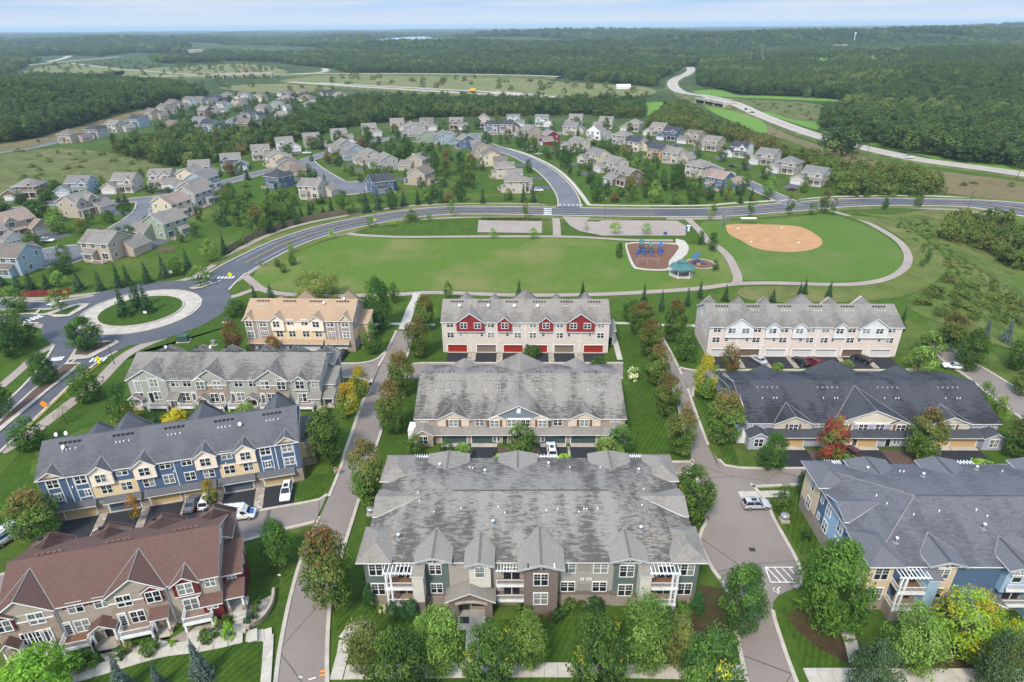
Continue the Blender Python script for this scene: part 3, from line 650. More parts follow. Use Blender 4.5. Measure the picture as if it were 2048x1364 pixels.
# --- parking lots, play ground, ball field
area('parking_lot', px([(957, 441), (1084, 443), (1084, 467), (955, 465)]), 'path_asphalt')
area('parking_lot', px([(1125, 433), (1182, 436), (1172, 443), (1196, 444), (1205, 441), (1354, 442), (1372, 453), (1371, 472), (1204, 472), (1160, 463), (1140, 452), (1132, 443)]), 'path_asphalt')
area('play_path', px([(1352, 478), (1368, 482), (1377, 494), (1374, 508), (1362, 520), (1352, 530), (1352, 542), (1338, 542), (1338, 528), (1345, 515), (1352, 505), (1358, 495), (1352, 487)]), 'walk_concrete', 0.19, True)
PG = px([(1254, 489), (1270, 487), (1330, 488), (1355, 490), (1357, 500), (1345, 514), (1337, 525), (1334, 538), (1290, 538), (1273, 535), (1262, 516)])
area('playground_rim', px([(1251, 487), (1269, 485), (1331, 486), (1359, 488), (1361, 501), (1349, 516), (1341, 527), (1338, 541), (1288, 541), (1269, 538), (1257, 517)]), 'walk_concrete', 0.14, True)
area('playground', PG, 'play_mulch', 0.16, True)
c2 = at(1400, 528)
area('playground_rim', [tuple(p) for p in circle(np.array(c2[:2]), 5.3, 40, 1.0)], 'walk_concrete', 0.15)
area('playground', [tuple(p) for p in circle(np.array(c2[:2]), 4.7, 40, 1.0)], 'play_mulch', 0.17)
area('infield', px([(1452, 450), (1470, 448), (1560, 450), (1600, 454), (1630, 468), (1644, 481), (1642, 491), (1625, 499), (1590, 504), (1550, 503), (1510, 496), (1480, 480), (1458, 468)]), 'dirt_infield', 0.07, True)
# --- markings
def line(C, off, w, mat, a=0.0, b=1.0): 
    n = len(C); C = C[int(a * n):max(int(b * n), int(a * n) + 2)]
    strip('road_marking', C, off + w / 2, off - w / 2, mat, lift(0.17))
jn = [(0.03, 0.52), (0.57, 0.775), (0.825, 1.0)]
for a, b in jn:
    line(COLL, .18, .16, 'yellow_paint', a, b); line(COLL, -.18, .16, 'yellow_paint', a, b)
    line(COLL, 4.0, .16, 'white_paint', a, b); line(COLL, -4.0, .16, 'white_paint', a, b)
def bars(p, q, n, w, l, mat='white_paint'):
    """n crosswalk bars from p to q, each w wide across and l long"""
    p, q = at(*p), at(*q); d = (q - p); d.z = 0; u = d.normalized(); v = Vector((-u.y, u.x, 0)); m = MB()
    for i in range(n):
        c = p + d * ((i + .5) / n); m2 = MB()
        P = [c + u * (sx * w / 2) + v * (sy * l / 2) for sx, sy in ((-1, -1), (1, -1), (1, 1), (-1, 1))]
        m2.face([(a.x, a.y, Tz(a.x, a.y) + .26) for a in P], mat); obj('crosswalk_bar', m2.mesh('crosswalk_bar'), kind='structure')
bars((1116, 410.5), (1168, 411), 6, .8, 1.6); bars((1095.5, 417), (1095.5, 431), 4, 1.4, 3.6)
bars((1558, 403), (1580, 399.5), 4, .8, 1.8); bars((388, 557), (420, 552), 4, .7, 2.4); bars((434, 557), (470, 556), 5, .7, 2.2)
bars((98, 612), (120, 603), 4, .7, 2.4); bars((55, 643), (84, 633), 4, .7, 2.4); bars((102, 721), (128, 718), 4, .6, 2.2); bars((180, 722), (214, 720), 4, .6, 2.2)
bl = cat(px([(175, 729), (120, 771), (60, 826), (0, 881)]), False, 2); line(bl, 3.2, .18, 'yellow_paint'); line(bl, -2.7, .3, 'white_paint')
hat = [((1530, 1137), (1586, 1137)), ((1530, 1137), (1541, 1167)), ((1541, 1167), (1590, 1167)), ((1533, 1138), (1560, 1166)), ((1547, 1137), (1573, 1166)), ((1562, 1137), (1586, 1163)), ((1577, 1137), (1588, 1150))]
for a, b in hat: strip('road_marking', np.array([at(*a)[:2], at(*b)[:2]]), .09, -.09, 'white_paint', lift(.17))
def marks_person():   # the wheelchair symbol painted on the lane
    c = at(1553, 1182); m = MB(); z = .30
    def ring(cx, cy, r, w, a0, a1, n=14):
        for i in range(n):
            t0, t1 = [a0 + (a1 - a0) * (i + k) / n for k in (0, 1)]
            m.face([(cx + rr * math.cos(t), cy + rr * math.sin(t), z) for rr, t in ((r, t0), (r + w, t0), (r + w, t1), (r, t1))], 'white_paint')
    ring(0, -.1, .38, .11, R(150), R(400)); ring(-.06, .68, 0, .13, 0, 2 * math.pi)
    for (ax, ay), (bx, by) in (((-.06, .5), (0, -.02)), ((0, .2), (.4, .15)), ((0, -.02), (.42, -.06)), ((.42, -.06), (.6, -.55))):
        d = Vector((bx - ax, by - ay)); d.normalize(); n = Vector((-d.y, d.x)) * .06
        m.face([(ax + n.x, ay + n.y, z), (ax - n.x, ay - n.y, z), (bx - n.x, by - n.y, z), (bx + n.x, by + n.y, z)], 'white_paint')
    obj('wheelchair_marking', m.mesh('wheelchair_marking'), kind='structure', loc=(c.x, c.y, 0), rz=R(-60))
marks_person()
for q in ((1504, 1101), (830, 1005), (610, 1180)):
    m = MB(); m.box(-.45, .45, -.3, .3, .15, .30, 'black_metal'); obj('storm_drain', m.mesh('storm_drain'), loc=at(*q), kind='structure')
for (a, b), mt in ((((618, 1362), (632, 1358)), 'white_paint'), (((640, 1354), (652, 1352)), 'signal_orange'), (((640, 1346), (652, 1345)), 'signal_orange'), (((598, 1356), (606, 1358)), 'white_paint')):
    strip('road_marking', np.array([at(*a)[:2], at(*b)[:2]]), .12, -.12, mt, lift(.17))

# --- fields, meadows, highways, lake further out
for nm, P, mt, z in [
    ('meadow', [(0, 430), (0, 300), (60, 300), (130, 296), (215, 306), (300, 318), (330, 345), (250, 362), (120, 372), (40, 372)], 'meadow', .09),
    ('meadow', [(-60, 300), (60, 280), (130, 260), (210, 238), (300, 218), (380, 205), (300, 225), (220, 248), (150, 270), (60, 294), (-60, 310)], 'brown_meadow', .3),
    ('meadow', [(1510, 240), (1600, 278), (1690, 305), (1800, 330), (1940, 350), (2060, 368), (2060, 402), (1900, 388), (1790, 372), (1700, 338), (1600, 290), (1520, 262)], 'brown_meadow', .1),
    ('field', [(1385, 183), (1440, 180), (1475, 191), (1540, 192), (1640, 197), (1715, 206), (1640, 203), (1480, 196), (1420, 192)], 'bright_field', .4),
    ('field', [(1405, 203), (1450, 213), (1500, 232), (1528, 246), (1530, 268), (1480, 250), (1420, 222)], 'bright_field', .3),
    ('field', [(1290, 207), (1330, 205), (1362, 212), (1360, 222), (1320, 228), (1292, 232)], 'bright_field', .3),
    ('field', [(1520, 224), (1600, 250), (1700, 280), (1800, 302), (1920, 328), (2070, 350), (2070, 335), (1920, 312), (1800, 290), (1690, 262), (1600, 234), (1540, 222)], 'bright_field', .12),
    ('meadow', [(1370, 190), (1480, 198), (1640, 210), (1640, 245), (1590, 240), (1530, 222), (1440, 202)], 'meadow', .3),
    ('field', [(560, 164), (640, 152), (760, 152), (1040, 157), (1130, 165), (1290, 175), (1290, 192), (1100, 196), (960, 186), (850, 180), (700, 172)], 'pale_field', .4),
    ('field', [(180, 150), (330, 135), (480, 128), (560, 138), (560, 148), (400, 155), (240, 158)], 'pale_field', .4),
    ('field', [(0, 165), (60, 140), (150, 128), (240, 140), (230, 154), (100, 166)], 'pale_field', .4),
    ('field', [(440, 175), (560, 168), (660, 176), (640, 182), (520, 186)], 'pale_field', .4),
    ('golf_fairway', [(1425, 108), (1475, 106), (1540, 112), (1530, 128), (1500, 132), (1490, 118)], 'bright_field', .8),
    ('golf_fairway', [(1590, 112), (1650, 110), (1690, 122), (1640, 132), (1600, 126)], 'bright_field', .8),
    ('golf_fairway', [(1700, 118), (1760, 112), (1800, 112), (1790, 124), (1740, 126)], 'bright_field', .8)]:
    area(nm, px(P), mt, z, True, step=12, dense=2)
def bank(name, C, w, h, mat, slope=2.2):
    """road on an embankment: deck of width w at height h over the terrain, grass slopes beside it"""
    hh = np.array(h) if hasattr(h, '__len__') else np.full(len(C), h)
    N = normals(C); z = T(C[:, 0], C[:, 1]) + hh; m = MB(); n = len(C)
    for a, b, ma in ((w / 2, -w / 2, mat),):
        A, B = C + N * a, C + N * b
        for i in range(n - 1): m.face([(A[i][0], A[i][1], z[i]), (B[i][0], B[i][1], z[i]), (B[i + 1][0], B[i + 1][1], z[i + 1]), (A[i + 1][0], A[i + 1][1], z[i + 1])], ma)
    o = obj(name, m.mesh(name), kind='structure')
    m = MB()
    for sg in (1, -1):
        A = C + N * (sg * w / 2); B = C + N * (sg * (w / 2 + slope * hh[:, None] + 2)); zb = T(B[:, 0], B[:, 1]) - .4
        for i in range(n - 1):
            q = [(A[i][0], A[i][1], z[i] - .03), (B[i][0], B[i][1], zb[i]), (B[i + 1][0], B[i + 1][1], zb[i + 1]), (A[i + 1][0], A[i + 1][1], z[i + 1] - .03)]
            m.face(q if sg < 0 else q[::-1], 'meadow')
    obj('embankment', m.mesh('embankment'), kind='structure'); return z
HW1 = cat(px([(2140, 362), (2048, 352), (1997, 344), (1900, 331), (1826, 319.6), (1741, 301), (1655, 280), (1587, 258), (1519, 232), (1468, 215.5), (1409, 201.5), (1368, 188.5), (1349, 177), (1345, 166), (1355, 157), (1372, 150), (1382, 142), (1380, 135)]), False, 8)
d1 = np.linalg.norm(HW1 - np.array(at(1428, 206)[:2]), axis=1)
h1 = .9 + 4.6 * sstep(1 - d1 / 130)
z1 = bank('highway', HW1, 14.5, h1, 'highway_concrete')
for off, mt in ((.2, 'yellow_paint'), (-.2, 'yellow_paint'), (5.2, 'white_paint'), (-5.2, 'white_paint')):
    N = normals(HW1); A, B = HW1 + N * (off + .15), HW1 + N * (off - .15); m = MB()
    for i in range(len(HW1) - 1): m.face([(A[i][0], A[i][1], z1[i] + .05), (B[i][0], B[i][1], z1[i] + .05), (B[i + 1][0], B[i + 1][1], z1[i + 1] + .05), (A[i + 1][0], A[i + 1][1], z1[i + 1] + .05)], mt)
    obj('road_marking', m.mesh('road_marking'), kind='structure')
HW2 = [([(239, 157), (330, 156), (478, 154), (600, 151.5), (700, 150.4), (860, 151), (1039, 154), (1120, 157)], 13, 3.0), ([(581, 167.5), (640, 171.5), (700, 176), (800, 182), (885, 187.5), (960, 192), (1080, 202.5), (1200, 212)], 14, 2.5),
       ([(640, 169), (700, 173), (800, 178), (885, 183), (980, 188), (1080, 196), (1200, 205)], 11, 2.5), ([(51, 131.6), (110, 126), (171, 120.5), (239, 114.5)], 14, 1.5), ([(137, 126.5), (222, 137), (342, 147), (400, 151)], 10, 1.0),
       ([(547, 152), (590, 149), (632, 147), (652, 143), (648, 138)], 12, 1.2), ([(95, 125), (125, 118), (140, 112)], 16, 1.0), ([(100, 160), (140, 157), (175, 154)], 22, .6), ([(1245, 92), (1262, 98)], 16, 1.0)]
for P, w, h in HW2: bank('highway', cat(px(P), False, 15), w, h, 'highway_concrete')
lk = area('lake', px([(750, 86), (790, 84), (850, 83), (893, 83.5), (880, 85), (840, 87), (800, 90), (775, 89)]), 'lake_water', 8.0, True, step=60)
area('distant_roofs', px([(1000, 57), (1300, 56), (1290, 57), (1010, 58)]), 'concrete', 12, step=60)

# --- air
m = MB(); m.box(-42000, 42000, -1500, 43000, -14, 125, 'concrete')
hme = bpy.data.meshes.new('haze'); hme.from_pydata(m.v, [], m.f)
hm = bpy.data.materials.new('haze'); hm.use_nodes = True; hm.node_tree.nodes.clear()
pv = hm.node_tree.nodes.new('ShaderNodeVolumePrincipled'); pv.inputs['Color'].default_value = (0.64, 0.84, 1.0, 1); pv.inputs['Density'].default_value = 8.5e-5; pv.inputs['Anisotropy'].default_value = 0.0
ho = hm.node_tree.nodes.new('ShaderNodeOutputMaterial'); hm.node_tree.links.new(pv.outputs[0], ho.inputs['Volume'])
hme.materials.append(hm); obj('haze', hme, kind='stuff')
# ------------------------------------------------------------------ town houses and apartment houses: shared parts
MC = {}
def cached(key, fn):
    if key not in MC: MC[key] = fn()
    return MC[key]
def win_mesh(w, h, nx, ny):
    def f():
        m = MB(); t, fw = .07, .11
        m.box(-w / 2 - fw, w / 2 + fw, -t, .03, -fw, 0, 'white_trim'); m.box(-w / 2 - fw, w / 2 + fw, -t, .03, h, h + fw + .03, 'white_trim')
        m.box(-w / 2 - fw, -w / 2, -t, .03, 0, h, 'white_trim'); m.box(w / 2, w / 2 + fw, -t, .03, 0, h, 'white_trim')
        for i in range(1, nx):
            x = -w / 2 + w * i / nx; m.box(x - .07, x + .07, -t + .012, .03, 0, h, 'white_trim')
        return m.mesh('frame')
    return cached(('win', round(w, 2), round(h, 2), nx, ny), f)
def pane_mesh(w, h, ny):
    def f():
        m = MB(); m.box(-w / 2, w / 2, -.02, .025, 0, h, 'glass')
        m.box(-w / 2, w / 2, -.045, -.019, h * .5 - .035, h * .5 + .035, 'white_trim')
        if ny > 2: m.box(-w / 2, w / 2, -.04, -.019, h * .76 - .015, h * .76 + .015, 'white_trim')
        m.box(-.012, .012, -.036, -.019, h * .5, h, 'white_trim')
        return m.mesh('pane')
    return cached(('pane', round(w, 2), round(h, 2), ny), f)
FACE = {'f': 0, 'r': math.pi / 2, 'l': -math.pi / 2, 'b': math.pi}
GL = [(.014, .016, .02, 1), (.02, .022, .028, 1), (.028, .03, .034, 1), (.02, .02, .022, 1), (.16, .18, .17, 1), (.22, .23, .21, 1), (.12, .13, .125, 1)]
def window(B, u, z, w, h, v=0.0, face='f', nx=2, ny=2):
    """window centred at u (along the wall), sill at z, in the wall plane v"""
    o = obj('window', win_mesh(w, h, nx, ny), B, loc=(u, v, z), rz=FACE[face])
    g = rnd.choice(GL)
    for i in range(nx):
        pw = w / nx - .02
        c = g if rnd.random() < .75 else rnd.choice(GL)
        obj('pane', pane_mesh(pw, h, ny), o, c, loc=(-w / 2 + w * (i + .5) / nx, 0, 0))
    return o
def door(B, u, z, w=.95, h=2.1, v=0.0, face='f', col=(.03, .03, .035, 1), glass=True):
    def f():
        m = MB(); m.box(-w / 2 - .12, -w / 2, -.08, .03, 0, h + .12, 'white_trim'); m.box(w / 2, w / 2 + .12, -.08, .03, 0, h + .12, 'white_trim'); m.box(-w / 2, w / 2, -.08, .03, h, h + .12, 'white_trim')
        m.box(-w / 2, w / 2, -.03, .02, 0, h, 'enamel')
        return m.mesh('door')
    o = obj('door', cached(('door', w, h), f), B, col, loc=(u, v, z), rz=FACE[face])
    if glass:
        def g():
            m = MB()
            for i in range(2):
                for j in range(4): m.box(-w * .36 + i * w * .38, -w * .36 + i * w * .38 + w * .34, -.045, -.03, .25 + j * .42, .25 + j * .42 + .36, 'dark_glass')
            return m.mesh('pane')
        obj('pane', cached(('dpane', w, h), g), o)
    return o
def garage(B, u, w, h, v, col, z=0.0):
    def f():
        m = MB(); m.box(-w / 2 - .15, -w / 2, -.07, .02, 0, h + .15, 'white_trim'); m.box(w / 2, w / 2 + .15, -.07, .02, 0, h + .15, 'white_trim'); m.box(-w / 2, w / 2, -.07, .02, h, h + .15, 'white_trim')
        return m.mesh('frame')
    o = obj('garage_door', cached(('gf', round(w, 2), round(h, 2)), f), B, loc=(u, v, z))
    def p():
        m = MB(); hh = h / 4
        m.box(-w / 2, w / 2, -.04, .015, .01, hh - .012, 'enamel')
        for i in range(8): m.box(-w / 2 + w * (i + .12) / 8, -w / 2 + w * (i + .88) / 8, -.052, -.04, .1, hh - .1, 'enamel')
        return m.mesh('door_panel')
    def pg():
        m = MB(); hh = h / 4; m.box(-w / 2, w / 2, -.04, .015, 0, hh - .012, 'enamel')
        for i in range(8): m.box(-w / 2 + w * (i + .15) / 8, -w / 2 + w * (i + .85) / 8, -.055, -.04, .12, hh - .1, 'dark_glass')
        return m.mesh('door_panel')
    for j in range(4):
        obj('door_panel', cached(('gp', round(w, 2), round(h, 2)), p) if j < 3 else cached(('gpg', round(w, 2), round(h, 2)), pg), o, col, loc=(0, 0, j * h / 4))
    return o
def railing(B, pts, z, h=.95, name='railing', mat='white_trim'):
    """balustrade along (u, v) points"""
    m = MB()
    for (a, b), (c, d) in zip(pts[:-1], pts[1:]):
        L = math.hypot(c - a, d - b); k_ = max(1, int(L / .16)); ux, uy = (c - a) / L, (d - b) / L; nx_, ny_ = -uy * .035, ux * .035
        for zz, t in ((z + h - .07, .07), (z + .1, .06)):
            P = [(a + nx_, b + ny_, zz), (a - nx_, b - ny_, zz), (c - nx_, d - ny_, zz), (c + nx_, d + ny_, zz)]; m.prism(P, (0, 0, t), mat)
        for i in range(k_ + 1):
            x, y = a + ux * L * i / k_, b + uy * L * i / k_; r = .05 if i in (0, k_) else .016
            m.box(x - r, x + r, y - r, y + r, z, z + h - (.06 if r < .05 else 0), mat)
    return obj(name, m.mesh(name), B)
def slab(m, P, t=.2): m.slab(P, t, 'shingle', 'white_trim')
def gable_x(m, u0, u1, v0, v1, ze, zr, oh=.35, og=.3, vr=None):
    """roof with its ridge along u"""
    vr = (v0 + v1) / 2 if vr is None else vr; s1 = (zr - ze) / (vr - v0); s2 = (zr - ze) / (v1 - vr)
    a, b = u0 - og, u1 + og
    slab(m, [(a, v0 - oh, ze - s1 * oh), (b, v0 - oh, ze - s1 * oh), (b, vr, zr), (a, vr, zr)])
    slab(m, [(b, v1 + oh, ze - s2 * oh), (a, v1 + oh, ze - s2 * oh), (a, vr, zr), (b, vr, zr)])
def gable_v(m, u0, u1, vf, vb, ze, zp, oh=.3, of=.35, vbe=None, ob=0.0):
    """roof with its ridge along v, from vf (front) back to vb at the ridge and vbe at the eaves"""
    um = (u0 + u1) / 2; s = (zp - ze) / (um - u0); e = ze - s * oh; vbe = vb if vbe is None else vbe; a = vf - of
    slab(m, [(u0 - oh, vbe + ob, e), (u0 - oh, a, e), (um, a, zp), (um, vb + ob, zp)])
    slab(m, [(u1 + oh, a, e), (u1 + oh, vbe + ob, e), (um, vb + ob, zp), (um, a, zp)])
def dormer(m, u0, u1, vf, ze, zp, main, oh=.3, of=.35):
    """gable facing the front whose ridge runs back into the main roof plane (v0, z at v0, slope)"""
    v0, z0, sl = main; um = (u0 + u1) / 2; s = (zp - ze) / (um - u0); e = ze - s * oh
    vb, ve = v0 + (zp - z0) / sl, v0 + (e - z0) / sl
    gable_v(m, u0, u1, vf, vb, ze, zp, oh, of, ve)
    for s_ in (-1, 1): m.tube((um + s_ * (um - u0 + oh), ve, e + .02), (um, vb, zp + .02), .075, 'valley_metal', 4)
    m.tube((um, vf - of, zp + .01), (um, vb, zp + .01), .07, 'valley_metal', 4)
def gwall(m, u0, u1, vf, vb, zb, ze, zp, mat):
    um = (u0 + u1) / 2
    m.prism([(u0, vf, zb), (u1, vf, zb), (u1, vf, ze), (um, vf, zp), (u0, vf, ze)][::-1], (0, vb - vf, 0), mat)
def gwall_x(m, u0, u1, v0, v1, zb, ze, zr, mat, vr=None):
    vr = (v0 + v1) / 2 if vr is None else vr
    m.prism([(u0, v0, zb), (u0, v1, zb), (u0, v1, ze), (u0, vr, zr), (u0, v0, ze)][::-1], (u1 - u0, 0, 0), mat)
def part(B, name, m, color=None, label=None): return obj(name, m.mesh(name), B, color, label=label)
def boxpart(B, name, b, mat, color=None):
    m = MB(); m.box(*b, mat); return part(B, name, m, color)
def vents(B, us, vz, mat='black_metal', size=.4):
    def f():
        m = MB(); s = size / 2; m.box(-s, s, -s, s, -.15, .2, mat); m.box(-s * 1.2, s * 1.2, -s * 1.2, s * .8, .2, .26, mat); return m.mesh('roof_vent')
    me = cached(('vent', mat, size), f)
    for u in us: obj('roof_vent', me, B, loc=(u, vz[0], vz[1]))
def pipes(B, us, vz, h=.35):
    def f():
        m = MB(); m.tube((0, 0, -.2), (0, 0, h), .07, 'white_trim', 7); m.tube((0, 0, h), (0, 0, h + .1), .12, 'white_trim', 7); return m.mesh('vent_pipe')
    me = cached(('pipe', h), f)
    for u in us: obj('vent_pipe', me, B, loc=(u, vz[0], vz[1]))
def dish(B, u, v, z):
    def f():
        m = MB(); m.tube((0, 0, -.3), (0, 0, .5), .04, 'grey_metal', 6)
        n = 14; V = [(0, -.02, .62)] + [(.36 * math.cos(t), .16 * math.sin(t) - .12, .62 + .34 * math.sin(t)) for t in [2 * math.pi * i / n for i in range(n)]]
        m.poly(V, [(0, 1 + i, 1 + (i + 1) % n) for i in range(n)], 'white_trim'); m.tube((0, -.05, .4), (0, -.55, .62), .025, 'grey_metal', 5)
        return m.mesh('satellite_dish')
    obj('satellite_dish', cached('dish', f), B, loc=(u, v, z), rz=R(-25))
def downspout(B, u, v, z0, z1):
    boxpart(B, 'downspout', (u - .07, u + .07, v - .11, v - .002, z0, z1), 'white_trim')
def sconce(B, u, z, v=0.0):
    def f():
        m = MB(); m.box(-.09, .09, -.16, 0, 0, .28, 'lamp_clear'); return m.mesh('wall_lamp')
    obj('wall_lamp', cached('sconce', f), B, loc=(u, v, z))
def driveway(B, u0, u1, v0, v1, z=.03, mat='driveway_asphalt'):
    m = MB(); m.box(u0, u1, v0, v1, -.05, z, mat); return m

def fix_ground(o): pass
# ------------------------------------------------------------------ rows with their garages to the camera
plain('valley_metal', (.22, .205, .19), .8)
def garage_row(label, origin, ang, L, D, ze, zr, c_wall, c_roof, gables, trims, wins, gars, spouts, backs, pents=None, panels=(), weather=.5, endwing=False, drives=(), beds=(), zdrv=.12, dv=6.2):
    B = thing('townhouse_row', label, 'town houses', (origin[0], origin[1], 0), R(ang), 'town house rows')
    sl = (zr - ze) / (D / 2)
    m = MB(); gwall_x(m, 0, L, 0, D, -.3, ze, zr - .05, 'siding'); part(B, 'wall', m, c_wall)
    m = MB(); gable_x(m, 0, L, 0, D, ze, zr)
    for (u0, u1, v, zb, zg, zp, col) in gables: dormer(m, u0, u1, v, zg, zp, (0, ze, sl))
    for um, hw, zp in backs:
        s = (zp - ze) / hw
        gable_v(m, um - hw, um + hw, D - .1, D / 2 + (zr - zp) / sl + D * 0, ze, zp, .3, -.1, D / 2)  # ridge running to the garden side
    part(B, 'roof', m, c_roof + (weather,)).pass_index = int(ze * 10)
    for um, hw, zp in backs:
        m = MB(); gwall(m, um - hw, um + hw, D - .3, D + .4, 0, ze, zp, 'siding'); part(B, 'rear_gable', m, c_wall)
        m = MB(); gable_v(m, um - hw, um + hw, D - .5, D + .5, ze, zp, .3, 0, D + .5); part(B, 'rear_gable_roof', m, c_roof + (weather,))
    for (u0, u1, v, zb, zg, zp, col) in gables:
        m = MB(); gwall(m, u0, u1, v, max(.6, v + .6), zb, zg, zp - .12, 'siding'); part(B, 'gable_bay', m, col)
        if v < -.2: boxpart(B, 'trim_board', (u0 - .03, u1 + .03, v - .03, -.01, zb - .13, zb + .0), 'white_trim')
    for (u0, u1, z0, z1, col) in panels: boxpart(B, 'siding_panel', (u0, u1, -.012, .1, z0, z1), 'siding', col)
    for b in trims: boxpart(B, 'trim_board', b, 'white_trim')
    for (u, z, w, h, v) in wins: window(B, u, z, w, h, v)
    for (u0, w, h, col, v) in gars: garage(B, u0 + w / 2, w, h, v, col)
    if pents:
        boxpart(B, 'stone_base', (-.06, L + .06, -.14, D * .6, -.2, 2.62), 'block_stone')
        for u0, u1 in pents:
            m = MB(); slab(m, [(u0, -1.05, 2.5), (u1, -1.05, 2.5), (u1, -.02, 3.35), (u0, -.02, 3.35)], .14); part(B, 'pent_roof', m, c_roof + (.2,))
    for u in spouts: downspout(B, u, 0, .2 if not pents else 2.9, ze - .2)
    for u0, u1 in drives:
        m = MB(); m.box(u0, u1, -dv, -.55, -.1, zdrv, 'driveway_asphalt'); part(B, 'driveway', m)
        m = MB(); m.box(u0 + .1, u1 - .1, -.55, -.0, -.1, zdrv + .04, 'concrete'); part(B, 'apron', m)
    for u0, u1 in beds:
        m = MB(); m.box(u0, u1, -dv, -.15, -.1, zdrv - .03, 'river_rock'); part(B, 'rock_bed', m)
    nv = max(4, int(L / 7))
    for i in range(nv): vents(B, [L * (i + .5) / nv + d for d in (-1.4, -.7, 0, .7, 1.4)], (D / 2 - .9, zr - .9 * sl), 'black_metal' if weather > .1 else 'wood_brown', .34)
    for i in range(nv): pipes(B, [L * (i + .5) / nv + d for d in (-.9, -.3, .3, 1.1)], (D / 2 - 2.2, zr - 2.2 * sl), .18)
    return B
C3 = lambda r, g, b: srgb(r, g, b)
GREY_W = C3(196, 186, 176); REDP = (.22, .022, .026, 1); GREYROOF = (.235, .212, .186)
def mir(L, wins): return wins + [(L - u, z, w, h, v) for (u, z, w, h, v) in wins]
L = 42.1
w2 = mir(L, [(2.08, 7.12, 1.6, 1.38, 0), (12.38, 7.12, 1.6, 1.38, 0), (19.15, 7.12, 1.6, 1.38, 0), (5.55, 7.08, 1.6, 1.4, -.5), (9.05, 7.08, 1.6, 1.4, -.5), (15.88, 7.08, 1.6, 1.4, -.5),
             (2.08, 4.22, 1.6, 1.4, 0), (12.38, 4.22, 1.6, 1.4, 0), (19.15, 4.22, 1.6, 1.4, 0)])
B2 = garage_row('grey town house row with red gables and red garage doors facing the court', (-17.66, 144.51), -1.49, L, 13.2, 8.75, 12.1, GREY_W, GREYROOF,
    [(3.75, 10.7, -.5, 6.1, 8.75, 11.25, REDP), (14.1, 17.6, -.5, 6.1, 8.75, 10.2, REDP), (24.5, 28.0, -.5, 6.1, 8.75, 10.2, REDP), (31.4, 38.35, -.5, 6.1, 8.75, 11.25, REDP)],
    [], w2, [(u, 4.9, 2.15, c, 0) for u, c in ((1.25, 0), (8.65, 1), (15.5, 0), (21.75, 0), (28.5, 1), (35.95, 0))] and [(u, 4.9, 2.15, ((.30, .025, .012, 1), (.20, .155, .12, 1))[c], 0) for u, c in ((1.25, 0), (8.65, 1), (15.5, 0), (21.75, 0), (28.5, 1), (35.95, 0))],
    [.1, 7.2, 13.95, 21.05, 28.15, 34.9, 42.0], [(5.2, 2.6, 11.2), (12.7, 2.1, 10.8), (20.95, 4.2, 12.05), (29.3, 2.1, 10.8), (37.0, 2.6, 11.2)],
    drives=[(1.2, 6.3), (8.6, 13.7), (15.4, 20.5), (21.7, 26.8), (28.4, 33.5), (35.8, 41)], beds=[(6.4, 8.5), (13.8, 15.3), (26.9, 28.3), (33.6, 35.7)])
for u in (4.75, 10.05, 16.5, L - 4.75, L - 10.05, L - 16.5): window(B2, u, 4.6, .7, .95, 0, nx=1)
for u in (6.6, 7.8, 14.6, 15.0, 26.5, 27.6, 34.2, 35.5): sconce(B2, u, 3.1)
m = MB(); m.box(42.1, 44.2, 4.5, 8.5, 0, 4.3, 'siding'); part(B2, 'entry_wing', m, GREY_W)
m = MB(); slab(m, [(42.1, 4.0, 4.25), (44.6, 4.0, 4.25), (44.6, 9, 5.3), (42.1, 9, 5.3)]); part(B2, 'entry_roof', m, GREYROOF + (.3,)); door(B2, 43.2, .1, v=4.48)
for u in (4.3, 11.6, 18.3, 24.2): dish(B2, u, 4.0, 10.85)
L = 46.95; WG = C3(228, 226, 222); WHT = (.62, .62, .62, 1)
w3 = [(u, 6.75, 1.7, 1.27, 0) for u in (1.82, 11.7, 18.35, 24.85, 28.35, 34.8, 44.5)] + [(u, 6.7, 1.7, 1.25, -.5) for u in (5.3, 8.65, 15.25, 21.8, 31.6, 38.0, 41.25)] + [(u, 3.9, 1.75, 1.33, 0) for u in (1.85, 11.75, 18.35, 24.9, 28.5, 34.9, 44.55)]
B3 = garage_row('long beige town house row with white gables and white garage doors', (49.05, 141.31), -1.52, L, 13.2, 8.35, 11.6, C3(206, 192, 182), (.225, .205, .180),
    [(3.7, 10.65, -.5, 5.5, 8.35, 10.75, WHT), (13.65, 17.1, -.5, 5.5, 8.35, 9.65, WHT), (20.25, 23.6, -.5, 5.5, 8.35, 9.65, WHT), (30.3, 33.4, -.5, 5.5, 8.35, 9.65, WHT), (36.5, 43.4, -.5, 5.5, 8.35, 10.75, WHT)],
    [], w3, [(u, 4.9, 2.0, ((.55, .55, .55, 1), (.15, .105, .075, 1))[c], 0) for u, c in ((1.0, 0), (8.15, 1), (14.6, 0), (21.2, 0), (27.15, 0), (33.65, 1), (40.6, 0))],
    [.1, 7.1, 13.4, 20.0, 26.6, 33.4, 39.9, 46.85], [(2.9, 2.6, 11), (10.5, 2.3, 10.8), (17.2, 2.3, 10.8), (26.8, 4.2, 11.55), (34.0, 2.3, 10.8), (42.3, 2.6, 11)],
    drives=[(.9, 6.0), (8.05, 13.2), (14.5, 19.6), (21.1, 26.2), (27.05, 32.1), (33.5, 38.7), (40.4, 45.6)], beds=[(6.1, 8.0), (13.25, 14.4), (19.7, 21.0), (32.2, 33.4), (38.8, 40.3)])
for u in (4.45, 9.5, 16.15, 22.7, 30.6, 37.1, 42.0): window(B3, u, 4.2, .7, .95, 0, nx=1)
for u in (6.6, 7.5, 13.1, 13.8, 19.7, 26.3, 33.1, 39.6): sconce(B3, u, 2.9)
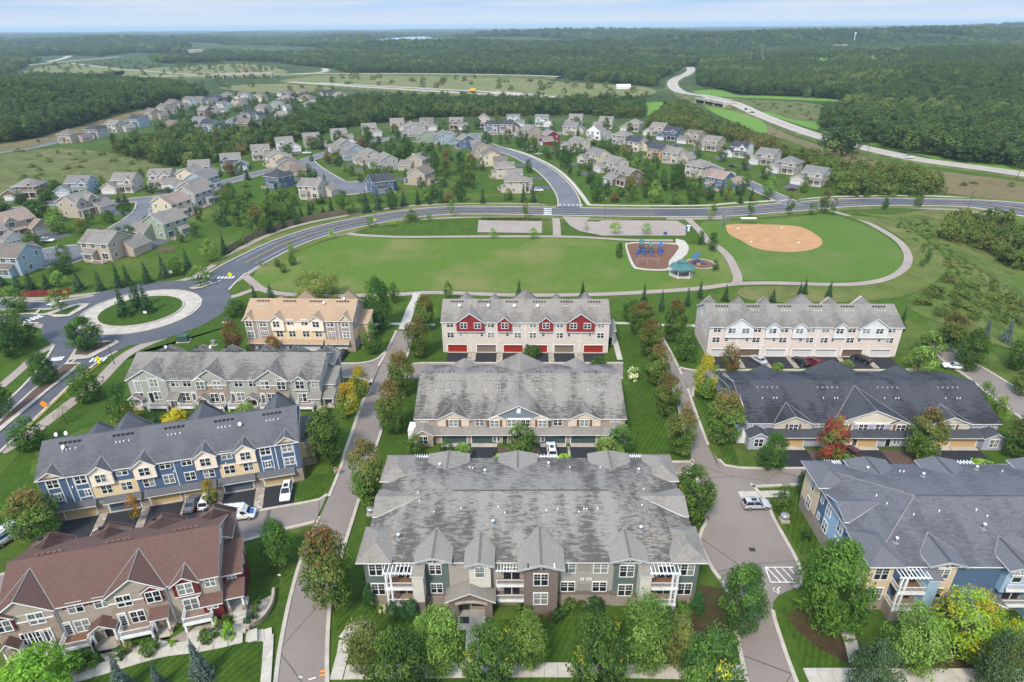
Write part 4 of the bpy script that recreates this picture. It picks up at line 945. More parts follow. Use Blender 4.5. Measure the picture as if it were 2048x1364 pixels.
for v, z in ((3, 7), (5.5, 7.4), (8, 7), (3.4, 4.2), (6.2, 4.4), (9.5, 7), (6.5, 9.3)): window(B3, 0, z, .8, 1.2, v, 'l', nx=1)
CRM = C3(233, 216, 194); YEL = C3(214, 190, 150); L = 27.7; GB = C3(150, 140, 130); ROOFTAN = (.36, .25, .16)
w1 = [(.98 + .05, 6.95, 1.55, 1.55, 0), (4.65, 6.95, 1.6, 1.55, 0), (8.3, 7.05, 1.55, 1.5, -.5), (11.8, 7.4, 1.6, 1.45, 0), (15.4, 7.4, 1.6, 1.45, 0), (18.45, 7.1, 1.6, 1.5, -.5), (22.0, 7.1, 1.65, 1.5, 0), (25.75, 7.1, 1.65, 1.5, 0),
      (1.05, 3.8, 1.55, 1.55, 0), (4.7, 4.4, .9, 1.1, 0), (8.6, 4.05, 1.6, 1.55, 0), (11.85, 4.1, 1.6, 1.6, 0), (15.4, 4.1, 1.6, 1.6, 0), (18.7, 4.15, 1.65, 1.5, 0), (22.0, 4.4, .75, 1.1, 0), (25.8, 4.0, 1.6, 1.6, 0)]
tr1 = [(a, a + .12, -.05, 0, 3.4, 8.6) for a in (.02, 1.95, 3.55, 5.7, 20.95, 22.95, 24.75, 26.7)] + [(a, b, -.045, 0, z, z + .12) for a, b in ((.02, 1.95), (3.55, 5.7), (20.95, 22.95), (24.75, 26.7)) for z in (5.6, 6.7)]
B1 = garage_row('tan-roofed town house row of four with cream bays, grey panels and white garage doors', (-68.01, 146.4), -2.26, L, 12.4, 8.85, 12.1, GB, ROOFTAN,
    [(-.3, 2.5, -.06, 8.5, 8.85, 10.3, YEL), (6.9, 10.25, -.5, 6.1, 8.95, 10.25, CRM), (16.9, 20.35, -.5, 6.1, 8.95, 10.25, CRM), (24.3, 27.4, -.06, 8.5, 8.85, 10.35, YEL)],
    tr1 + [(3.05, 3.2, -.06, 0, 3.3, 8.7), (13.55, 13.7, -.06, 0, 3.4, 8.7), (23.85, 24.0, -.06, 0, 3.3, 8.7)], w1,
    [(1.7, 4.9, 2.05, (.55, .54, .52, 1), -.14), (8.1, 4.9, 2.05, (.55, .54, .52, 1), -.14), (14.0, 4.9, 2.05, (.55, .54, .52, 1), -.14), (20.7, 4.9, 2.05, (.55, .54, .52, 1), -.14)], [], [(5.3, 2.2, 10.4), (12.3, 3.4, 12.0), (23.9, 3.4, 12.0)],
    pents=[(.1, 7.2), (7.6, 19.7), (20.2, 26.5)], panels=[(10.3, 16.85, 6.05, 8.8, CRM), (6.9, 20.3, 3.3, 6.05, YEL)], weather=.12, drives=[(1.5, 6.8), (7.9, 13.2), (13.8, 19.1), (20.5, 26)], beds=[(6.9, 7.8), (19.2, 20.4)])
for nm, Bx, cs in (('B1', B1, (YEL, ROOFTAN)),):
    m = MB(); m.box(27.7, 30.3, 4.5, 9.5, 0, 6.2, 'siding'); part(Bx, 'side_wing', m, YEL)
    m = MB(); slab(m, [(27.7, 4.1, 6.2), (30.7, 4.1, 6.2), (30.7, 9.9, 7.6), (27.7, 9.9, 7.6)]); part(Bx, 'side_wing_roof', m, ROOFTAN + (.1,)); window(Bx, 29, 5.0, .75, .8, 4.48)
    m = MB(); m.box(27.72, 27.78, .3, 9, 3.0, 5.6, 'siding'); part(Bx, 'siding_panel', m, YEL)
    for v, z in ((3, 7), (3.6, 9.6), (6, 9.9)): window(Bx, 27.72, z, .7, 1.1, v, 'r', nx=1)
dish(B1, 19.6, 4.4, 11.2); dish(B1, 24.6, 5.6, 11.8)
BLU = (.070, .115, .195, 1); L = 40.95; NAVY = (.112, .110, .118)
w5 = [(1.95, 6.75, 1.6, 1.45, 0), (6.1, 6.8, 1.55, 1.5, 0), (9.25, 6.75, 1.55, 1.5, -.5), (12.4, 7.2, 1.6, 1.5, 0), (15.9, 6.75, 1.6, 1.5, -.5), (19.1, 7.2, 1.6, 1.5, 0), (22.5, 7.2, 1.5, 1.5, 0), (25.55, 6.8, 1.55, 1.5, -.5), (29.0, 7.2, 1.6, 1.55, 0), (32.1, 6.8, 1.6, 1.5, -.5), (35.4, 6.9, 1.55, 1.5, 0), (39.1, 6.85, 1.6, 1.5, 0),
      (2.0, 4.0, .85, 1.3, 0), (6.5, 4.1, .85, 1.3, 0), (9.35, 4.0, 1.55, 1.55, 0), (12.45, 4.05, 1.6, 1.6, 0), (15.9, 4.05, 1.6, 1.55, 0), (19.1, 4.05, 1.6, 1.7, 0), (22.5, 4.0, 1.6, 1.6, 0), (25.55, 4.0, 1.65, 1.5, 0), (28.95, 4.05, 1.7, 1.65, 0), (32.1, 4.05, 1.5, 1.6, 0), (35.4, 4.15, .85, 1.25, 0), (39.1, 3.95, 1.6, 1.5, 0)]
tr5 = [(a, a + .12, -.05, 0, 3.3, 8.7) for a in (.95, 2.85, 5.0, 7.0, 34.4, 36.3, 38.0, 40.1)] + [(a, b, -.045, 0, z, z + .12) for a, b in ((.95, 2.85), (5.0, 7.0), (34.4, 36.3), (38.0, 40.1)) for z in (3.85, 5.5, 6.55)] + [(a, a + .14, -.09, 0, 3.3, 8.7) for a in (4.05, 20.4, 37.0)]
B5 = garage_row('blue town house row with cream bays, dark grey roof and tan garage doors', (-78.28, 83.1), 14.89, L, 12.6, 8.9, 12.3, BLU, NAVY,
    [(0, 3.9, -.06, 8.55, 8.9, 10.15, YEL), (7.6, 11.0, -.5, 6.2, 8.9, 10.15, CRM), (14.2, 17.6, -.5, 6.2, 8.9, 10.15, CRM), (23.85, 27.3, -.5, 6.2, 8.9, 10.15, CRM), (30.4, 33.75, -.5, 6.2, 8.9, 10.15, CRM), (37.2, 40.95, -.06, 8.55, 8.9, 10.2, YEL)],
    tr5, w5, [(u, 4.8, 2.1, c, -.14) for u, c in ((2.0, (.52, .38, .19, 1)), (8.85, (.10, .125, .165, 1)), (15.3, (.52, .38, .19, 1)), (20.9, (.52, .38, .19, 1)), (27.4, (.10, .125, .165, 1)), (34.2, (.52, .38, .19, 1)))], [], [(6.2, 2.4, 10.9), (11.4, 3.4, 12.1), (24.2, 3.4, 12.2), (37.4, 2.9, 12.2)],
    pents=[(1.0, 7.3), (8.4, 14.3), (14.8, 26.4), (26.7, 32.9), (33.6, 39.7)], panels=[(7.25, 14.15, 3.3, 6.15, YEL), (27.35, 33.75, 3.3, 6.15, YEL), (17.7, 20.4, 8.2, 8.85, CRM)], weather=.35,
    drives=[(1.75, 6.95), (8.5, 13.7), (15.2, 20.4), (20.9, 26.1), (27.2, 32.45), (34.2, 39.3)], beds=[(7.05, 8.4), (13.8, 15.1), (20.5, 20.85), (26.2, 27.1), (32.55, 34.1)])
m = MB(); m.box(40.97, 43.2, 3.6, 9.6, .5, 6.1, 'siding'); part(B5, 'side_wing', m, C3(205, 186, 160)); boxpart(B5, 'stone_base', (40.96, 43.3, 3.5, 9.7, -.2, 2.4), 'block_stone')
m = MB(); slab(m, [(40.97, 9.9, 7.6), (40.97, 3.3, 6.1), (43.6, 3.3, 6.1), (43.6, 9.9, 7.6)]); part(B5, 'side_wing_roof', m, NAVY + (.2,)); window(B5, 42.1, 4.9, .75, .8, 3.58)
m = MB(); m.box(40.97, 41.05, .5, 12, 3, 8.2, 'siding'); part(B5, 'siding_panel', m, C3(205, 186, 160))
for u, c in ((4.6, 6.2), (10.6, 6.2), (15.0, 3), (28.6, 6.2), (20.2, 6.2)): sconce(B5, u, c)
dish(B5, 1.5, 7.6, 11.9); dish(B5, 3.1, 7.4, 12.0); dish(B5, 3.4, 4.3, 11.2); dish(B5, 31.5, 3.9, 11)

# ------------------------------------------------------------------ rows with their decks and porches to the camera
def deck(B, u0, u1, zt, zg, vp=-2.2, floor='deck_wood'):
    m = MB(); m.box(u0, u1, vp, -.02, zt - .12, zt, floor); D_ = part(B, 'deck', m)
    m = MB(); m.box(u0 - .06, u1 + .06, vp - .06, vp + .06, zt - .42, zt + .01, 'white_trim'); m.box(u0 - .06, u0 + .04, vp + .07, -.02, zt - .42, zt + .01, 'white_trim'); m.box(u1 - .04, u1 + .06, vp + .07, -.02, zt - .42, zt + .01, 'white_trim'); obj('rim_board', m.mesh('rim_board'), D_)
    for u in (u0 + .1, u1 - .1):
        m = MB(); m.box(u - .13, u + .13, vp + .1, vp + .36, zg - .3, zt - .13, 'white_trim'); obj('post', m.mesh('post'), D_)
    o = railing(B, [(u0, -.05), (u0, vp), (u1, vp), (u1, -.05)], zt); o.parent = D_
    return D_
def porch(B, u0, u1, zg, ze, zp, croof, vp=-1.6, kind='gable', doorcol=(.05, .02, .018, 1)):
    m = MB()
    if kind == 'gable':
        gable_v(m, u0, u1, vp, 0, ze, zp, .2, .25)
    else: slab(m, [(u0 - .2, vp - .3, ze), (u1 + .2, vp - .3, ze), (u1 + .2, -.02, zp), (u0 - .2, -.02, zp)], .16)
    P = part(B, 'porch', m, croof + (.35,))
    if kind == 'gable':
        m = MB(); um = (u0 + u1) / 2; m.prism([(u0, vp, ze - .1), (u1, vp, ze - .1), (um, vp, zp - .25)][::-1], (0, .1, 0), 'siding'); obj('gable_end', m.mesh('gable_end'), P, C3(170, 160, 150))
    for u in (u0 + .2, u1 - .2):
        m = MB(); m.box(u - .22, u + .22, vp + .02, vp + .46, zg, zg + .9, 'ledge_stone'); m.tube((u, vp + .24, zg + .9), (u, vp + .24, ze - .15), .17, 'white_trim', 4, .12); obj('column', m.mesh('column'), P)
    m = MB(); m.box(u0, u1, vp, -.02, zg - .5, zg + .28, 'concrete')
    for i in range(2): m.box(u0 + .3, u1 - .3, vp - .35 * (i + 1), vp - .35 * i, zg - .5, zg + .28 - .14 * (i + 1), 'concrete')
    obj('step', m.mesh('step'), P)
    d = door(B, (u0 + u1) / 2, zg + .28, v=-.02, col=doorcol)
    return P
def deck_row(label, origin, ang, L, zg, c_wall, c_roof, c_acc, u_off, weather, full, stone='ledge_stone', floors={}):
    """u_off: where this row's measured numbers start; the layout repeats in units"""
    B = thing('townhouse_row', label, 'town houses', (origin[0], origin[1], 0), R(ang), 'town house rows')
    D, ze, zr = 12.5, 9.05, 12.15; sl = (zr - ze) / (D / 2); U = lambda u: u - u_off
    m = MB(); gwall_x(m, 0, U(40.6) if False else 40.8 - u_off + 0, 0, D, -.3, ze, zr - .05, 'siding'); part(B, 'wall', m, c_wall)
    bigs = [(27.35, 34.3), (14.4, 21.3)] + ([(.4, 8.5)] if full else [(.8, 7.8)])
    m = MB(); gable_x(m, 0, 40.8 - u_off, 0, D, ze, zr)
    for a, b in bigs: dormer(m, U(a), U(b), -.35, 9.1, 11.55, (0, ze, sl))
    dormer(m, U(35.25), U(38.4), -.35, 9.0, 10.1, (0, ze, sl))
    part(B, 'roof', m, c_roof + (weather,)).pass_index = int(ze * 10)
    for um in (3, 10.5, 17.2, 25, 32, 39.2):
        if U(um) < 0: continue
        hw = 2.6; m = MB(); gwall(m, U(um) - hw, U(um) + hw, D - .4, D + .4, 0, ze, ze + hw * sl * 1.1, 'siding'); part(B, 'rear_gable', m, c_wall)
        m = MB(); gable_v(m, U(um) - hw, U(um) + hw, D + .4, D / 2 + 1.2, ze, ze + hw * sl * 1.1, .3, -1.0 + .4, D + .3); 
        gable_v(m, U(um) - hw, U(um) + hw, D / 2 + .6, D + .9, ze, ze + hw * sl * 1.1, .3, 0)
        part(B, 'rear_gable_roof', m, c_roof + (weather * .5,)); vents(B, [U(um) - 1.1, U(um) - 1.3], (D + .2, ze + 1.0), 'black_metal', .34)
    for i, (a, b) in enumerate(bigs):
        m = MB(); gwall(m, U(a), U(b), -.35, .4, zg, 9.1, 11.45, 'siding'); part(B, 'gable_bay', m, c_wall)
        if not (full and i == 2):
            boxpart(B, 'stone_panel', (U(a) + .15, U(b) - .1, -.362, 0, zg + .2, 7.55), stone); boxpart(B, 'trim_board', (U(a) + .12, U(b) - .1, -.43, 0, 7.56, 7.72), 'white_trim')
            # small nested gable over one window
            s = 1 if i == 0 else -1; c = U((a + b) / 2) + s * 2.1
            m = MB(); gwall(m, c - 1.15, c + 1.15, -.62, 0, 6.9, 9.0, 9.75, 'siding'); part(B, 'nested_gable', m, c_acc)
            m = MB(); gable_v(m, c - 1.25, c + 1.25, -.62, .2, 9.0, 9.85, .15, .2); part(B, 'nested_roof', m, c_roof + (.2,))
            for uu, vv in ((c, -.63), (U((a + b) / 2) - s * 1.45, -.36)): window(B, uu, 6.95, 1.65, 1.75, vv)
        else:
            for x in (1.6, 2.9, 4.6, 6.6): boxpart(B, 'trim_board', (U(x), U(x) + .12, -.41, 0, 6.0, 9.6), 'white_trim')
            window(B, U(2.4), 8.0, 1.0, .6, -.36); window(B, U(5.9), 7.4, 1.65, 1.75, -.36)
            window(B, U(2.1), 4.2, 1.6, 1.6, -.36); door(B, U(4.55), 3.55, v=-.36, h=2.3); window(B, U(6.0), 4.2, 1.5, 1.8, -.36)
    m = MB(); gwall(m, U(35.25), U(38.4), -.35, .3, 6.6, 9.0, 10.0, 'siding'); part(B, 'gable_bay', m, c_acc if c_acc != c_wall else c_wall)
    boxpart(B, 'trim_board', (U(35.2), U(38.45), -.4, 0, 6.47, 6.6), 'white_trim')
    window(B, U(36.75), 6.95, 1.75, 1.75, -.36); window(B, U(40.1) - .3, 7.1, 1.2, 1.6, 0); window(B, U(36.75), 3.6, 1.65, 1.9, 0); door(B, U(38.3), 3.4, v=0, h=2.3)
    for a in (22.85, 25.9) + ((9.3, 11.85) if full else ()):
        window(B, U(a) + .8, 7.2, 1.65, 1.7, 0)
        if c_acc != c_wall: boxpart(B, 'siding_panel', (U(a) - .7, U(a) + 2.3, -.02, .1, 8.0, 8.9), 'siding', c_acc)
    for a, dd in ((23.6, 21.9), (30.3, 28.5), (18.1, 19.8)) + (((11.7, 13.5),) if full else ((17.6, 19.4),)):
        if U(a) < 0: continue
        v = -.36 if any(p < a < q for p, q in bigs) else 0
        v -= .03 if v else 0
        window(B, U(a), 3.75, 1.6, 1.9, v); door(B, U(dd), 3.42, .8, 2.3, v=v, col=(.5, .5, .5, 1))
    for a, b in ((21.4, 24.6), (28.2, 32.0), (35.85, 39.4)) + (((4.2, 8.4), (10.8, 14.3), (17.3, 20.4)) if full else ((16.9, 20.1),)):
        deck(B, U(a), U(b), 3.42, zg, floor=floors.get(a, 'deck_wood'))
    for a, b, kd in ((24.75, 27.7, 'gable'), (32.1, 34.1, 'shed')) + (((.0, 2.9, 'gable'), (8.6, 10.6, 'shed'), (14.6, 17.2, 'gable')) if full else ((14.7, 16.7, 'gable'),)):
        porch(B, U(a), U(b), zg, 4.9, 5.9, c_roof, kind=kd)
    for a in (8.55, 14.35, 21.35, 27.3, 34.35):
        if U(a) > 0: downspout(B, U(a), -.0, zg + .2, 8.9)
    # entry wing on the right-hand end
    e = 40.8 - u_off
    m = MB(); m.box(e, e + 2.3, 2.0, 7.2, zg - .3, 7.0, 'siding'); part(B, 'entry_wing', m, c_acc)
    m = MB(); slab(m, [(e, 1.6, 6.9), (e + 2.7, 1.6, 6.9), (e + 2.7, 7.4, 8.3), (e, 7.4, 8.3)]); part(B, 'entry_roof', m, c_roof + (.3,))
    window(B, e + 1.2, 5.4, 1.0, .9, 1.98); window(B, e + 2.3, 5.2, .7, 1.3, 3.5, 'r', nx=1); window(B, e + 2.3, 5.2, .7, 1.3, 5.5, 'r', nx=1)
    for v, z in ((5.6, 9.6), (6.8, 9.4), (8.5, 6.4)): window(B, e, z, .7, 1.1, v, 'r', nx=1)
    m = MB(); m.box(e - 2.4, e, -1.0, -.01, zg - .3, 5.0, 'siding'); part(B, 'entry_wing', m, c_acc)
    m = MB(); slab(m, [(e - 2.7, -1.35, 4.95), (e + .2, -1.35, 4.95), (e + .2, -.02, 5.9), (e - 2.7, -.02, 5.9)]); part(B, 'entry_roof', m, c_roof + (.3,)); window(B, e - 1.2, 4.05, 1.2, .6, -1.02)
    m = MB(); slab(m, [(e + .2, -.6, 4.7), (e + 2.8, -.6, 4.7), (e + 2.8, 1.98, 5.7), (e + .2, 1.98, 5.7)]); P = part(B, 'porch', m, c_roof + (.3,))
    for u in (e + .5, e + 2.4):
        m = MB(); m.box(u - .25, u + .25, -.5, 0, zg - .2, zg + 1.3, stone); m.tube((u, -.25, zg + 1.3), (u, -.25, 4.6), .17, 'white_trim', 4, .12); obj('column', m.mesh('column'), P)
    m = MB(); m.box(e, e + 2.7, -.6, 1.98, zg - .4, zg + .4, 'concrete'); obj('step', m.mesh('step'), P); door(B, e + 1.5, zg + .4, v=1.98)
    n = int((40.8 - u_off) / 7)
    for i in range(n): vents(B, [(40.8 - u_off) * (i + .5) / n + d for d in (-1.4, -.7, 0, .7, 1.4)], (D / 2 + .7, zr - .7 * sl), 'black_metal' if weather > .1 else 'wood_brown', .34)
    for a, b in bigs[:2]:
        vents(B, [U((a + b) / 2) - .7], (1.0, 10.9), 'black_metal' if weather > .1 else 'wood_brown', .34); vents(B, [U((a + b) / 2) - 1.2], (.4, 10.6), 'black_metal' if weather > .1 else 'wood_brown', .34)
    return B
GRN = C3(158, 158, 150)
B4 = deck_row('grey-green town house row with three big gables, stone bands and white decks', (-81.4, 116.1), -1.2, 42, 2.3, GRN, (.205, .188, .166), GRN, 0, .75, True)
dish(B4, 4, 10, 10.9); dish(B4, 14, 10, 10.9)
_a = R(15.2)
B6 = deck_row('brown-roofed town house row with red and taupe siding, tan stone and white decks', (-59 - .4 * math.sin(_a) - 6 * math.cos(_a), 57.1 + .4 * math.cos(_a) - 6 * math.sin(_a)), 15.2, 26, 1.5, C3(158, 146, 133), (.125, .072, .058), (.14, .018, .02, 1), 15.25, .06, False, floors={21.4: 'wood_brown'})
_o = B6.location
# ------------------------------------------------------------------ two-storey rows with a long skirt roof over their garages
def carriage(label, origin, ang, L, ze, zr, vr, D, c_wall, c_gab, c_roof, c_trim_gab, gcol, gars, weather, hip_left=False, zo=0.0):
    B = thing('townhouse_row', label, 'town houses', (origin[0], origin[1], zo), R(ang), 'town house rows')
    v0 = 1.5; sl = (zr - ze) / (vr - v0)
    m = MB(); gwall_x(m, 0, L, v0, D, -.3, ze, zr - .05, 'siding', vr); part(B, 'wall', m, c_wall)
    m = MB(); m.box(.0, L, 0.0, v0 + .1, -.3, 2.75, 'siding'); part(B, 'garage_front', m, c_wall)
    k_ = L / 41.8
    G = [(4.45 * k_, 10.75 * k_, 6.8), (14.25 * k_, 27.05 * k_, 8.25), (30.5 * k_, 36.95 * k_, 6.7)]
    G = [(a, b, ze + (p - 5.15)) for a, b, p in G]
    m = MB(); gable_x(m, 0, L, v0, D, ze, zr, vr=vr)
    for a, b, p in G: dormer(m, a, b, v0 - .25, ze, p, (v0, ze, sl))
    part(B, 'roof', m, c_roof + (weather,)).pass_index = int(ze * 10)
    for um, hw, zp in ((8.3 * k_, 3.2, ze + 1.7), (21 * k_, 6.2, ze + 3.1), (33.6 * k_, 3.2, ze + 1.7)):
        m = MB(); gable_v(m, um - hw, um + hw, vr + .2 + (zr - zp) / sl * 0, D + .3, ze, zp, .3, 0); part(B, 'rear_gable_roof', m, c_roof + (weather * .6,))
        m = MB(); gwall(m, um - hw, um + hw, D - .5, D + .2, 0, ze, zp - .1, 'siding'); part(B, 'rear_gable', m, c_gab)
    for i, (a, b, p) in enumerate(G):
        m = MB(); gwall(m, a, b, v0 - .25, v0 + .3, 2.6, ze, p - .12, 'siding'); part(B, 'gable_bay', m, c_gab if i != 1 else c_trim_gab)
        if i == 1:
            for c in (a + 2.2, b - 2.2):
                m = MB(); gwall(m, c - 1.75, c + 1.75, v0 - .5, v0, 2.6, ze, ze + .72, 'siding'); part(B, 'nested_gable', m, c_gab)
                m = MB(); gable_v(m, c - 1.8, c + 1.8, v0 - .5, v0 + 0, ze, ze + .85, .2, .2); part(B, 'nested_roof', m, c_roof + (.2,))
            boxpart(B, 'trim_board', (a + 3.9, b - 3.9, v0 - .35, v0 - .26, ze - .12, ze + .08), 'white_trim'); boxpart(B, 'siding_panel', (a + 3.8, b - 3.8, v0 - .29, v0, 2.6, ze - .13), 'siding', c_wall)
            if gcol == 'dark': boxpart(B, 'louvre', ((a + b) / 2 - .4, (a + b) / 2 + .4, v0 - .33, v0 - .1, ze + 1.2, ze + 2.3), 'white_trim')
    zs = ze - 1.8
    for c in (7.65 * k_, 12.85 * k_, 15.85 * k_, 19.25 * k_, 22.0 * k_, 25.4 * k_, 28.45 * k_, 33.7 * k_):
        v = v0
        for i, (a, b, p) in enumerate(G):
            if a < c < b: v = v0 - (.52 if i == 1 and abs(c - (a + b) / 2) > 3.5 else .31)
        window(B, c, zs, 1.65, 1.5, v - .02)
        if any(abs(c - q * k_) < .1 for q in (7.65, 15.85, 25.4, 33.7)):
            for s in (-1.28, 1.28): boxpart(B, 'shutter', (c + s - .22, c + s + .22, v - .07, v - .01, zs, zs + 1.55), 'wood_brown')
    for c in (1.5, L - 1.9):
        for q in (-.75, 0, .75): window(B, c + q, ze - .95, .45, .5, v0 - .02, nx=1)
    m = MB(); slab(m, [(3.6, -.9, 2.6), (L - 3.6, -.9, 2.6), (L - 3.6, v0 - .02, 3.35), (3.6, v0 - .02, 3.35)], .16); part(B, 'skirt_roof', m, c_roof + (.5,))
    for a, b in ((-.1, 3.7), (L - 3.9, L + .1)):
        m = MB(); gwall(m, a, b, -1.1, v0, -.3, 2.9, 3.9, 'siding'); part(B, 'end_bay', m, c_wall)
        m = MB(); gable_v(m, a, b, -1.1, v0, 2.9, 4.0, .25, .3); part(B, 'end_bay_roof', m, c_roof + (.3,)); window(B, (a + b) / 2, .75, 1.6, 1.7, -1.12)
    for g in gars:
        garage(B, g + 2.5, 4.95, 2.15, -.01, (.05, .085, .09, 1) if gcol == 'dark' else (.50, .33, .15, 1))
        m = MB(); m.box(g - .1, g + 5.1, -1.4, -.1, -.1, .14, 'concrete'); part(B, 'apron', m)
        m = MB(); m.box(g - .2, g + 5.2, -7.2, -1.4, -.1, .12, 'driveway_asphalt'); part(B, 'driveway', m)
    for c in (17.9 * k_, 23.4 * k_): door(B, c, .1, v=-.02); window(B, c + (-1.7 if c < L / 2 else 1.7), .6, 1.3, 1.5, -.02)
    for i in range(len(gars) - 1):
        m = MB(); m.box(gars[i] + 5.3, gars[i + 1] - .3, -7.2, -1.3, -.1, .09, 'river_rock' if gars[i + 1] - gars[i] < 7 else 'mulch'); part(B, 'rock_bed', m)
    n = 4
    for i in range(n): vents(B, [L * (i + .5) / n + d for d in (-2, -1, 0, 1, 2)], (vr - 1.9, zr - 1.9 * sl), 'grey_metal', .32)
    for i in range(n): vents(B, [L * (i + .5) / n + d for d in (-1.7, -.9, .6, 1.5)], (vr + 1.6, zr - 1.6 * sl), 'black_metal', .2)
    for i in range(n): pipes(B, [L * (i + .5) / n + d for d in (-1.7, .6, 1.2)], (vr - 4.6, zr - 4.6 * sl), .2)
    m = MB(); m.box(-1.6, -.02, 1.0, 4.0, .0, 2.5, 'white_trim'); part(B, 'side_porch', m)
    for v in (4.2, 8.5, 13, 17):
        window(B, 0, ze - 1.9, 1.3, 1.4, v, 'l'); window(B, 0, .9, 1.3, 1.4, v + .8, 'l'); window(B, L, ze - 1.9, 1.3, 1.4, v, 'r'); window(B, L, .9, 1.3, 1.4, v, 'r')
    return B
B7 = carriage('brown town house row with weathered grey roof and slate garage doors behind the apartments', (-19.5, 104.75), -.7, 41.9, 5.15, 9.0, 12.6, 23.4, C3(160, 142, 130), C3(208, 190, 172), (.235, .212, .184), C3(118, 128, 136), 'dark', (5.3, 11.3, 25.05, 31.1), 1.0)
B8 = carriage('lavender town house row with a charcoal roof and tan garage doors', (46.37, 103.0), -1.07, 49.2, 4.7, 8.25, 11.7, 21.8, C3(160, 160, 176), C3(190, 180, 164), (.062, .063, .072), C3(205, 195, 180), 'tan', (6.0, 15.1, 20.4, 34.3, 39.7), .85)
m = MB(); slab(m, [(-1.1, 1.2, 4.5), (-.05, 1.2, 5.1), (-.05, 11.7, 7.4), (-1.1, 11.7, 6.8)], .15); slab(m, [(-.05, 22, 5.1), (-1.1, 22, 4.5), (-1.1, 11.7, 6.8), (-.05, 11.7, 7.4)], .15); part(B8, 'side_skirt_roof', m, (.052, .054, .066, .4))
m = MB(); m.prism([(-.03, 4.5, 6.0), (-.03, 19, 6.0), (-.03, 11.7, 8.0)], (.1, 0, 0), 'siding'); part(B8, 'gable_end', m, C3(205, 195, 180))
for v in (6.4, 14.5): 
    m = MB(); slab(m, [(-1.5, v, 2.4), (-.05, v, 3.2), (-.05, v + 2.4, 3.2), (-1.5, v + 2.4, 2.4)], .14); part(B8, 'side_porch_roof', m, (.052, .054, .066, .4))

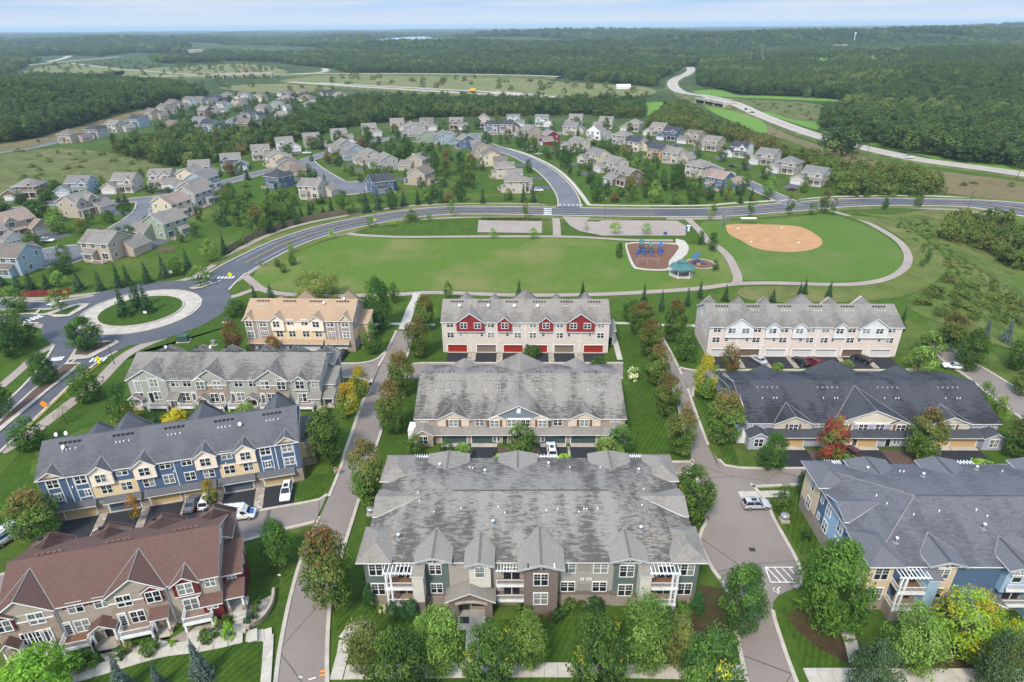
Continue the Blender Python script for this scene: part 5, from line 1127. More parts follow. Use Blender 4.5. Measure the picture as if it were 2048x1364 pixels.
# ------------------------------------------------------------------ apartment houses
def apartment(label, origin, ang, c_tower, c_mid, c_pale, c_roof, c_brick, weather, second, D=22.6, bays=('siding', 'brick_brown')):
    B = thing('apartment_house', label, 'apartment building', (origin[0], origin[1], 0), R(ang), 'apartment houses')
    L, ze = 46.5, 8.85; zr = 11.55; vm = D / 2; sl = (zr - ze) / vm
    W_ = lambda b, mat, c=None, nm='wall': boxpart(B, nm, b, mat, c)
    W_((0, L, .0, D, 2.8, ze), 'siding', c_mid); W_((-.05, L + .05, -.05, D + .05, -.3, 2.0), 'block_stone', None, 'stone_base'); W_((-.03, L + .03, -.03, D + .03, 2.0, 2.8), c_brick, None, 'brick_band')
    m = MB(); o = .5; e = ze - sl * o; h = vm
    slab(m, [(-o, -o, e), (L + o, -o, e), (L - h, vm, zr), (h, vm, zr)]); slab(m, [(L + o, D + o, e), (-o, D + o, e), (h, vm, zr), (L - h, vm, zr)])
    slab(m, [(-o, D + o, e), (-o, -o, e), (h, vm, zr)]); slab(m, [(L + o, -o, e), (L + o, D + o, e), (L - h, vm, zr)])
    m.box(h - .1, L - h + .1, vm - .11, vm + .11, zr - .02, zr + .04, 'ridge_dark')
    for a_, b_ in (((-o, -o, e), (h, vm, zr)), ((-o, D + o, e), (h, vm, zr)), ((L + o, -o, e), (L - h, vm, zr)), ((L + o, D + o, e), (L - h, vm, zr))): m.tube((a_[0], a_[1], a_[2] + .02), (b_[0], b_[1], b_[2] + .02), .09, 'valley_metal', 4)
    part(B, 'roof', m, c_roof + (weather,)).pass_index = int(ze * 10)
    # corner towers
    for cu in (0, L - 3.0):
        for cv in (0, D - 5.2):
            a, b, c, d = cu - .12, cu + 3.12, cv - .12, cv + 5.3; zt = 9.1; q = .85; p = zt + 1.45
            W_((a, b, c, d, 2.8, zt - .2), 'siding', c_tower, 'corner_tower'); W_((a - .02, b + .02, c - .02, d + .02, 2.0, 2.8), c_brick, None, 'brick_band')
            m = MB(); um, v1, v2 = (a + b) / 2, c + 1.7, d - 1.7
            slab(m, [(a - q, c - q, zt), (b + q, c - q, zt), (um, v1, p)]); slab(m, [(b + q, c - q, zt), (b + q, d + q, zt), (um, v2, p), (um, v1, p)])
            slab(m, [(b + q, d + q, zt), (a - q, d + q, zt), (um, v2, p)]); slab(m, [(a - q, d + q, zt), (a - q, c - q, zt), (um, v1, p), (um, v2, p)])
            part(B, 'tower_roof', m, c_roof + (weather * .4,))
            if cv == 0:
                for z in (2.25, 6.0): window(B, cu + 1.5, z, 1.8, 2.05, c - .03, ny=3)
                for z in (2.25, 6.0):
                    for v in (1.4, 3.9)[:1]: window(B, (a if cu == 0 else b), z, 1.3, 2.0, v + .4, 'l' if cu == 0 else 'r', ny=3)
            else:
                for z in (2.25, 6.0): window(B, (a if cu == 0 else b), z, 1.3, 2.0, cv + 2.4, 'l' if cu == 0 else 'r', ny=3)
    # stacked balconies with a pergola
    for u0, u1, s in ((3.1, 6.8, 1), (L - 6.8, L - 3.1, -1)):
        w0, w1 = (6.8, 8.35) if s > 0 else (L - 8.35, L - 6.8)
        W_((w0, w1, -2.0, .02, 2.8, 8.0), 'siding', c_pale, 'stair_bay'); W_((w0 - .02, w1 + .02, -2.03, 0, -.2, 2.8), c_brick, None, 'brick_band')
        m = MB(); slab(m, [(w0 - .2, -2.3, 7.95), (w1 + .2, -2.3, 7.95), (w1 + .2, -.02, 8.75), (w0 - .2, -.02, 8.75)], .14); part(B, 'bay_roof', m, c_roof + (.3,))
        W_((u0, u1, -2.0, .02, -.2, 2.05), 'block_stone', None, 'stone_base')
        for z in (2.15, 5.3):
            b = W_((u0, u1, -2.0, -.02, z, z + .2), 'deck_wood' if z < 3 else 'wood_brown', None, 'balcony'); r = railing(B, [(u0, -.1), (u0, -1.95), (u1, -1.95), (u1, -.1)], z + .2); r.parent = b
            b2 = boxpart(b, 'rim_board', (u0 - .05, u1 + .05, -2.08, -2.0, z - .18, z + .22), 'white_trim')
            d_ = boxpart(B, 'sliding_door', ((u0 + u1) / 2 - .4, (u0 + u1) / 2 + 1.5, -.1, -.02, z + .2, z + 2.3), 'dark_glass'); boxpart(d_, 'frame', ((u0 + u1) / 2 + .5, (u0 + u1) / 2 + .6, -.14, -.1, z + .2, z + 2.3), 'white_trim'); boxpart(d_, 'frame', ((u0 + u1) / 2 - .5, (u0 + u1) / 2 + 1.6, -.13, -.02, z + 2.3, z + 2.42), 'white_trim')
        for uu in ((u0 + .15, u0 + .8) if s > 0 else (u1 - .15, u1 - .8)):
            m = MB(); m.box(uu - .13, uu + .13, -2.0, -1.74, 2.35, 8.05, 'white_trim'); part(B, 'column', m)
        P = W_((u0 - .3, u1 + .2, -2.0, -1.84, 8.05, 8.25), 'white_trim', None, 'pergola')
        for i in range(8):
            x = u0 - .1 + (u1 - u0 + .1) * i / 7; boxpart(P, 'rafter', (x - .05, x + .05, -2.35, .1, 8.26, 8.42), 'white_trim')
    # gabled fronts
    def front(u0, u1, v, zg, zp, mat, col, back, base=2.8, oh=.7):
        um = (u0 + u1) / 2
        m = MB(); gwall(m, u0, u1, v, 1.0, base, zg, zp - .15, mat); part(B, 'gable_bay', m, col)
        m = MB(); e_ = zg - oh * (zp - zg) / (um - u0); ve = (e_ - ze) / sl; gable_v(m, u0, u1, v, back, zg, zp, oh, .9, ve)
        for s_ in (-1, 1):
            m.tube((um + s_ * (um - u0 + oh), ve, e_ + .02), (um, back, zp + .02), .085, 'valley_metal', 4)
            xa = um + s_ * (um - u0 + .3); m.prism([(xa, -.4, ze - .15), (xa, ve, e_ - .1), (xa, -.4, e_ - .1)], (.05, 0, 0), 'siding')
        part(B, 'gable_roof', m, c_roof + (weather * .15,))
        m = MB(); s = (zp - zg) / (um - u0); a = v - .93
        for sg in (-1, 1):
            ue = um + sg * (um - u0 + oh); zz = zp - s * (um - u0 + oh)
            P = [(um, a, zp + .02), (ue, a, zz + .02), (ue, a, zz - .28), (um, a, zp - .30)]; m.prism(P if sg > 0 else P[::-1], (0, .09, 0), 'white_trim')
        m.box(um - .1, um + .1, v - .85, v, zp - .8, zp - .3, 'white_trim')
        for sg in (-1, 1): m.box(um + sg * (um - u0) * .75 - .1, um + sg * (um - u0) * .75 + .1, v - .85, v, zp - .95, zp - .5, 'white_trim'); part(B, 'bargeboard', m)
        bx = MB(); bx.box(um - .16, um + .16, v - .8, back - .4, zp - .0, zp + .045, 'shingle'); part(B, 'ridge_cap', bx, (c_roof[0] * .6, c_roof[1] * .6, c_roof[2] * .6, .0))
    zz = (zp1 := 10.02) and (zp1 - ze) / sl
    front(7.75, 11.6, -.15, 9.45, 10.02, 'siding', c_tower, zz); W_((7.7, 11.65, -.2, .1, 2.0, 2.8), c_brick, None, 'brick_band'); W_((7.7, 11.65, -.22, .1, -.2, 2.0), 'block_stone', None, 'stone_base')
    window(B, 9.85, 6.25, 1.55, 1.7, -.18, ny=3); window(B, 9.85, 2.65, 1.55, 1.7, -.22, ny=3)
    front(L - 11.7, L - 7.8, -.15, 9.45, 10.02, 'siding', c_tower, zz); W_((L - 11.75, L - 7.75, -.2, .1, 2.0, 2.8), c_brick, None, 'brick_band'); W_((L - 11.75, L - 7.75, -.22, .1, -.2, 2.0), 'block_stone', None, 'stone_base')
    window(B, L - 9.9, 5.75, 1.9, 2.05, -.18, ny=3); window(B, L - 9.9, 2.1, 1.9, 2.05, -.22, ny=3)
    s0 = second
    front(s0, s0 + 3.0, -.9, 9.43, 9.9, 'siding', c_pale, (9.9 - ze) / sl, 4.4, .62); window(B, s0 + 1.5, 6.45, 1.2, 1.75, -.94, nx=1, ny=3)
    front(22.2, 26.9, -1.5, 9.45, 10.14, 'brick_brown' if c_brick == 'brick_brown' else 'siding', c_pale, (10.14 - ze) / sl, -.2, .9)
    window(B, 24.55, 5.55, 1.9, 2.1, -1.54, ny=3); window(B, 24.55, 1.9, 1.9, 2.1, -1.54, ny=3)
    for z in (2.05, 5.0):
        b = W_((18.4, 22.2, -1.2, -.02, z, z + .2), 'deck_wood' if z < 3 else 'wood_brown', None, 'balcony'); r = railing(B, [(18.4, -1.15), (22.2, -1.15)], z + .2); r.parent = b
        boxpart(b, 'rim_board', (18.4, 22.2, -1.28, -1.2, z - .15, z + .22), 'white_trim')
        d_ = boxpart(B, 'sliding_door', (19.4, 21.6, -.1, -.02, z + .2, z + 2.3), 'dark_glass'); boxpart(d_, 'frame', (20.45, 20.55, -.14, -.1, z + .2, z + 2.3), 'white_trim'); boxpart(d_, 'frame', (19.3, 21.7, -.13, -.02, z + 2.3, z + 2.42), 'white_trim')
    P = W_((18.3, 22.3, -1.3, -1.15, 7.8, 8.0), 'white_trim', None, 'pergola')
    for i in range(9): boxpart(P, 'rafter', (18.6 + i * .42 - .04, 18.6 + i * .42 + .04, -1.6, .0, 8.01, 8.17), 'white_trim')
    for u in (28.45, 32.95):
        for z in (2.75, 6.35): window(B, u, z, 1.9, 1.75, -.03, ny=3)
    for z, (u0, u1) in ((2.8, (29.8, 31.6)), (4.5, (27.0, 34.7)), (6.6, (29.8, 31.6))):
        if z != 4.5: W_((u0, u1, -.015, .1, z, z + 1.4), 'siding', tuple(c * .82 for c in c_mid[:3]) + (1,), 'siding_panel')
    for u in (30.3, 30.6, 31.1, 31.4, 31.7): vents(B, [u], (-.05, 5.0), 'white_trim', .15)
    # entrance lodge
    u0, u1, v = 11.7, 17.8, -2.2; um = (u0 + u1) / 2; ez, ep = 3.7, 5.2
    m = MB()
    m.box(u0, u0 + 1.3, v, -.05, -.2, ez, 'brick_brown'); m.box(u1 - 1.1, u1, v, -.05, -.2, ez, 'brick_brown'); m.box(u0 + 1.3, u1 - 1.1, v + .02, v + .4, 2.75, ez, 'brick_brown'); m.prism([(u0, v, ez), (u1, v, ez), (um, v, ep - .15)][::-1], (0, .4, 0), 'brick_brown')
    Lg = part(B, 'entrance_lodge', m)
    m = MB(); gable_v(m, u0, u1, v, .2, ez, ep, .5, .5); obj('lodge_roof', m.mesh('lodge_roof'), Lg, c_roof + (weather * .8,))
    m = MB(); n = 12
    for i in range(n):
        t0, t1 = i / n, (i + 1) / n; xa, xb = u0 + .9 + t0 * (u1 - u0 - 1.6), u0 + .9 + t1 * (u1 - u0 - 1.6); za, zb = [2.75 + .42 * math.sin(math.pi * t) for t in (t0, t1)]
        m.prism([(xa, v - .12, za - .28), (xb, v - .12, zb - .28), (xb, v - .12, zb + .1), (xa, v - .12, za + .1)][::-1], (0, .13, 0), 'concrete')
    obj('arch', m.mesh('arch'), Lg)
    m = MB(); m.box(u0 + 1.3, u1 - 1.1, v + 1.2, v + 1.4, 0, 2.75, 'block_stone'); m.box(u0 + 1.45, u0 + 2.75, v + 1.12, v + 1.2, .05, 2.35, 'dark_glass'); m.box(u0 + 3.1, u1 - 1.3, v + 1.12, v + 1.2, .9, 2.4, 'dark_glass'); m.box(u0 + 2.05, u0 + 2.13, v + 1.06, v + 1.12, .05, 2.35, 'black_metal'); obj('door', m.mesh('door'), Lg)
    m = MB(); m.box(u0 + 1.2, u1 - 1.0, v - 2.2, v + 1.2, -.2, .18, 'concrete'); obj('entrance_slab', m.mesh('entrance_slab'), Lg)
    m = MB(); m.box(u0 + 1.5, u0 + 2.8, v - 1.2, v - .1, .18, .21, 'cloth_dark'); obj('door_mat', m.mesh('door_mat'), Lg)
    # side gables and garden-side gables
    for s in (0, 1):
        c = D / 2; hw = 3.2; zg, zp = 9.2, 10.4; b = (zp - ze) / sl; be = (zg - .3 - ze) / sl
        X = (lambda u: u) if s == 0 else (lambda u: L - u)
        P1 = [(X(-.5), c - hw, zg), (X(be), c - hw, zg), (X(b), c, zp), (X(-.5), c, zp)]; P2 = [(X(be), c + hw, zg), (X(-.5), c + hw, zg), (X(-.5), c, zp), (X(b), c, zp)]
        m = MB(); slab(m, P1[::-1] if s == 0 else P1); slab(m, P2[::-1] if s == 0 else P2)
        part(B, 'gable_roof', m, c_roof + (weather * .4,))
        m = MB(); x0 = X(-.08); m.prism([(x0, c - hw + .3, 2.8), (x0, c + hw - .3, 2.8), (x0, c + hw - .3, zg), (x0, c, zp - .15), (x0, c - hw + .3, zg)], (.3 if s == 0 else -.3, 0, 0), 'siding'); part(B, 'gable_bay', m, c_pale)
        f = 'l' if s == 0 else 'r'
        for z in (2.75, 6.0):
            for v in (c - 1.9, c + 1.9): window(B, X(-.1), z, 1.3, 1.9, v, f, ny=3)
            for v in (6.2, D - 6.4): window(B, X(0), z + .4, .7, .95, v, f, nx=1)
    for um in (9.7, 21.4, 36.9):
        hw = 3.0 if um != 21.4 else 2.8; zg, zp = 9.25, 9.85
        m = MB(); gwall(m, um - hw, um + hw, D - .6, D + .5, 0, zg, zp - .1, 'siding'); part(B, 'rear_gable', m, c_tower)
        m = MB(); gable_v(m, um - hw, um + hw, D - (zp - ze) / sl, D + 1.2, zg, zp, .4, 0, D + 1.2)
        m2 = MB(); e_ = zg - .55 * (zp - zg) / hw; v1 = D - (e_ - ze) / sl; v2 = D - (zp - ze) / sl
        slab(m2, [(um - hw - .55, D + 1.2, e_), (um - hw - .55, v1, e_), (um, v2, zp), (um, D + 1.2, zp)]); slab(m2, [(um + hw + .55, v1, e_), (um + hw + .55, D + 1.2, e_), (um, D + 1.2, zp), (um, v2, zp)])
        part(B, 'gable_roof', m2, c_roof + (weather * .4,))
        bx = MB(); bx.box(um - .16, um + .16, v2 + .4, D + 1.2, zp, zp + .045, 'shingle'); part(B, 'ridge_cap', bx, (c_roof[0] * .6, c_roof[1] * .6, c_roof[2] * .6, .0))
    for u0, u1 in ((3.6, 6.0), (24.9, 28.2), (40.5, 42.8)):
        P = W_((u0, u1, D + 1.7, D + 1.85, 8.0, 8.2), 'white_trim', None, 'pergola')
        for i in range(7): boxpart(P, 'rafter', (u0 + (u1 - u0) * i / 6 - .05, u0 + (u1 - u0) * i / 6 + .05, D - .3, D + 2.1, 8.21, 8.38), 'white_trim')
    # flues and caps
    def flue(u, v, h):
        m = MB(); m.box(-.3, .3, -.3, .3, -.5, .1, 'grey_metal'); m.tube((0, 0, .1), (0, 0, h), .13, 'grey_metal', 8); m.tube((0, 0, h), (0, 0, h + .16), .22, 'white_trim', 8)
        z = ze + sl * min(v, D - v, u, L - u) ; obj('flue', m.mesh('flue'), B, loc=(u, v, z))
    for u, v in ((16.1, 17.2), (4.4, 3.0), (17.8, 5.2), (39.0, 4.2), (8.5, 19.5), (26.5, 19.9), (41, 17.5)): flue(u, v, .9 if v < 10 else .6)
    for u, v in ((9, 7.4), (13, 8), (18.5, 8.2), (19.5, 7.2), (25.6, 7.6), (27.3, 7.8), (30.4, 7.3), (31.2, 7.8), (31.6, 7.8), (33.2, 7.9), (6, 12), (6.5, 10), (13.5, 19), (14, 18.8), (30, 19), (35, 19), (41, 13), (40, 9)):
        pipes(B, [u], (v, ze + sl * min(v, D - v, u, L - u)), .22)
    return B
B9 = apartment('grey-roofed three-storey apartment house with green towers and brick gable in the middle', (-20.81, 65.19), -.55, C3(92, 106, 100), C3(158, 152, 144), C3(200, 194, 184), (.235, .212, .184), 'brick_brown', 1.0, 14.6)
B10 = apartment('slate-roofed apartment house with blue and sand walls beside the parking lane', (49.2, 63.75), -.9, C3(205, 182, 152), (.075, .125, .20, 1), C3(150, 176, 196), (.125, .125, .135), 'block_stone', .5, 17.9, D=21.6)
# ------------------------------------------------------------------ plants
def leaf_mesh(name, C, size, tint, mat='leaf', up=0.35, jitter=0.35, asp=0.62, sz_var=0.35):
    """leaf sprays: one small quad at each centre C, tinted tint (n x 3)"""
    n = len(C); g = NR
    d = C - C.mean(0); d /= np.linalg.norm(d, axis=1)[:, None] + 1e-6
    N = d * .8 + g.normal(0, .55, (n, 3)); N[:, 2] += up; N /= np.linalg.norm(N, axis=1)[:, None]
    a = np.cross(N, g.normal(0, 1, (n, 3))); a /= np.linalg.norm(a, axis=1)[:, None] + 1e-6; b = np.cross(N, a)
    s = size * (1 + g.uniform(-sz_var, sz_var, n))[:, None]
    a = a * s * .5; b = b * s * .5 * asp
    k_ = g.uniform(.2, .5, (n, 1))
    V = np.stack([C - a, C - b * (1 - k_) - N * s * .06, C + a, C + b - N * s * .06], 1).reshape(-1, 3)
    F = np.arange(4 * n).reshape(n, 4)
    me = bpy.data.meshes.new(name); me.vertices.add(4 * n); me.vertices.foreach_set('co', V.ravel())
    me.loops.add(4 * n); me.loops.foreach_set('vertex_index', F.ravel().astype(np.int32)); me.polygons.add(n); me.polygons.foreach_set('loop_start', np.arange(0, 4 * n, 4, dtype=np.int32))
    me.update(calc_edges=True)
    tint = tint * np.array([2.45, 2.3, 2.1])
    at_ = me.attributes.new('leaf_tint', 'FLOAT_COLOR', 'POINT')
    col = np.ones((n, 4, 4)); col[:, :, :3] = tint[:, None, :] * (1 + g.uniform(-jitter, jitter, (n, 1, 1)))
    at_.data.foreach_set('color', np.clip(col, .004, 1).ravel()); me.materials.append(MAT[mat]); return me
def blobs(n, shape, lump, g=NR):
    """clump centres through an egg-shaped crown of unit width and height; shape = (z of widest, lower fill, upper power)"""
    out = []
    zw, lo, pw = shape
    while len(out) < n:
        z = g.uniform(0, 1); r = (max(0, 1 - ((z - zw) / (1 - zw)) ** 2) ** pw if z > zw else max(0, lo + (1 - lo) * (z / zw)) ** .6) * .5
        t = g.uniform(0, 2 * math.pi); q = r * math.sqrt(g.uniform(.25, 1))
        out.append((q * math.cos(t), q * math.sin(t), z, r))
    return np.array(out)
def crown(name, w, h, n, leaf, cols, shape=(.38, .35, .55), clumps=60, spread=.17, top=None, mat='leaf', jitter=.3, spots=None):
    B_ = blobs(clumps, shape, 0); cen = B_[:, :3] * np.array([w, w, h]); k_ = NR.integers(0, clumps, n)
    rad = spread * min(w, h) * NR.uniform(.75, 1.25, clumps)
    d = NR.normal(0, 1, (n, 3)); d /= np.linalg.norm(d, axis=1)[:, None]; d *= (NR.uniform(0.35, 1, n) ** .5)[:, None]; d[:, 2] *= .85
    P = cen[k_] + d * rad[k_][:, None]
    P[:, 2] = np.maximum(P[:, 2], .02 * h)
    base = np.array(cols); ci = NR.integers(0, len(base), clumps); tint = base[ci[k_]] * (1 + NR.uniform(-.14, .14, clumps)[k_][:, None])
    if top is not None:
        tc_, z0, z1 = top; f = np.clip((P[:, 2] / h + NR.normal(0, .10, n) + NR.uniform(-.12, .12, clumps)[k_] - z0) / (z1 - z0), 0, 1)
        tt = np.array(tc_)[NR.integers(0, len(tc_), n)]; tint = tint * (1 - f[:, None]) + tt * f[:, None]
    if spots is not None:
        sc, m_ = spots; pick = NR.choice(clumps, m_, False); msk = np.isin(k_, pick); tint[msk] = np.array(sc)
    return leaf_mesh(name, P, leaf, tint, mat, jitter=jitter)
def trunk_mesh(name, h, r, w, crown_base, limbs=7, col='bark'):
    m = MB(); m.tube((0, 0, -.3), (0, 0, h * .62), r, col, 8, r * .45)
    g = random.Random(len(name) * 7 + int(h * 10))
    for i in range(limbs):
        t = 2 * math.pi * i / limbs + g.uniform(-.4, .4); z0 = crown_base * h + (h * .55 - crown_base * h) * i / limbs; q = w * g.uniform(.22, .36)
        m.tube((0, 0, z0), (q * math.cos(t), q * math.sin(t), min(h * .92, z0 + h * g.uniform(.18, .32))), r * .42, col, 5, r * .12)
    return m.mesh('trunk', True)
def conifer(name, w, h, n, size, cols, droop=.42, tiers=9, bare=.05, mat='needle'):
    P = []; per = n // tiers
    for i in range(tiers):
        f = i / (tiers - 1); z = h * (bare + (1 - bare) * f); R_ = w * .5 * (1 - f) ** .8 * NR.uniform(.8, 1.12) + .06 * w * .3
        kk = max(8, int(per * (1.9 * (1 - f) + .12)))
        br = max(5, int(10 * (1 - f) + 4)); off = NR.uniform(0, 6.28); ln_ = NR.uniform(.5, 1.15, br); bi = NR.integers(0, br, kk)
        t = off + 2 * math.pi * bi / br + NR.normal(0, .15, kk)
        rr = R_ * np.sqrt(NR.uniform(.02, 1, kk)) * ln_[bi]
        zz = z - rr * droop + NR.normal(0, h * .028, kk)
        P.append(np.stack([rr * np.cos(t), rr * np.sin(t), np.maximum(zz, .05)], 1))
    P = np.vstack(P); b = np.array(cols); tint = b[NR.integers(0, len(b), len(P))]
    return leaf_mesh(name, P, size, tint, mat, up=.5, jitter=.3, asp=.42)
TREES = {}
def kind(nm, w, h, crown_me, base, r, limbs=7): TREES[nm] = (w, h, crown_me, trunk_mesh(nm, h, r, w, base, limbs), base)
G_ = dict(mid=[(.045, .085, .018), (.058, .105, .024), (.036, .070, .016)], dark=[(.022, .050, .014), (.030, .062, .018), (.026, .055, .018)], light=[(.085, .145, .032), (.105, .165, .042), (.070, .125, .028)],
          olive=[(.075, .100, .030), (.092, .115, .036)], yellow=[(.19, .175, .014), (.16, .165, .018), (.21, .18, .014)], lime=[(.11, .20, .025), (.13, .22, .03)], bronze=[(.10, .045, .022), (.11, .06, .025), (.075, .06, .022)], red=[(.14, .036, .024), (.16, .05, .03), (.11, .035, .022)], orange=[(.22, .10, .022), (.19, .09, .022)])
RB = [(.115, .045, .026), (.12, .060, .028), (.085, .060, .026), (.055, .070, .020), (.05, .085, .02)]
egg = (.36, .40, .55); tall = (.34, .45, .5)
def up(me, dz):
    co = np.empty(len(me.vertices) * 3); me.vertices.foreach_get('co', co); co = co.reshape(-1, 3); co[:, 2] += dz; me.vertices.foreach_set('co', co.ravel()); return me
def dec(nm, w, h, n, leaf, cols, base=.16, r=.16, **kw): kind(nm, w, h, up(crown(nm, w, h * (1 - base), n, leaf, cols, **kw), h * base), base, r)
for i in range(3): dec('turning%d' % i, 6.0, 9.0, 7600, .37, G_['mid'] + G_['olive'][:1], .15, .15, shape=tall, clumps=70, spread=.17, top=(RB, .52 + .1 * i, 1.05))
dec('bronzed', 5.5, 8.0, 4200, .36, G_['mid'][:1] + G_['bronze'], .15, .14, shape=tall, clumps=60, top=(RB, .35, .8))
dec('reddened', 5.5, 8.0, 4600, .36, G_['red'], .15, .14, shape=egg, clumps=60, top=None, spots=((.06, .10, .02), 22))
for i in range(2): dec('ash%d' % i, 8.5, 9.5, 8200, .42, G_['dark'] + G_['mid'], .08, .2, shape=egg, clumps=95, spread=.145)
dec('ash_spotted', 8.5, 9.5, 8200, .42, G_['dark'] + G_['mid'], .08, .2, shape=egg, clumps=95, spread=.145, spots=((.17, .17, .02), 5))
for i in range(2): dec('locust%d' % i, 8.0, 9.5, 6800, .34, G_['light'] + G_['mid'][:1], .10, .15, shape=(.45, .3, .5), clumps=85, spread=.155)
dec('locust_yellow', 8.5, 10.0, 7000, .36, G_['yellow'][:1] + G_['lime'] * 2, .10, .15, shape=(.45, .3, .5), clumps=85, spread=.155)
dec('olive_tree', 7.0, 7.0, 5200, .36, G_['olive'], .05, .14, shape=(.45, .5, .5), clumps=80, spread=.15)
dec('dense', 9.0, 9.5, 9000, .42, [(.040, .088, .016), (.052, .105, .020), (.034, .075, .015)], .05, .2, shape=(.4, .6, .5), clumps=120, spread=.13)
dec('dark_round', 8.0, 8.5, 8000, .34, [(.034, .058, .026), (.042, .070, .030)], .03, .2, shape=(.42, .6, .5), clumps=120, spread=.12)
dec('lime_tree', 7.5, 6.5, 6000, .38, G_['lime'], .05, .15, shape=(.42, .5, .5), clumps=90)
dec('yellowing', 5.5, 8.0, 4600, .36, G_['light'] + G_['yellow'][:1], .12, .14, shape=tall, clumps=60, top=(G_['yellow'] + G_['orange'], .45, 1.1))
dec('orange_young', 3.0, 5.0, 1300, .30, G_['orange'] + G_['olive'][:1], .22, .07, shape=tall, clumps=26, spread=.2)
dec('young', 3.0, 5.2, 1100, .30, G_['mid'] + G_['light'][:1], .24, .07, shape=tall, clumps=26, spread=.2)
dec('young_light', 3.4, 4.6, 1000, .30, G_['lime'] + G_['light'], .24, .07, shape=egg, clumps=26, spread=.19)
dec('young_turning', 3.0, 5.6, 1200, .30, G_['mid'], .22, .07, shape=tall, clumps=26, spread=.2, top=(RB + G_['orange'], .5, 1.0))
dec('sparse', 3.4, 4.4, 520, .26, G_['mid'] + G_['olive'], .2, .07, shape=egg, clumps=22, spread=.2)
for i in range(2): dec('garden%d' % i, 6.0, 7.5, 2600, .44, (G_['mid'] + G_['dark'][:1], G_['dark'] + G_['mid'][:1])[i], .10, .14, shape=egg, clumps=50, spread=.17)
dec('garden_turning', 5.0, 7.5, 2400, .42, G_['mid'] + G_['olive'][:1], .12, .14, shape=tall, clumps=46, spread=.17, top=(RB, .5, 1.0))
dec('garden_light', 5.0, 6.5, 2200, .40, G_['light'] + G_['olive'][:1], .12, .12, shape=egg, clumps=46, spread=.17)
def willow():
    C = []; T_ = []
    B_ = blobs(46, (.55, .8, .5), 0); cen = B_[:, :3] * np.array([14, 14, 8.5])
    for c in cen:
        k_ = 260; t = NR.uniform(0, 6.28, k_); r = 1.5 * np.sqrt(NR.uniform(0, 1, k_)); fall = NR.uniform(0, 1, k_) ** 1.3 * min(3.2, c[2])
        C.append(np.stack([c[0] + r * np.cos(t), c[1] + r * np.sin(t), c[2] + .6 * (1 - r / 1.5) - fall], 1)); T_.append(np.tile(np.array([(.095, .115, .03), (.12, .13, .036), (.08, .105, .03)][NR.integers(0, 3)]), (k_, 1)))
    C = np.vstack(C); C[:, 2] = np.maximum(C[:, 2], .2); return leaf_mesh('willow', C, .55, np.vstack(T_), asp=.3)
kind('willow', 14, 9, willow(), .1, .4)
for i in range(2): kind('spruce%d' % i, 4.6, 8.5, conifer('spruce', 4.6, 8.5, 2600, .50, [(.020, .044, .020), (.026, .054, .024), (.018, .038, .018)]), .05, .14, 0)
kind('blue_spruce', 4.6, 5.5, conifer('blue_spruce', 4.6, 5.5, 4200, .34, [(.044, .064, .058), (.056, .076, .066), (.034, .054, .048)], tiers=11), .05, .13, 0)
kind('pine', 5.2, 7.0, conifer('pine', 5.2, 7.0, 2200, .50, [(.024, .046, .024), (.032, .058, .028)], droop=.1, tiers=9), .08, .15, 0)
def shrub_mesh(nm, cols, n=900, leaf=.2, w=1.6, h=1.3, clumps=26, shape=(.35, .8, .5), spots=None): return crown(nm, w, h, n, leaf, cols, shape=shape, clumps=clumps, spread=.2, spots=spots)
SHR = {'green': shrub_mesh('s', G_['mid']), 'dark': shrub_mesh('s', G_['dark']), 'lime': shrub_mesh('s', G_['lime']), 'olive': shrub_mesh('s', G_['olive']), 'white': shrub_mesh('s', G_['light'], spots=((.34, .36, .24), 11)), 'red': shrub_mesh('s', [(.10, .03, .03), (.13, .05, .04)]),
       'cone': shrub_mesh('s', [(.020, .060, .020), (.026, .072, .024)], 2200, .17, 1.9, 3.0, 50, (.3, .8, .6)), 'yellow': shrub_mesh('s', [(.24, .22, .014), (.20, .20, .016)], 1400, .24, 3.0, 2.4, 40)}
TID = [0]
def tree(kd, P, h, w, label, group=None, name=None, cat='tree'):
    w0, h0, cm, tm, _b = TREES[kd]; s = w / w0; sz = h / h0
    nm = name or ('spruce_tree' if 'spruce' in kd else 'pine_tree' if kd == 'pine' else 'willow_tree' if kd == 'willow' else 'maple_tree' if 'turning' in kd or kd in ('bronzed', 'reddened') else 'ash_tree' if kd.startswith('ash') else 'locust_tree' if kd.startswith('locust') else 'tree')
    o = thing(nm, label, cat, P, rnd.uniform(0, 6.28), group); a_ = rnd.uniform(.9, 1.1); o.scale = (s * a_, s / a_, sz)
    obj('trunk', tm, o); obj('crown', cm, o); return o
def shrub(kd, P, w, h, label, group=None, name='shrub'):
    o = obj(name, SHR[kd], loc=P, rz=rnd.uniform(0, 6.28)); w0, h0 = {'cone': (1.9, 3.0), 'yellow': (3.0, 2.4)}.get(kd, (1.6, 1.3)); o.scale = (w / w0, w / w0, h / h0); tag(o, label, 'shrub', group); return o
def ptree(kd, b, ty, wpx, label, group=None, **kw):
    """tree whose foot stands at pixel b, whose tip reaches row ty and whose crown is wpx wide in the photograph"""
    P = at(*b); mp = mpp(P + Vector((0, 0, 3))); w = max(1.0, wpx * mp * .84); lo, hi = 0.5, 40.0
    for _ in range(30):      # the rim of an egg-shaped crown shows above its tip
        h = (lo + hi) / 2; q = np.array([P[0], P[1], P[2] + h * .56 - HCAM]); zz = q @ FW
        y = CYP - FPX * (q @ UP + math.hypot(w * .52 * UP[1], h * .46 * UP[2]) * (1.0 if 'spruce' not in kd and kd != 'pine' else .8)) / zz
        if y > ty: lo = h
        else: hi = h
    h = max(1.5, w * .55, h)
    return tree(kd, P, h, w, label, group, **kw)

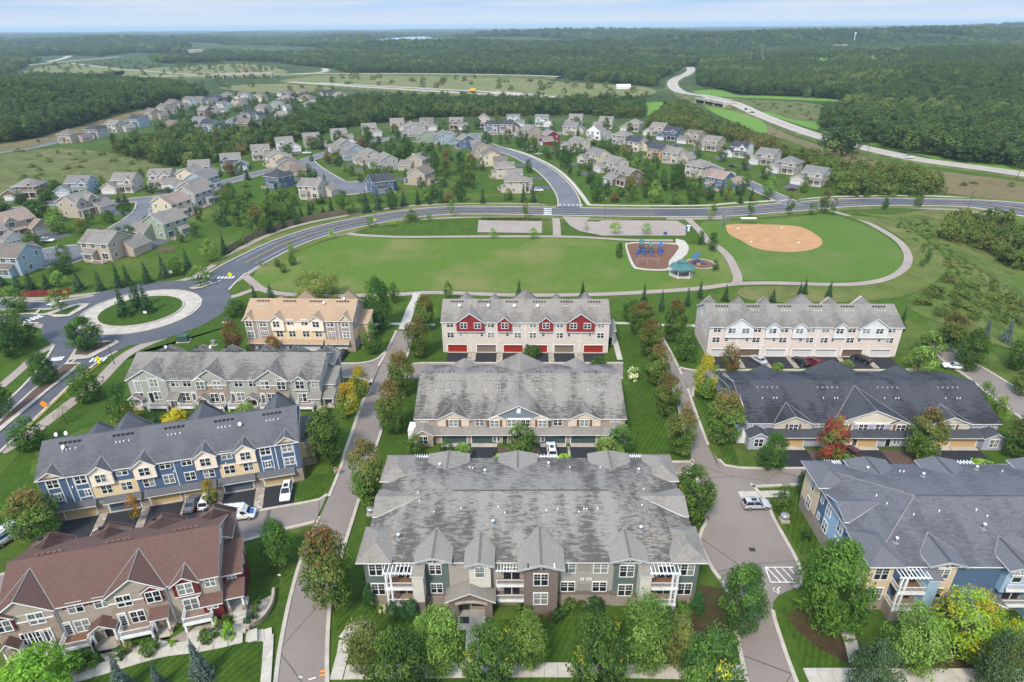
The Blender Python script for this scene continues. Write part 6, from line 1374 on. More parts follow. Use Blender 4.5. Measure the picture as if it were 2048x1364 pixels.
LN = 'street trees along the lanes'
NEAR = [
 ('turning1', (852, 660), 592, 44, 'maple with reddish top beside the path at the upper end of the lane'), ('turning0', (837, 715), 634, 52, 'maple with a red tint left of the red-garaged row'),
 ('turning1', (805, 792), 704, 58, 'maple with red crown top beside the corner of the red-garaged court'), ('turning2', (789, 870), 764, 68, 'green maple with slight red top beside the weathered grey roof'),
 ('turning0', (742, 1010), 876, 82, 'maple with rusty top beside the left end of the grey apartment roof'), ('turning1', (668, 1218), 1045, 108, 'largest maple of the lane, green below and rusty above, beside the grey apartment corner'),
 ('ash0', (760, 656), 560, 66, 'dense dark green tree beside the tan-roofed row end'), ('garden0', (748, 707), 648, 42, 'small green tree on the lawn before the tan-roofed row end wall'),
 ('yellowing', (722, 792), 734, 48, 'small tree turning yellow at the corner of the lane and upper court'), ('yellowing', (700, 835), 766, 54, 'orange and yellow tree beside the lane behind the dark green one'),
 ('ash1', (655, 915), 822, 88, 'wide dark green tree at the end of the blue row'), ('ash1', (561, 1130), 1036, 70, 'round green tree on the lawn corner below the white work van'),
 ('ash0', (177, 698), 635, 72, 'spreading tree on the mulched island below the roundabout'), ('ash0', (95, 768), 706, 56, 'tree in the mulched median of the boulevard'), ('garden0', (182, 800), 732, 78, 'wide tree beside the boulevard left of the grey-green row'),
 ('garden0', (66, 896), 834, 78, 'green tree beside the boulevard trail above the blue row'), ('garden1', (8, 832), 762, 56, 'dark tree at the far end of the boulevard median'), ('garden0', (35, 624), 574, 54, 'tree on the grass island of the west road'),
 ('young', (124, 622), 577, 38, 'small tree on the pointed grass island left of the roundabout'), ('young', (402, 571), 532, 42, 'small tree on the splitter island above the roundabout'), ('sparse', (133, 848), 806, 34, 'thin half-bare tree beside the boulevard trail'),
 ('garden1', (25, 712), 640, 66, 'dark tree in the clump inside the trail bend, lowest of it'), ('garden0', (52, 690), 622, 60, 'tree in the clump inside the trail bend, nearest to the road'), ('garden0', (15, 672), 620, 54, 'tree in the clump inside the trail bend, topmost'),
 ('bronzed', (472, 714), 639, 46, 'red-brown tree at the left end of the tan-roofed row'), ('reddened', (548, 712), 672, 30, 'small red tree before the garages of the tan-roofed row'), ('turning1', (85, 1078), 978, 98, 'large maple with rusty crown at the left end of the blue row'),
 ('willow', (635, 592), 532, 112, 'golden green weeping willow at the edge of the park lawn'),
 ('spruce0', (250, 634), 577, 42, 'spruce on the roundabout lawn, lowest of the trio'), ('spruce1', (278, 617), 563, 44, 'spruce on the roundabout lawn, tallest of the trio'), ('spruce0', (297, 626), 574, 38, 'spruce on the roundabout lawn, right one of the trio'),
 ('orange_young', (274, 1040), 988, 32, 'young orange tree between driveways of the blue row'), ('yellowing', (425, 1012), 958, 32, 'young tree turning yellow between the white car and the blue garage'),
 ('spruce1', (315, 850), 822, 26, 'small spruce before the decks of the grey-green row'), ('garden_light', (408, 835), 806, 50, 'bright green bushy tree below the middle deck of the grey-green row'), ('garden_light', (494, 838), 806, 52, 'bright green bushy tree behind the blue row ridge'),
 ('garden1', (255, 860), 770, 50, 'dark shrubby tree at the left wall of the grey-green row'),
 ('turning0', (1280, 668), 604, 58, 'maple with red top at the upper left end of the right lane'), ('turning1', (1296, 712), 640, 56, 'maple with rusty top, second down the left verge of the right lane'), ('turning2', (1311, 770), 692, 58, 'maple right of the red-garaged court, third down the verge'),
 ('turning1', (1330, 832), 748, 60, 'maple with rusty top right of the weathered grey roof'), ('turning0', (1358, 912), 808, 64, 'maple with red top beside the lane mouth behind the apartments'),
 ('turning2', (1345, 684), 603, 52, 'maple with faint red top across the lane from the red-garaged row'), ('garden0', (1370, 722), 654, 50, 'green tree at the corner beside the beige long row'), ('yellowing', (1405, 797), 712, 60, 'tree turning bright yellow on one side at the court corner'),
 ('turning1', (1442, 888), 784, 78, 'maple with rusty top at the left end of the charcoal roof'), ('ash0', (1540, 938), 866, 64, 'round green tree before the lavender wall'), ('reddened', (1655, 928), 832, 66, 'bright red tree before the lavender row'), ('turning0', (1838, 922), 816, 76, 'maple with rusty crown before the tan garages of the lavender row'),
 ('turning1', (2035, 918), 826, 72, 'maple with reddish top at the right end of the lavender row'), ('bronzed', (1458, 746), 688, 44, 'bronze-topped tree before the first white garage of the beige row'), ('turning0', (1892, 702), 626, 58, 'maple with red top above the far right lane'),
 ('ash0', (1932, 738), 660, 66, 'green tree beside the far right lane bend'), ('garden0', (2032, 740), 672, 56, 'green tree at the right edge above the dark driveways'), ('garden0', (1562, 1022), 968, 50, 'small grey-green tree by the silver car'), ('dark_round', (1607, 990), 936, 40, 'dark shrubby tree at the corner of the blue and sand apartments'),
 ('garden_light', (1852, 712), 660, 62, 'light green bushy tree right of the beige row, upper one'), ('garden_light', (1835, 745), 690, 64, 'light green bushy tree right of the beige row, lower one'), ('blue_spruce', (1968, 677), 640, 28, 'blue spruce beyond the far right lane, left one'), ('blue_spruce', (2010, 685), 640, 36, 'blue spruce beyond the far right lane, right one'),
 ('garden_light', (1985, 850), 790, 46, 'bright green tree behind the right end of the charcoal roof'), ('garden0', (1960, 812), 764, 38, 'small round tree beside the far right lane behind the charcoal roof'), ('turning1', (2040, 790), 740, 46, 'rusty maple across the far right lane'), ('garden1', (2050, 900), 800, 40, 'green tree cut off by the right edge beside the lavender row'),
 ('ash_spotted', (1381, 1034), 930, 98, 'green tree with yellow sprays between the grey apartment roof and parking lane'), ('ash0', (1477, 1254), 1126, 112, 'dark green tree on the verge right of the grey apartments'), ('dense', (1650, 1240), 1076, 146, 'big dense green tree at the corner of the blue and sand apartments'),
 ('dark_round', (1735, 1405), 1276, 122, 'dark grey-green round tree at the lower edge by the right walk'), ('locust0', (1812, 1335), 1212, 136, 'light green tree in front of the sand-coloured balcony tower'), ('locust_yellow', (1905, 1310), 1172, 130, 'bright yellow locust beside the right entrance lodge'),
 ('dark_round', (1985, 1395), 1252, 116, 'dark green tree at the lower right corner'), ('locust_yellow', (2000, 1350), 1236, 84, 'yellow-green locust behind the dark corner tree'), ('garden1', (2075, 1330), 1210, 90, 'dark tree cut off at the right edge by the lodge'),
 ('olive_tree', (735, 1335), 1232, 92, 'olive-tinged tree by the curved walk left of the entrance'), ('ash0', (800, 1400), 1252, 142, 'dark green tree at the lower edge left of the entrance walk'), ('locust1', (880, 1345), 1206, 106, 'light green tree left of the entrance walk'),
 ('ash_spotted', (980, 1370), 1238, 116, 'green tree with yellow sprays right of the entrance walk'), ('locust0', (1052, 1335), 1220, 98, 'light feathery tree before the brick gable'), ('ash_spotted', (1194, 1380), 1224, 136, 'large green tree with yellow patches before the apartment lawn'),
 ('locust1', (1282, 1335), 1186, 128, 'light green feathery tree before the right green gable'), ('ash_spotted', (1410, 1400), 1248, 138, 'green tree with yellow sprays at the lower edge beside the parking lane'), ('olive_tree', (1352, 1322), 1230, 84, 'olive tree between two big green ones before the right tower'),
 ('lime_tree', (88, 1400), 1298, 156, 'bright lime-green tree at the lower left corner'), ('blue_spruce', (405, 1358), 1278, 68, 'blue spruce on the front lawn, largest of three'), ('blue_spruce', (250, 1384), 1310, 68, 'blue spruce at the lower edge, left one of three'), ('blue_spruce', (320, 1376), 1325, 46, 'blue spruce at the lower edge, smallest of three'),
 ('garden0', (1040, 915), 846, 74, 'green tree before the middle of the weathered grey row'), ('garden0', (832, 912), 868, 44, 'small green tree at the left end bay of the weathered grey row'), ('garden0', (895, 925), 878, 40, 'green tree before the first slate garage, left of a pair'), ('garden_light', (925, 925), 884, 44, 'green tree before the first slate garage, right of a pair'),
 ('garden0', (1240, 912), 850, 64, 'green tree at the right end bay of the weathered grey row'), ('garden_light', (1215, 930), 872, 78, 'light green tree before the last slate garage'), ('garden1', (1062, 712), 692, 48, 'green tree before the third red garage'), ('garden1', (1195, 730), 712, 34, 'small tree at the end of the red-garaged court'),
 ('garden_light', (1555, 742), 725, 30, 'pale shrubby tree between driveways of the beige row, left one'), ('garden_light', (1690, 738), 718, 34, 'pale shrubby tree between driveways of the beige row, right one'), ('garden1', (1262, 642), 600, 46, 'dark shrubby tree between the red-garaged row and first maple'), ('garden1', (475, 632), 598, 44, 'dark bush-like tree left of the tan roof'),
 ('spruce0', (510, 600), 572, 18, 'small spruce left of the willow'), ('pine', (543, 602), 570, 26, 'low pine between the small spruce and willow'), ('spruce1', (1038, 592), 562, 18, 'spruce behind the highest gable of the red-garaged row'), ('spruce0', (1165, 594), 564, 19, 'spruce behind the right gable of the red-garaged row'),
 ('garden0', (897, 604), 564, 24, 'round tree behind the left gable of the red-garaged row'), ('spruce0', (1287, 606), 568, 19, 'spruce beside the trail left of the lane end'), ('spruce1', (1322, 622), 584, 20, 'spruce above the right lane end, lower one'), ('spruce1', (1399, 596), 562, 19, 'spruce beside the trail behind the beige row, first from its left end'), ('spruce0', (1450, 602), 572, 20, 'spruce behind the left gable of the beige row'),
 ('spruce0', (1608, 588), 559, 19, 'spruce behind the middle of the beige row, taller of two'), ('spruce1', (1598, 592), 566, 17, 'spruce behind the middle of the beige row, smaller of two'), ('spruce0', (1657, 594), 565, 21, 'spruce behind the right half of the beige row'), ('pine', (1544, 606), 580, 24, 'low dark pine behind the beige row ridge'), ('spruce1', (1374, 612), 576, 19, 'spruce by the trail above the right lane end'),
 ('spruce0', (1345, 650), 606, 20, 'dark spruce among maples at the right lane end'), ('garden0', (790, 606), 566, 24, 'dark tree behind the dense tree at the lane end'), ('spruce0', (1800, 660), 618, 22, 'dark spruce at the right end of the beige row'),
]
for kd, b, ty, w, lb in NEAR: ptree(kd, b, ty, w, lb, LN if 'maple' in lb and 'lane' in lb else None)
PARKT = [('young', (903, 435), 402, 14), ('young_turning', (1051, 436), 404, 16), ('young_turning', (1426, 434), 399, 17), ('young_turning', (1501, 435), 395, 19), ('young_turning', (1577, 431), 391, 21), ('young', (1624, 431), 405, 18), ('garden_turning', (1646, 428), 381, 26), ('young_turning', (1664, 431), 397, 18), ('garden1', (1769, 419), 396, 15), ('garden1', (1834, 413), 386, 19),
         ('garden0', (824, 441), 419, 23), ('young', (813, 446), 430, 14), ('young', (832, 443), 428, 14), ('young', (858, 441), 426, 13), ('young', (742, 455), 432, 18), ('young_light', (786, 452), 440, 15), ('young_light', (583, 505), 484, 19), ('young_light', (664, 479), 458, 15), ('young', (523, 533), 519, 12), ('garden0', (586, 530), 506, 20), ('garden0', (555, 533), 518, 16), ('garden0', (567, 545), 526, 18),
         ('garden1', (1237, 517), 486, 16), ('garden1', (1424, 503), 466, 22), ('garden1', (1401, 489), 462, 18), ('young_light', (985, 476), 456, 20), ('young_light', (1066, 477), 456, 22), ('young_light', (1230, 469), 443, 28), ('young_light', (1292, 469), 446, 26), ('sparse', (1172, 462), 446, 15), ('garden0', (1430, 541), 519, 16), ('garden1', (1852, 527), 496, 15), ('young_turning', (1844, 505), 482, 13), ('young', (1843, 535), 516, 15), ('young_light', (1420, 440), 418, 14)]
PL = ['slim tree on the north verge of the collector road', 'slim tree between road and parking lot', 'young tree before the ball field backstop, by the road', 'young tree beside the trail above the dugout', 'young tree with rusty top at the right street mouth', 'low young tree right of the street mouth', 'tallest rusty roadside tree above the ball field', 'slim tree just right of the tallest roadside tree', 'small dark tree on the roadside right of the ball field', 'dark tree by the road bend far right',
      'tallest of the bushy trees on the trail above the lawn', 'low bush tree left in the trail group', 'low bush tree right in the trail group', 'lone bush tree right of the trail group', 'young tree beside the lamp post at the road curve', 'pale bush on the lawn edge below the lamp post', 'bright young tree by the curve of the trail, middle', 'bright young tree by the curve of the trail, upper', 'tiny tree by the curve of the trail, lowest', 'round bush tree on the lawn slope, upper', 'round bush tree on the lawn slope, left', 'round bush tree on the lawn slope, lowest',
      'dark slim tree left of the playground', 'dark tree right of the playground, lower', 'dark tree right of the playground, upper', 'pale young tree below the first parking lot, left', 'pale young tree below the first parking lot, right', 'pale young tree below the second parking lot, left', 'pale young tree below the second parking lot, right', 'thin twiggy tree at the parking entrance', 'small tree right of the little play circle', 'dark small tree outside the ball field trail', 'slim young tree beyond the ball field trail', 'low shrubby tree beside the outer trail bend', 'pale young tree left of the backstop']
for (kd, b, ty, w), lb in zip(PARKT, PL): ptree(kd, b, ty, w, lb, 'young trees in the park')
# --- shrubs at the foundations
SH = [('cone', (742, 1212), 26, 1170, 'clipped egg-shaped evergreen at the left tower of the grey apartments'), ('cone', (787, 1240), 22, 1205, 'clipped evergreen below the left balcony, first of three'), ('cone', (808, 1240), 20, 1203, 'clipped evergreen below the left balcony, second of three'), ('cone', (826, 1240), 24, 1200, 'clipped evergreen below the left balcony, third of three'),
      ('white', (766, 1225), 18, 1205, 'white hydrangea below the left tower'), ('green', (1048, 1230), 34, 1205, 'round shrub right of the entrance lodge'), ('green', (1138, 1222), 30, 1196, 'round green shrub below the middle windows, left'), ('green', (1164, 1218), 20, 1200, 'round green shrub below the middle windows, right'), ('dark', (1189, 1226), 38, 1194, 'wide dark yew below the middle windows'),
      ('dark', (1111, 1240), 24, 1220, 'dark shrub at the brick gable corner, front'), ('dark', (1126, 1232), 20, 1214, 'dark shrub at the brick gable corner, back'), ('cone', (1392, 1228), 26, 1186, 'clipped egg-shaped evergreen at the right tower'), ('green', (1362, 1228), 36, 1204, 'wide green shrub below the right tower window'), ('dark', (1334, 1240), 24, 1212, 'dark shrub below the right balcony'), ('dark', (1310, 1232), 22, 1210, 'dark shrub left of the right balcony'),
      ('cone', (1712, 1245), 32, 1196, 'clipped evergreen at the sand tower corner'), ('yellow', (258, 845), 46, 810, 'yellow-leaved shrub before the left deck of the grey-green row'), ('yellow', (352, 848), 50, 816, 'bright golden round shrub behind the blue row'), ('lime', (460, 1275), 26, 1243, 'round golden-green shrub by the brown row steps'), ('green', (457, 1252), 26, 1228, 'dark green shrub behind the golden-green one'),
      ('green', (418, 1278), 34, 1258, 'spreading juniper under the right deck'), ('green', (302, 1305), 34, 1276, 'clipped shrub left of the entry walk'), ('dark', (238, 1318), 24, 1296, 'small clipped shrub by the front walk'), ('green', (175, 1328), 48, 1302, 'wide hedge shrub below the orange deck'), ('olive', (258, 1300), 20, 1284, 'dry brown perennial bed plant'), ('lime', (347, 1290), 12, 1280, 'small bright perennial by the entry walk'),
      ('green', (515, 1205), 18, 1190, 'small shrub inside the stone wall, top'), ('green', (512, 1222), 16, 1208, 'small shrub inside the stone wall, second'), ('dark', (502, 1235), 12, 1224, 'small dark shrub inside the stone wall, third'), ('dark', (514, 1242), 14, 1230, 'small dark shrub inside the stone wall, lowest'), ('dark', (496, 1250), 18, 1234, 'dark shrub beside the steps'), ('white', (436, 1255), 16, 1232, 'white flowering shrub under the right porch'),
      ('white', (1268, 758), 26, 730, 'pale flowering shrub on the lawn strip right of the red-garaged court'), ('white', (648, 828), 24, 808, 'white flowering shrub at the end of the grey-green row'), ('green', (1690, 920), 48, 905, 'low green shrub on the lavender row driveway edge'), ('lime', (1960, 935), 44, 920, 'low bright shrub behind the slate apartments'), ('green', (875, 925), 26, 908, 'low shrub at the slate garages, left'), ('lime', (1130, 928), 34, 908, 'pale grass clump by the white car'), ('lime', (1000, 925), 30, 910, 'pale shrub behind the middle dormer'),
      ('red', (1080, 1236), 8, 1228, 'small red barberry below the brick gable, left'), ('red', (1097, 1236), 8, 1228, 'small red barberry below the brick gable, right'), ('dark', (1612, 1080), 22, 1060, 'dark shrub beside the railing of the blue wall'), ('red', (250, 820), 16, 808, 'purple-leaved shrub under the left deck')]
for kd, b, w, ty, lb in SH:
    P = at(*b); shrub(kd, P, w * mpp(P), max(.5, topz(P, ty) if kd == 'cone' else topz(P, ty) * .8), lb)
# ------------------------------------------------------------------ detached houses
def hwin(w, h):
    def f():
        m = MB(); t = .05; m.box(-w / 2 - .1, w / 2 + .1, -t, .02, -.1, h + .1, 'white_trim')
        for i in range(2):
            for j in range(2): m.box(-w / 2 + i * w / 2 + .04, -w / 2 + (i + 1) * w / 2 - .04, -t - .012, -t + .01, j * h / 2 + .03, (j + 1) * h / 2 - .03, 'dark_glass')
        return m.mesh('window')
    return cached(('hw', w, h), f)
def hgar(w):
    def f():
        m = MB(); m.box(-w / 2 - .12, w / 2 + .12, -.04, .02, 0, 2.25, 'white_trim'); m.box(-w / 2, w / 2, -.055, -.03, .02, 2.15, 'enamel')
        for i in range(3): m.box(-w / 2, w / 2, -.06, -.05, .52 + .53 * i, .545 + .53 * i, 'grey_metal')
        for i in range(4): m.box(-w / 2 + w * (i + .15) / 4, -w / 2 + w * (i + .85) / 4, -.065, -.05, 1.75, 2.0, 'dark_glass')
        return m.mesh('garage_door')
    return cached(('hg', w), f)
def house_parts(style, mir):
    s = -1 if mir else 1
    wall, roof = MB(), MB(); out = []
    def bx(m, a, b, c, d, e, f, mat): a, b = sorted((s * a, s * b)); m.box(a, b, c, d, e, f, mat)
    def sl(P, t=.18):
        P = [(s * p[0], p[1], p[2]) for p in P]; roof.slab(P if s > 0 else P[::-1], t, 'shingle', 'white_trim')
    def gx(x0, x1, y0, y1, ze, rise, oh=.4, og=.35, w=True, zb=-.6):
        ym = (y0 + y1) / 2; k_ = rise / (ym - y0)
        sl([(x0 - og, y0 - oh, ze - k_ * oh), (x1 + og, y0 - oh, ze - k_ * oh), (x1 + og, ym, ze + rise), (x0 - og, ym, ze + rise)]); sl([(x1 + og, y1 + oh, ze - k_ * oh), (x0 - og, y1 + oh, ze - k_ * oh), (x0 - og, ym, ze + rise), (x1 + og, ym, ze + rise)])
        if w:
            P = [(s * x0, y0, zb), (s * x0, y1, zb), (s * x0, y1, ze), (s * x0, ym, ze + rise - .08), (s * x0, y0, ze)]; wall.prism(P if s < 0 else P[::-1], (s * (x1 - x0), 0, 0), 'siding')
    def gy(x0, x1, y0, y1, ze, rise, oh=.35, og=.35, yb=None, w=True, zb=-.6):
        xm = (x0 + x1) / 2; k_ = rise / (xm - x0); yb = y1 if yb is None else yb
        sl([(x0 - oh, y1, ze - k_ * oh), (x0 - oh, y0 - og, ze - k_ * oh), (xm, y0 - og, ze + rise), (xm, yb, ze + rise)]); sl([(x1 + oh, y0 - og, ze - k_ * oh), (x1 + oh, y1, ze - k_ * oh), (xm, yb, ze + rise), (xm, y0 - og, ze + rise)])
        if w:
            P = [(s * x0, y0, zb), (s * x1, y0, zb), (s * x1, y0, ze), (s * xm, y0, ze + rise - .08), (s * x0, y0, ze)]; wall.prism(P[::-1] if s > 0 else P, (0, y1 - y0, 0), 'siding')
    def hip(x0, x1, y0, y1, ze, rise, o=.5):
        h = (y1 - y0) / 2; ym = (y0 + y1) / 2; zz = ze - rise / h * o
        A, B, Cc, D = (x0 - o, y0 - o, zz), (x1 + o, y0 - o, zz), (x1 + o, y1 + o, zz), (x0 - o, y1 + o, zz)
        p, q = ((x0 + h, ym, ze + rise), (x1 - h, ym, ze + rise)) if x1 - x0 > 2 * h + .2 else (((x0 + x1) / 2 - .1, ym, ze + rise), ((x0 + x1) / 2 + .1, ym, ze + rise))
        sl([A, B, q, p]); sl([B, Cc, q]); sl([Cc, D, p, q]); sl([D, A, p]); bx(wall, x0, x1, y0, y1, -.6, ze, 'siding')
    def wn(x, y, z, f, w=1.5, h=1.35):
        a = {'f': 0, 'r': math.pi / 2, 'l': -math.pi / 2, 'b': math.pi}[f]
        if f in 'rl' and s < 0: a = -a
        out.append(('window', hwin(w, h), None, (s * x, y, z), a))
    W0, W1 = (-3.2, 6.5)
    if style == 'A':
        gx(W0, W1, -4.5, 4.5, 5.6, 2.5); gy(2.2, 6.0, -4.75, -2.0, 5.6, 1.6, yb=-1.5)
        gy(-6.6, .2, -8.0, -.5, 2.9, 2.2, yb=-.5)
    elif style == 'B':
        gx(W0, W1, -4.5, 4.5, 5.6, 2.3); gy(-2.6, 1.6, -4.8, -2.0, 5.6, 1.7, yb=-1.3); gy(2.2, 6.4, -4.8, -2, 5.6, 1.7, yb=-1.3)
        gx(-6.6, .2, -8.0, -1.0, 2.9, 1.7)
    elif style == 'C':
        hip(W0, W1, -4.5, 4.5, 5.6, 2.4); gy(-6.6, .2, -8.0, -.5, 2.9, 2.0, yb=-.5); gy(2.4, 5.8, -4.75, -3.0, 5.6, 1.3, yb=-2.2)
    elif style == 'D':
        gy(W0, W1, -4.5, 5.5, 5.6, 3.4); gy(-6.6, -.2, -8.0, 0, 2.9, 2.1, yb=0); gx(-6, -3.2, 0.5, 4.5, 2.9, 1.6)
    else:   # E: single storey with a broad hip
        hip(-7, 7, -5.5, 5.5, 3.0, 2.9, .6); gy(-6.4, -.2, -8.5, -4, 3.0, 1.9, yb=-2)
    if style != 'E':
        sl([(.4, -6.5, 2.95), (6.8, -6.5, 2.95), (6.8, -4.55, 3.55), (.4, -4.55, 3.55)], .14)
        m = MB()
        for x in (.7, 3.5, 6.4): bx(m, x - .11, x + .11, -6.35, -6.13, -.2, 2.9, 'white_trim')
        bx(m, .3, 6.6, -6.4, -4.5, -.4, .12, 'concrete'); out.append(('porch', m.mesh('porch'), None, None, 0))
        for x in (-1.2, 4.1): wn(x, -4.8 if (style in 'AC' and x > 2) or style == 'B' else -4.52, 3.95 if style != 'D' else 3.95, 'f', 1.7)
        wn(5.0, -4.52, .8, 'f'); out.append(('door', cached(('hd',), lambda: (lambda m: (m.box(-.5, .5, -.06, .02, 0, 2.15, 'red_wood'), m.mesh('door'))[1])(MB())), None, (s * 2.3, -4.52, .12), 0))
        for x in (-1.6, 2.2, 5.2): wn(x, 4.52 if style != 'D' else 5.52, 3.9, 'b')
        wn(-1.2, 4.52 if style != 'D' else 5.52, .7, 'b', 2.0, 1.7)
        for y in (-2.4, 2.2): wn(W1, y, 3.9, 'r', .9); 
        wn(W1, 1.0, .9, 'r', 1.1); wn(W0, 2.4, 3.9, 'l', .9); wn(W0, 2.6, .9, 'l', 1.1)
        y0 = 4.5 if style != 'D' else 5.5
        bx(wall, 1.4, 4.8, y0 - .1, y0 + 1.9, -.6, 2.7, 'siding'); sl([(1.1, y0 + 2.2, 2.65), (1.1, y0, 3.5), (5.1, y0, 3.5), (5.1, y0 + 2.2, 2.65)][::-1], .14)
        for x in (2.2, 3.1, 4.0): wn(x, y0 + 1.92, .9, 'b', .8, 1.4)
        m = MB(); bx(m, -2.6, 1.2, y0, y0 + 3, 0, .35, 'deck_wood')
        for x in (-2.5, 1.1): bx(m, x - .06, x + .06, y0 + 2.88, y0 + 3, -.5, 1.3, 'white_trim')
        bx(m, -2.6, 1.2, y0 + 2.92, y0 + 2.98, 1.15, 1.25, 'white_trim'); out.append(('deck', m.mesh('deck'), None, None, 0))
        gd = [(-4.9, 2.6), (-1.75, 2.6)] if style in 'BD' else [(-3.2, 4.9)]
    else:
        for x in (1.6, 5): wn(x, -5.52, .9, 'f')
        for x in (-5, -1.5, 2, 5.3): wn(x, 5.52, .9, 'b')
        for y in (-2, 2.5): wn(7, y, .9, 'r'); wn(-7, y, .9, 'l')
        gd = [(-3.3, 4.9)]
    for x, w in gd: out.append(('garage_door', hgar(w), 'door', (s * x, -8.02 if style != 'E' else -8.52, 0), 0))
    # roof vents, a row along the ridge
    m = MB()
    for i in range(4): bx(m, i * 1.1 + .2, i * 1.1 + .5, .9, 1.2, 7.2 if style in 'ABC' else 5.0, 7.75 if style in 'ABC' else 5.6, 'grey_metal')
    if style in 'AB': out.append(('roof_vent', m.mesh('roof_vent'), None, None, 0))
    return [('wall', wall.mesh('wall'), 'wall', None, 0), ('roof', roof.mesh('roof'), 'roof', None, 0)] + out
HP = {(st, mi): house_parts(st, mi) for st in 'ABCDE' for mi in (0, 1)}
WALLC = {'beige': (.47, .42, .36), 'tan': (.40, .33, .265), 'grey': (.36, .36, .355), 'white': (.66, .66, .65), 'blue': (.085, .135, .21), 'pale blue': (.30, .37, .42), 'sage': (.28, .33, .25), 'cream': (.56, .49, .37), 'red': (.18, .025, .028), 'orange': (.50, .29, .15), 'brown': (.19, .135, .105)}
ROOFC = {'taupe': (.21, .19, .168), 'grey': (.175, .168, .16), 'dark': (.055, .056, .065), 'brown': (.16, .132, .112), 'rosy': (.27, .20, .165)}
DWAY = {}
def house(pxy, yaw, st, mi, wc, rc, label, sc=1.0, drive=True):
    P = at(*pxy); o = thing('house', label, 'house', P, R(yaw), 'detached houses'); o.scale = (sc, sc, sc)
    for nm, me, role, loc, rz in HP[(st, mi)]:
        c = {'wall': WALLC[wc] + (1,), 'roof': ROOFC[rc] + (.45,), 'door': (.62, .62, .61, 1), None: None}[role]
        obj(nm, me, o, c, loc, rz)
    if drive:
        s = -1 if mi else 1
        def f():
            m = MB(); a, b = sorted((s * -6.2, s * -.4)); m.box(a, b, -18, -8.0, -.3, .07, 'far_driveway'); return m.mesh('driveway')
        q = obj('driveway', cached(('drv', s), f), loc=P, rz=R(yaw), kind='structure'); q.scale = (sc, sc, 1)
        q['label'] = 'asphalt driveway'; del q['label']
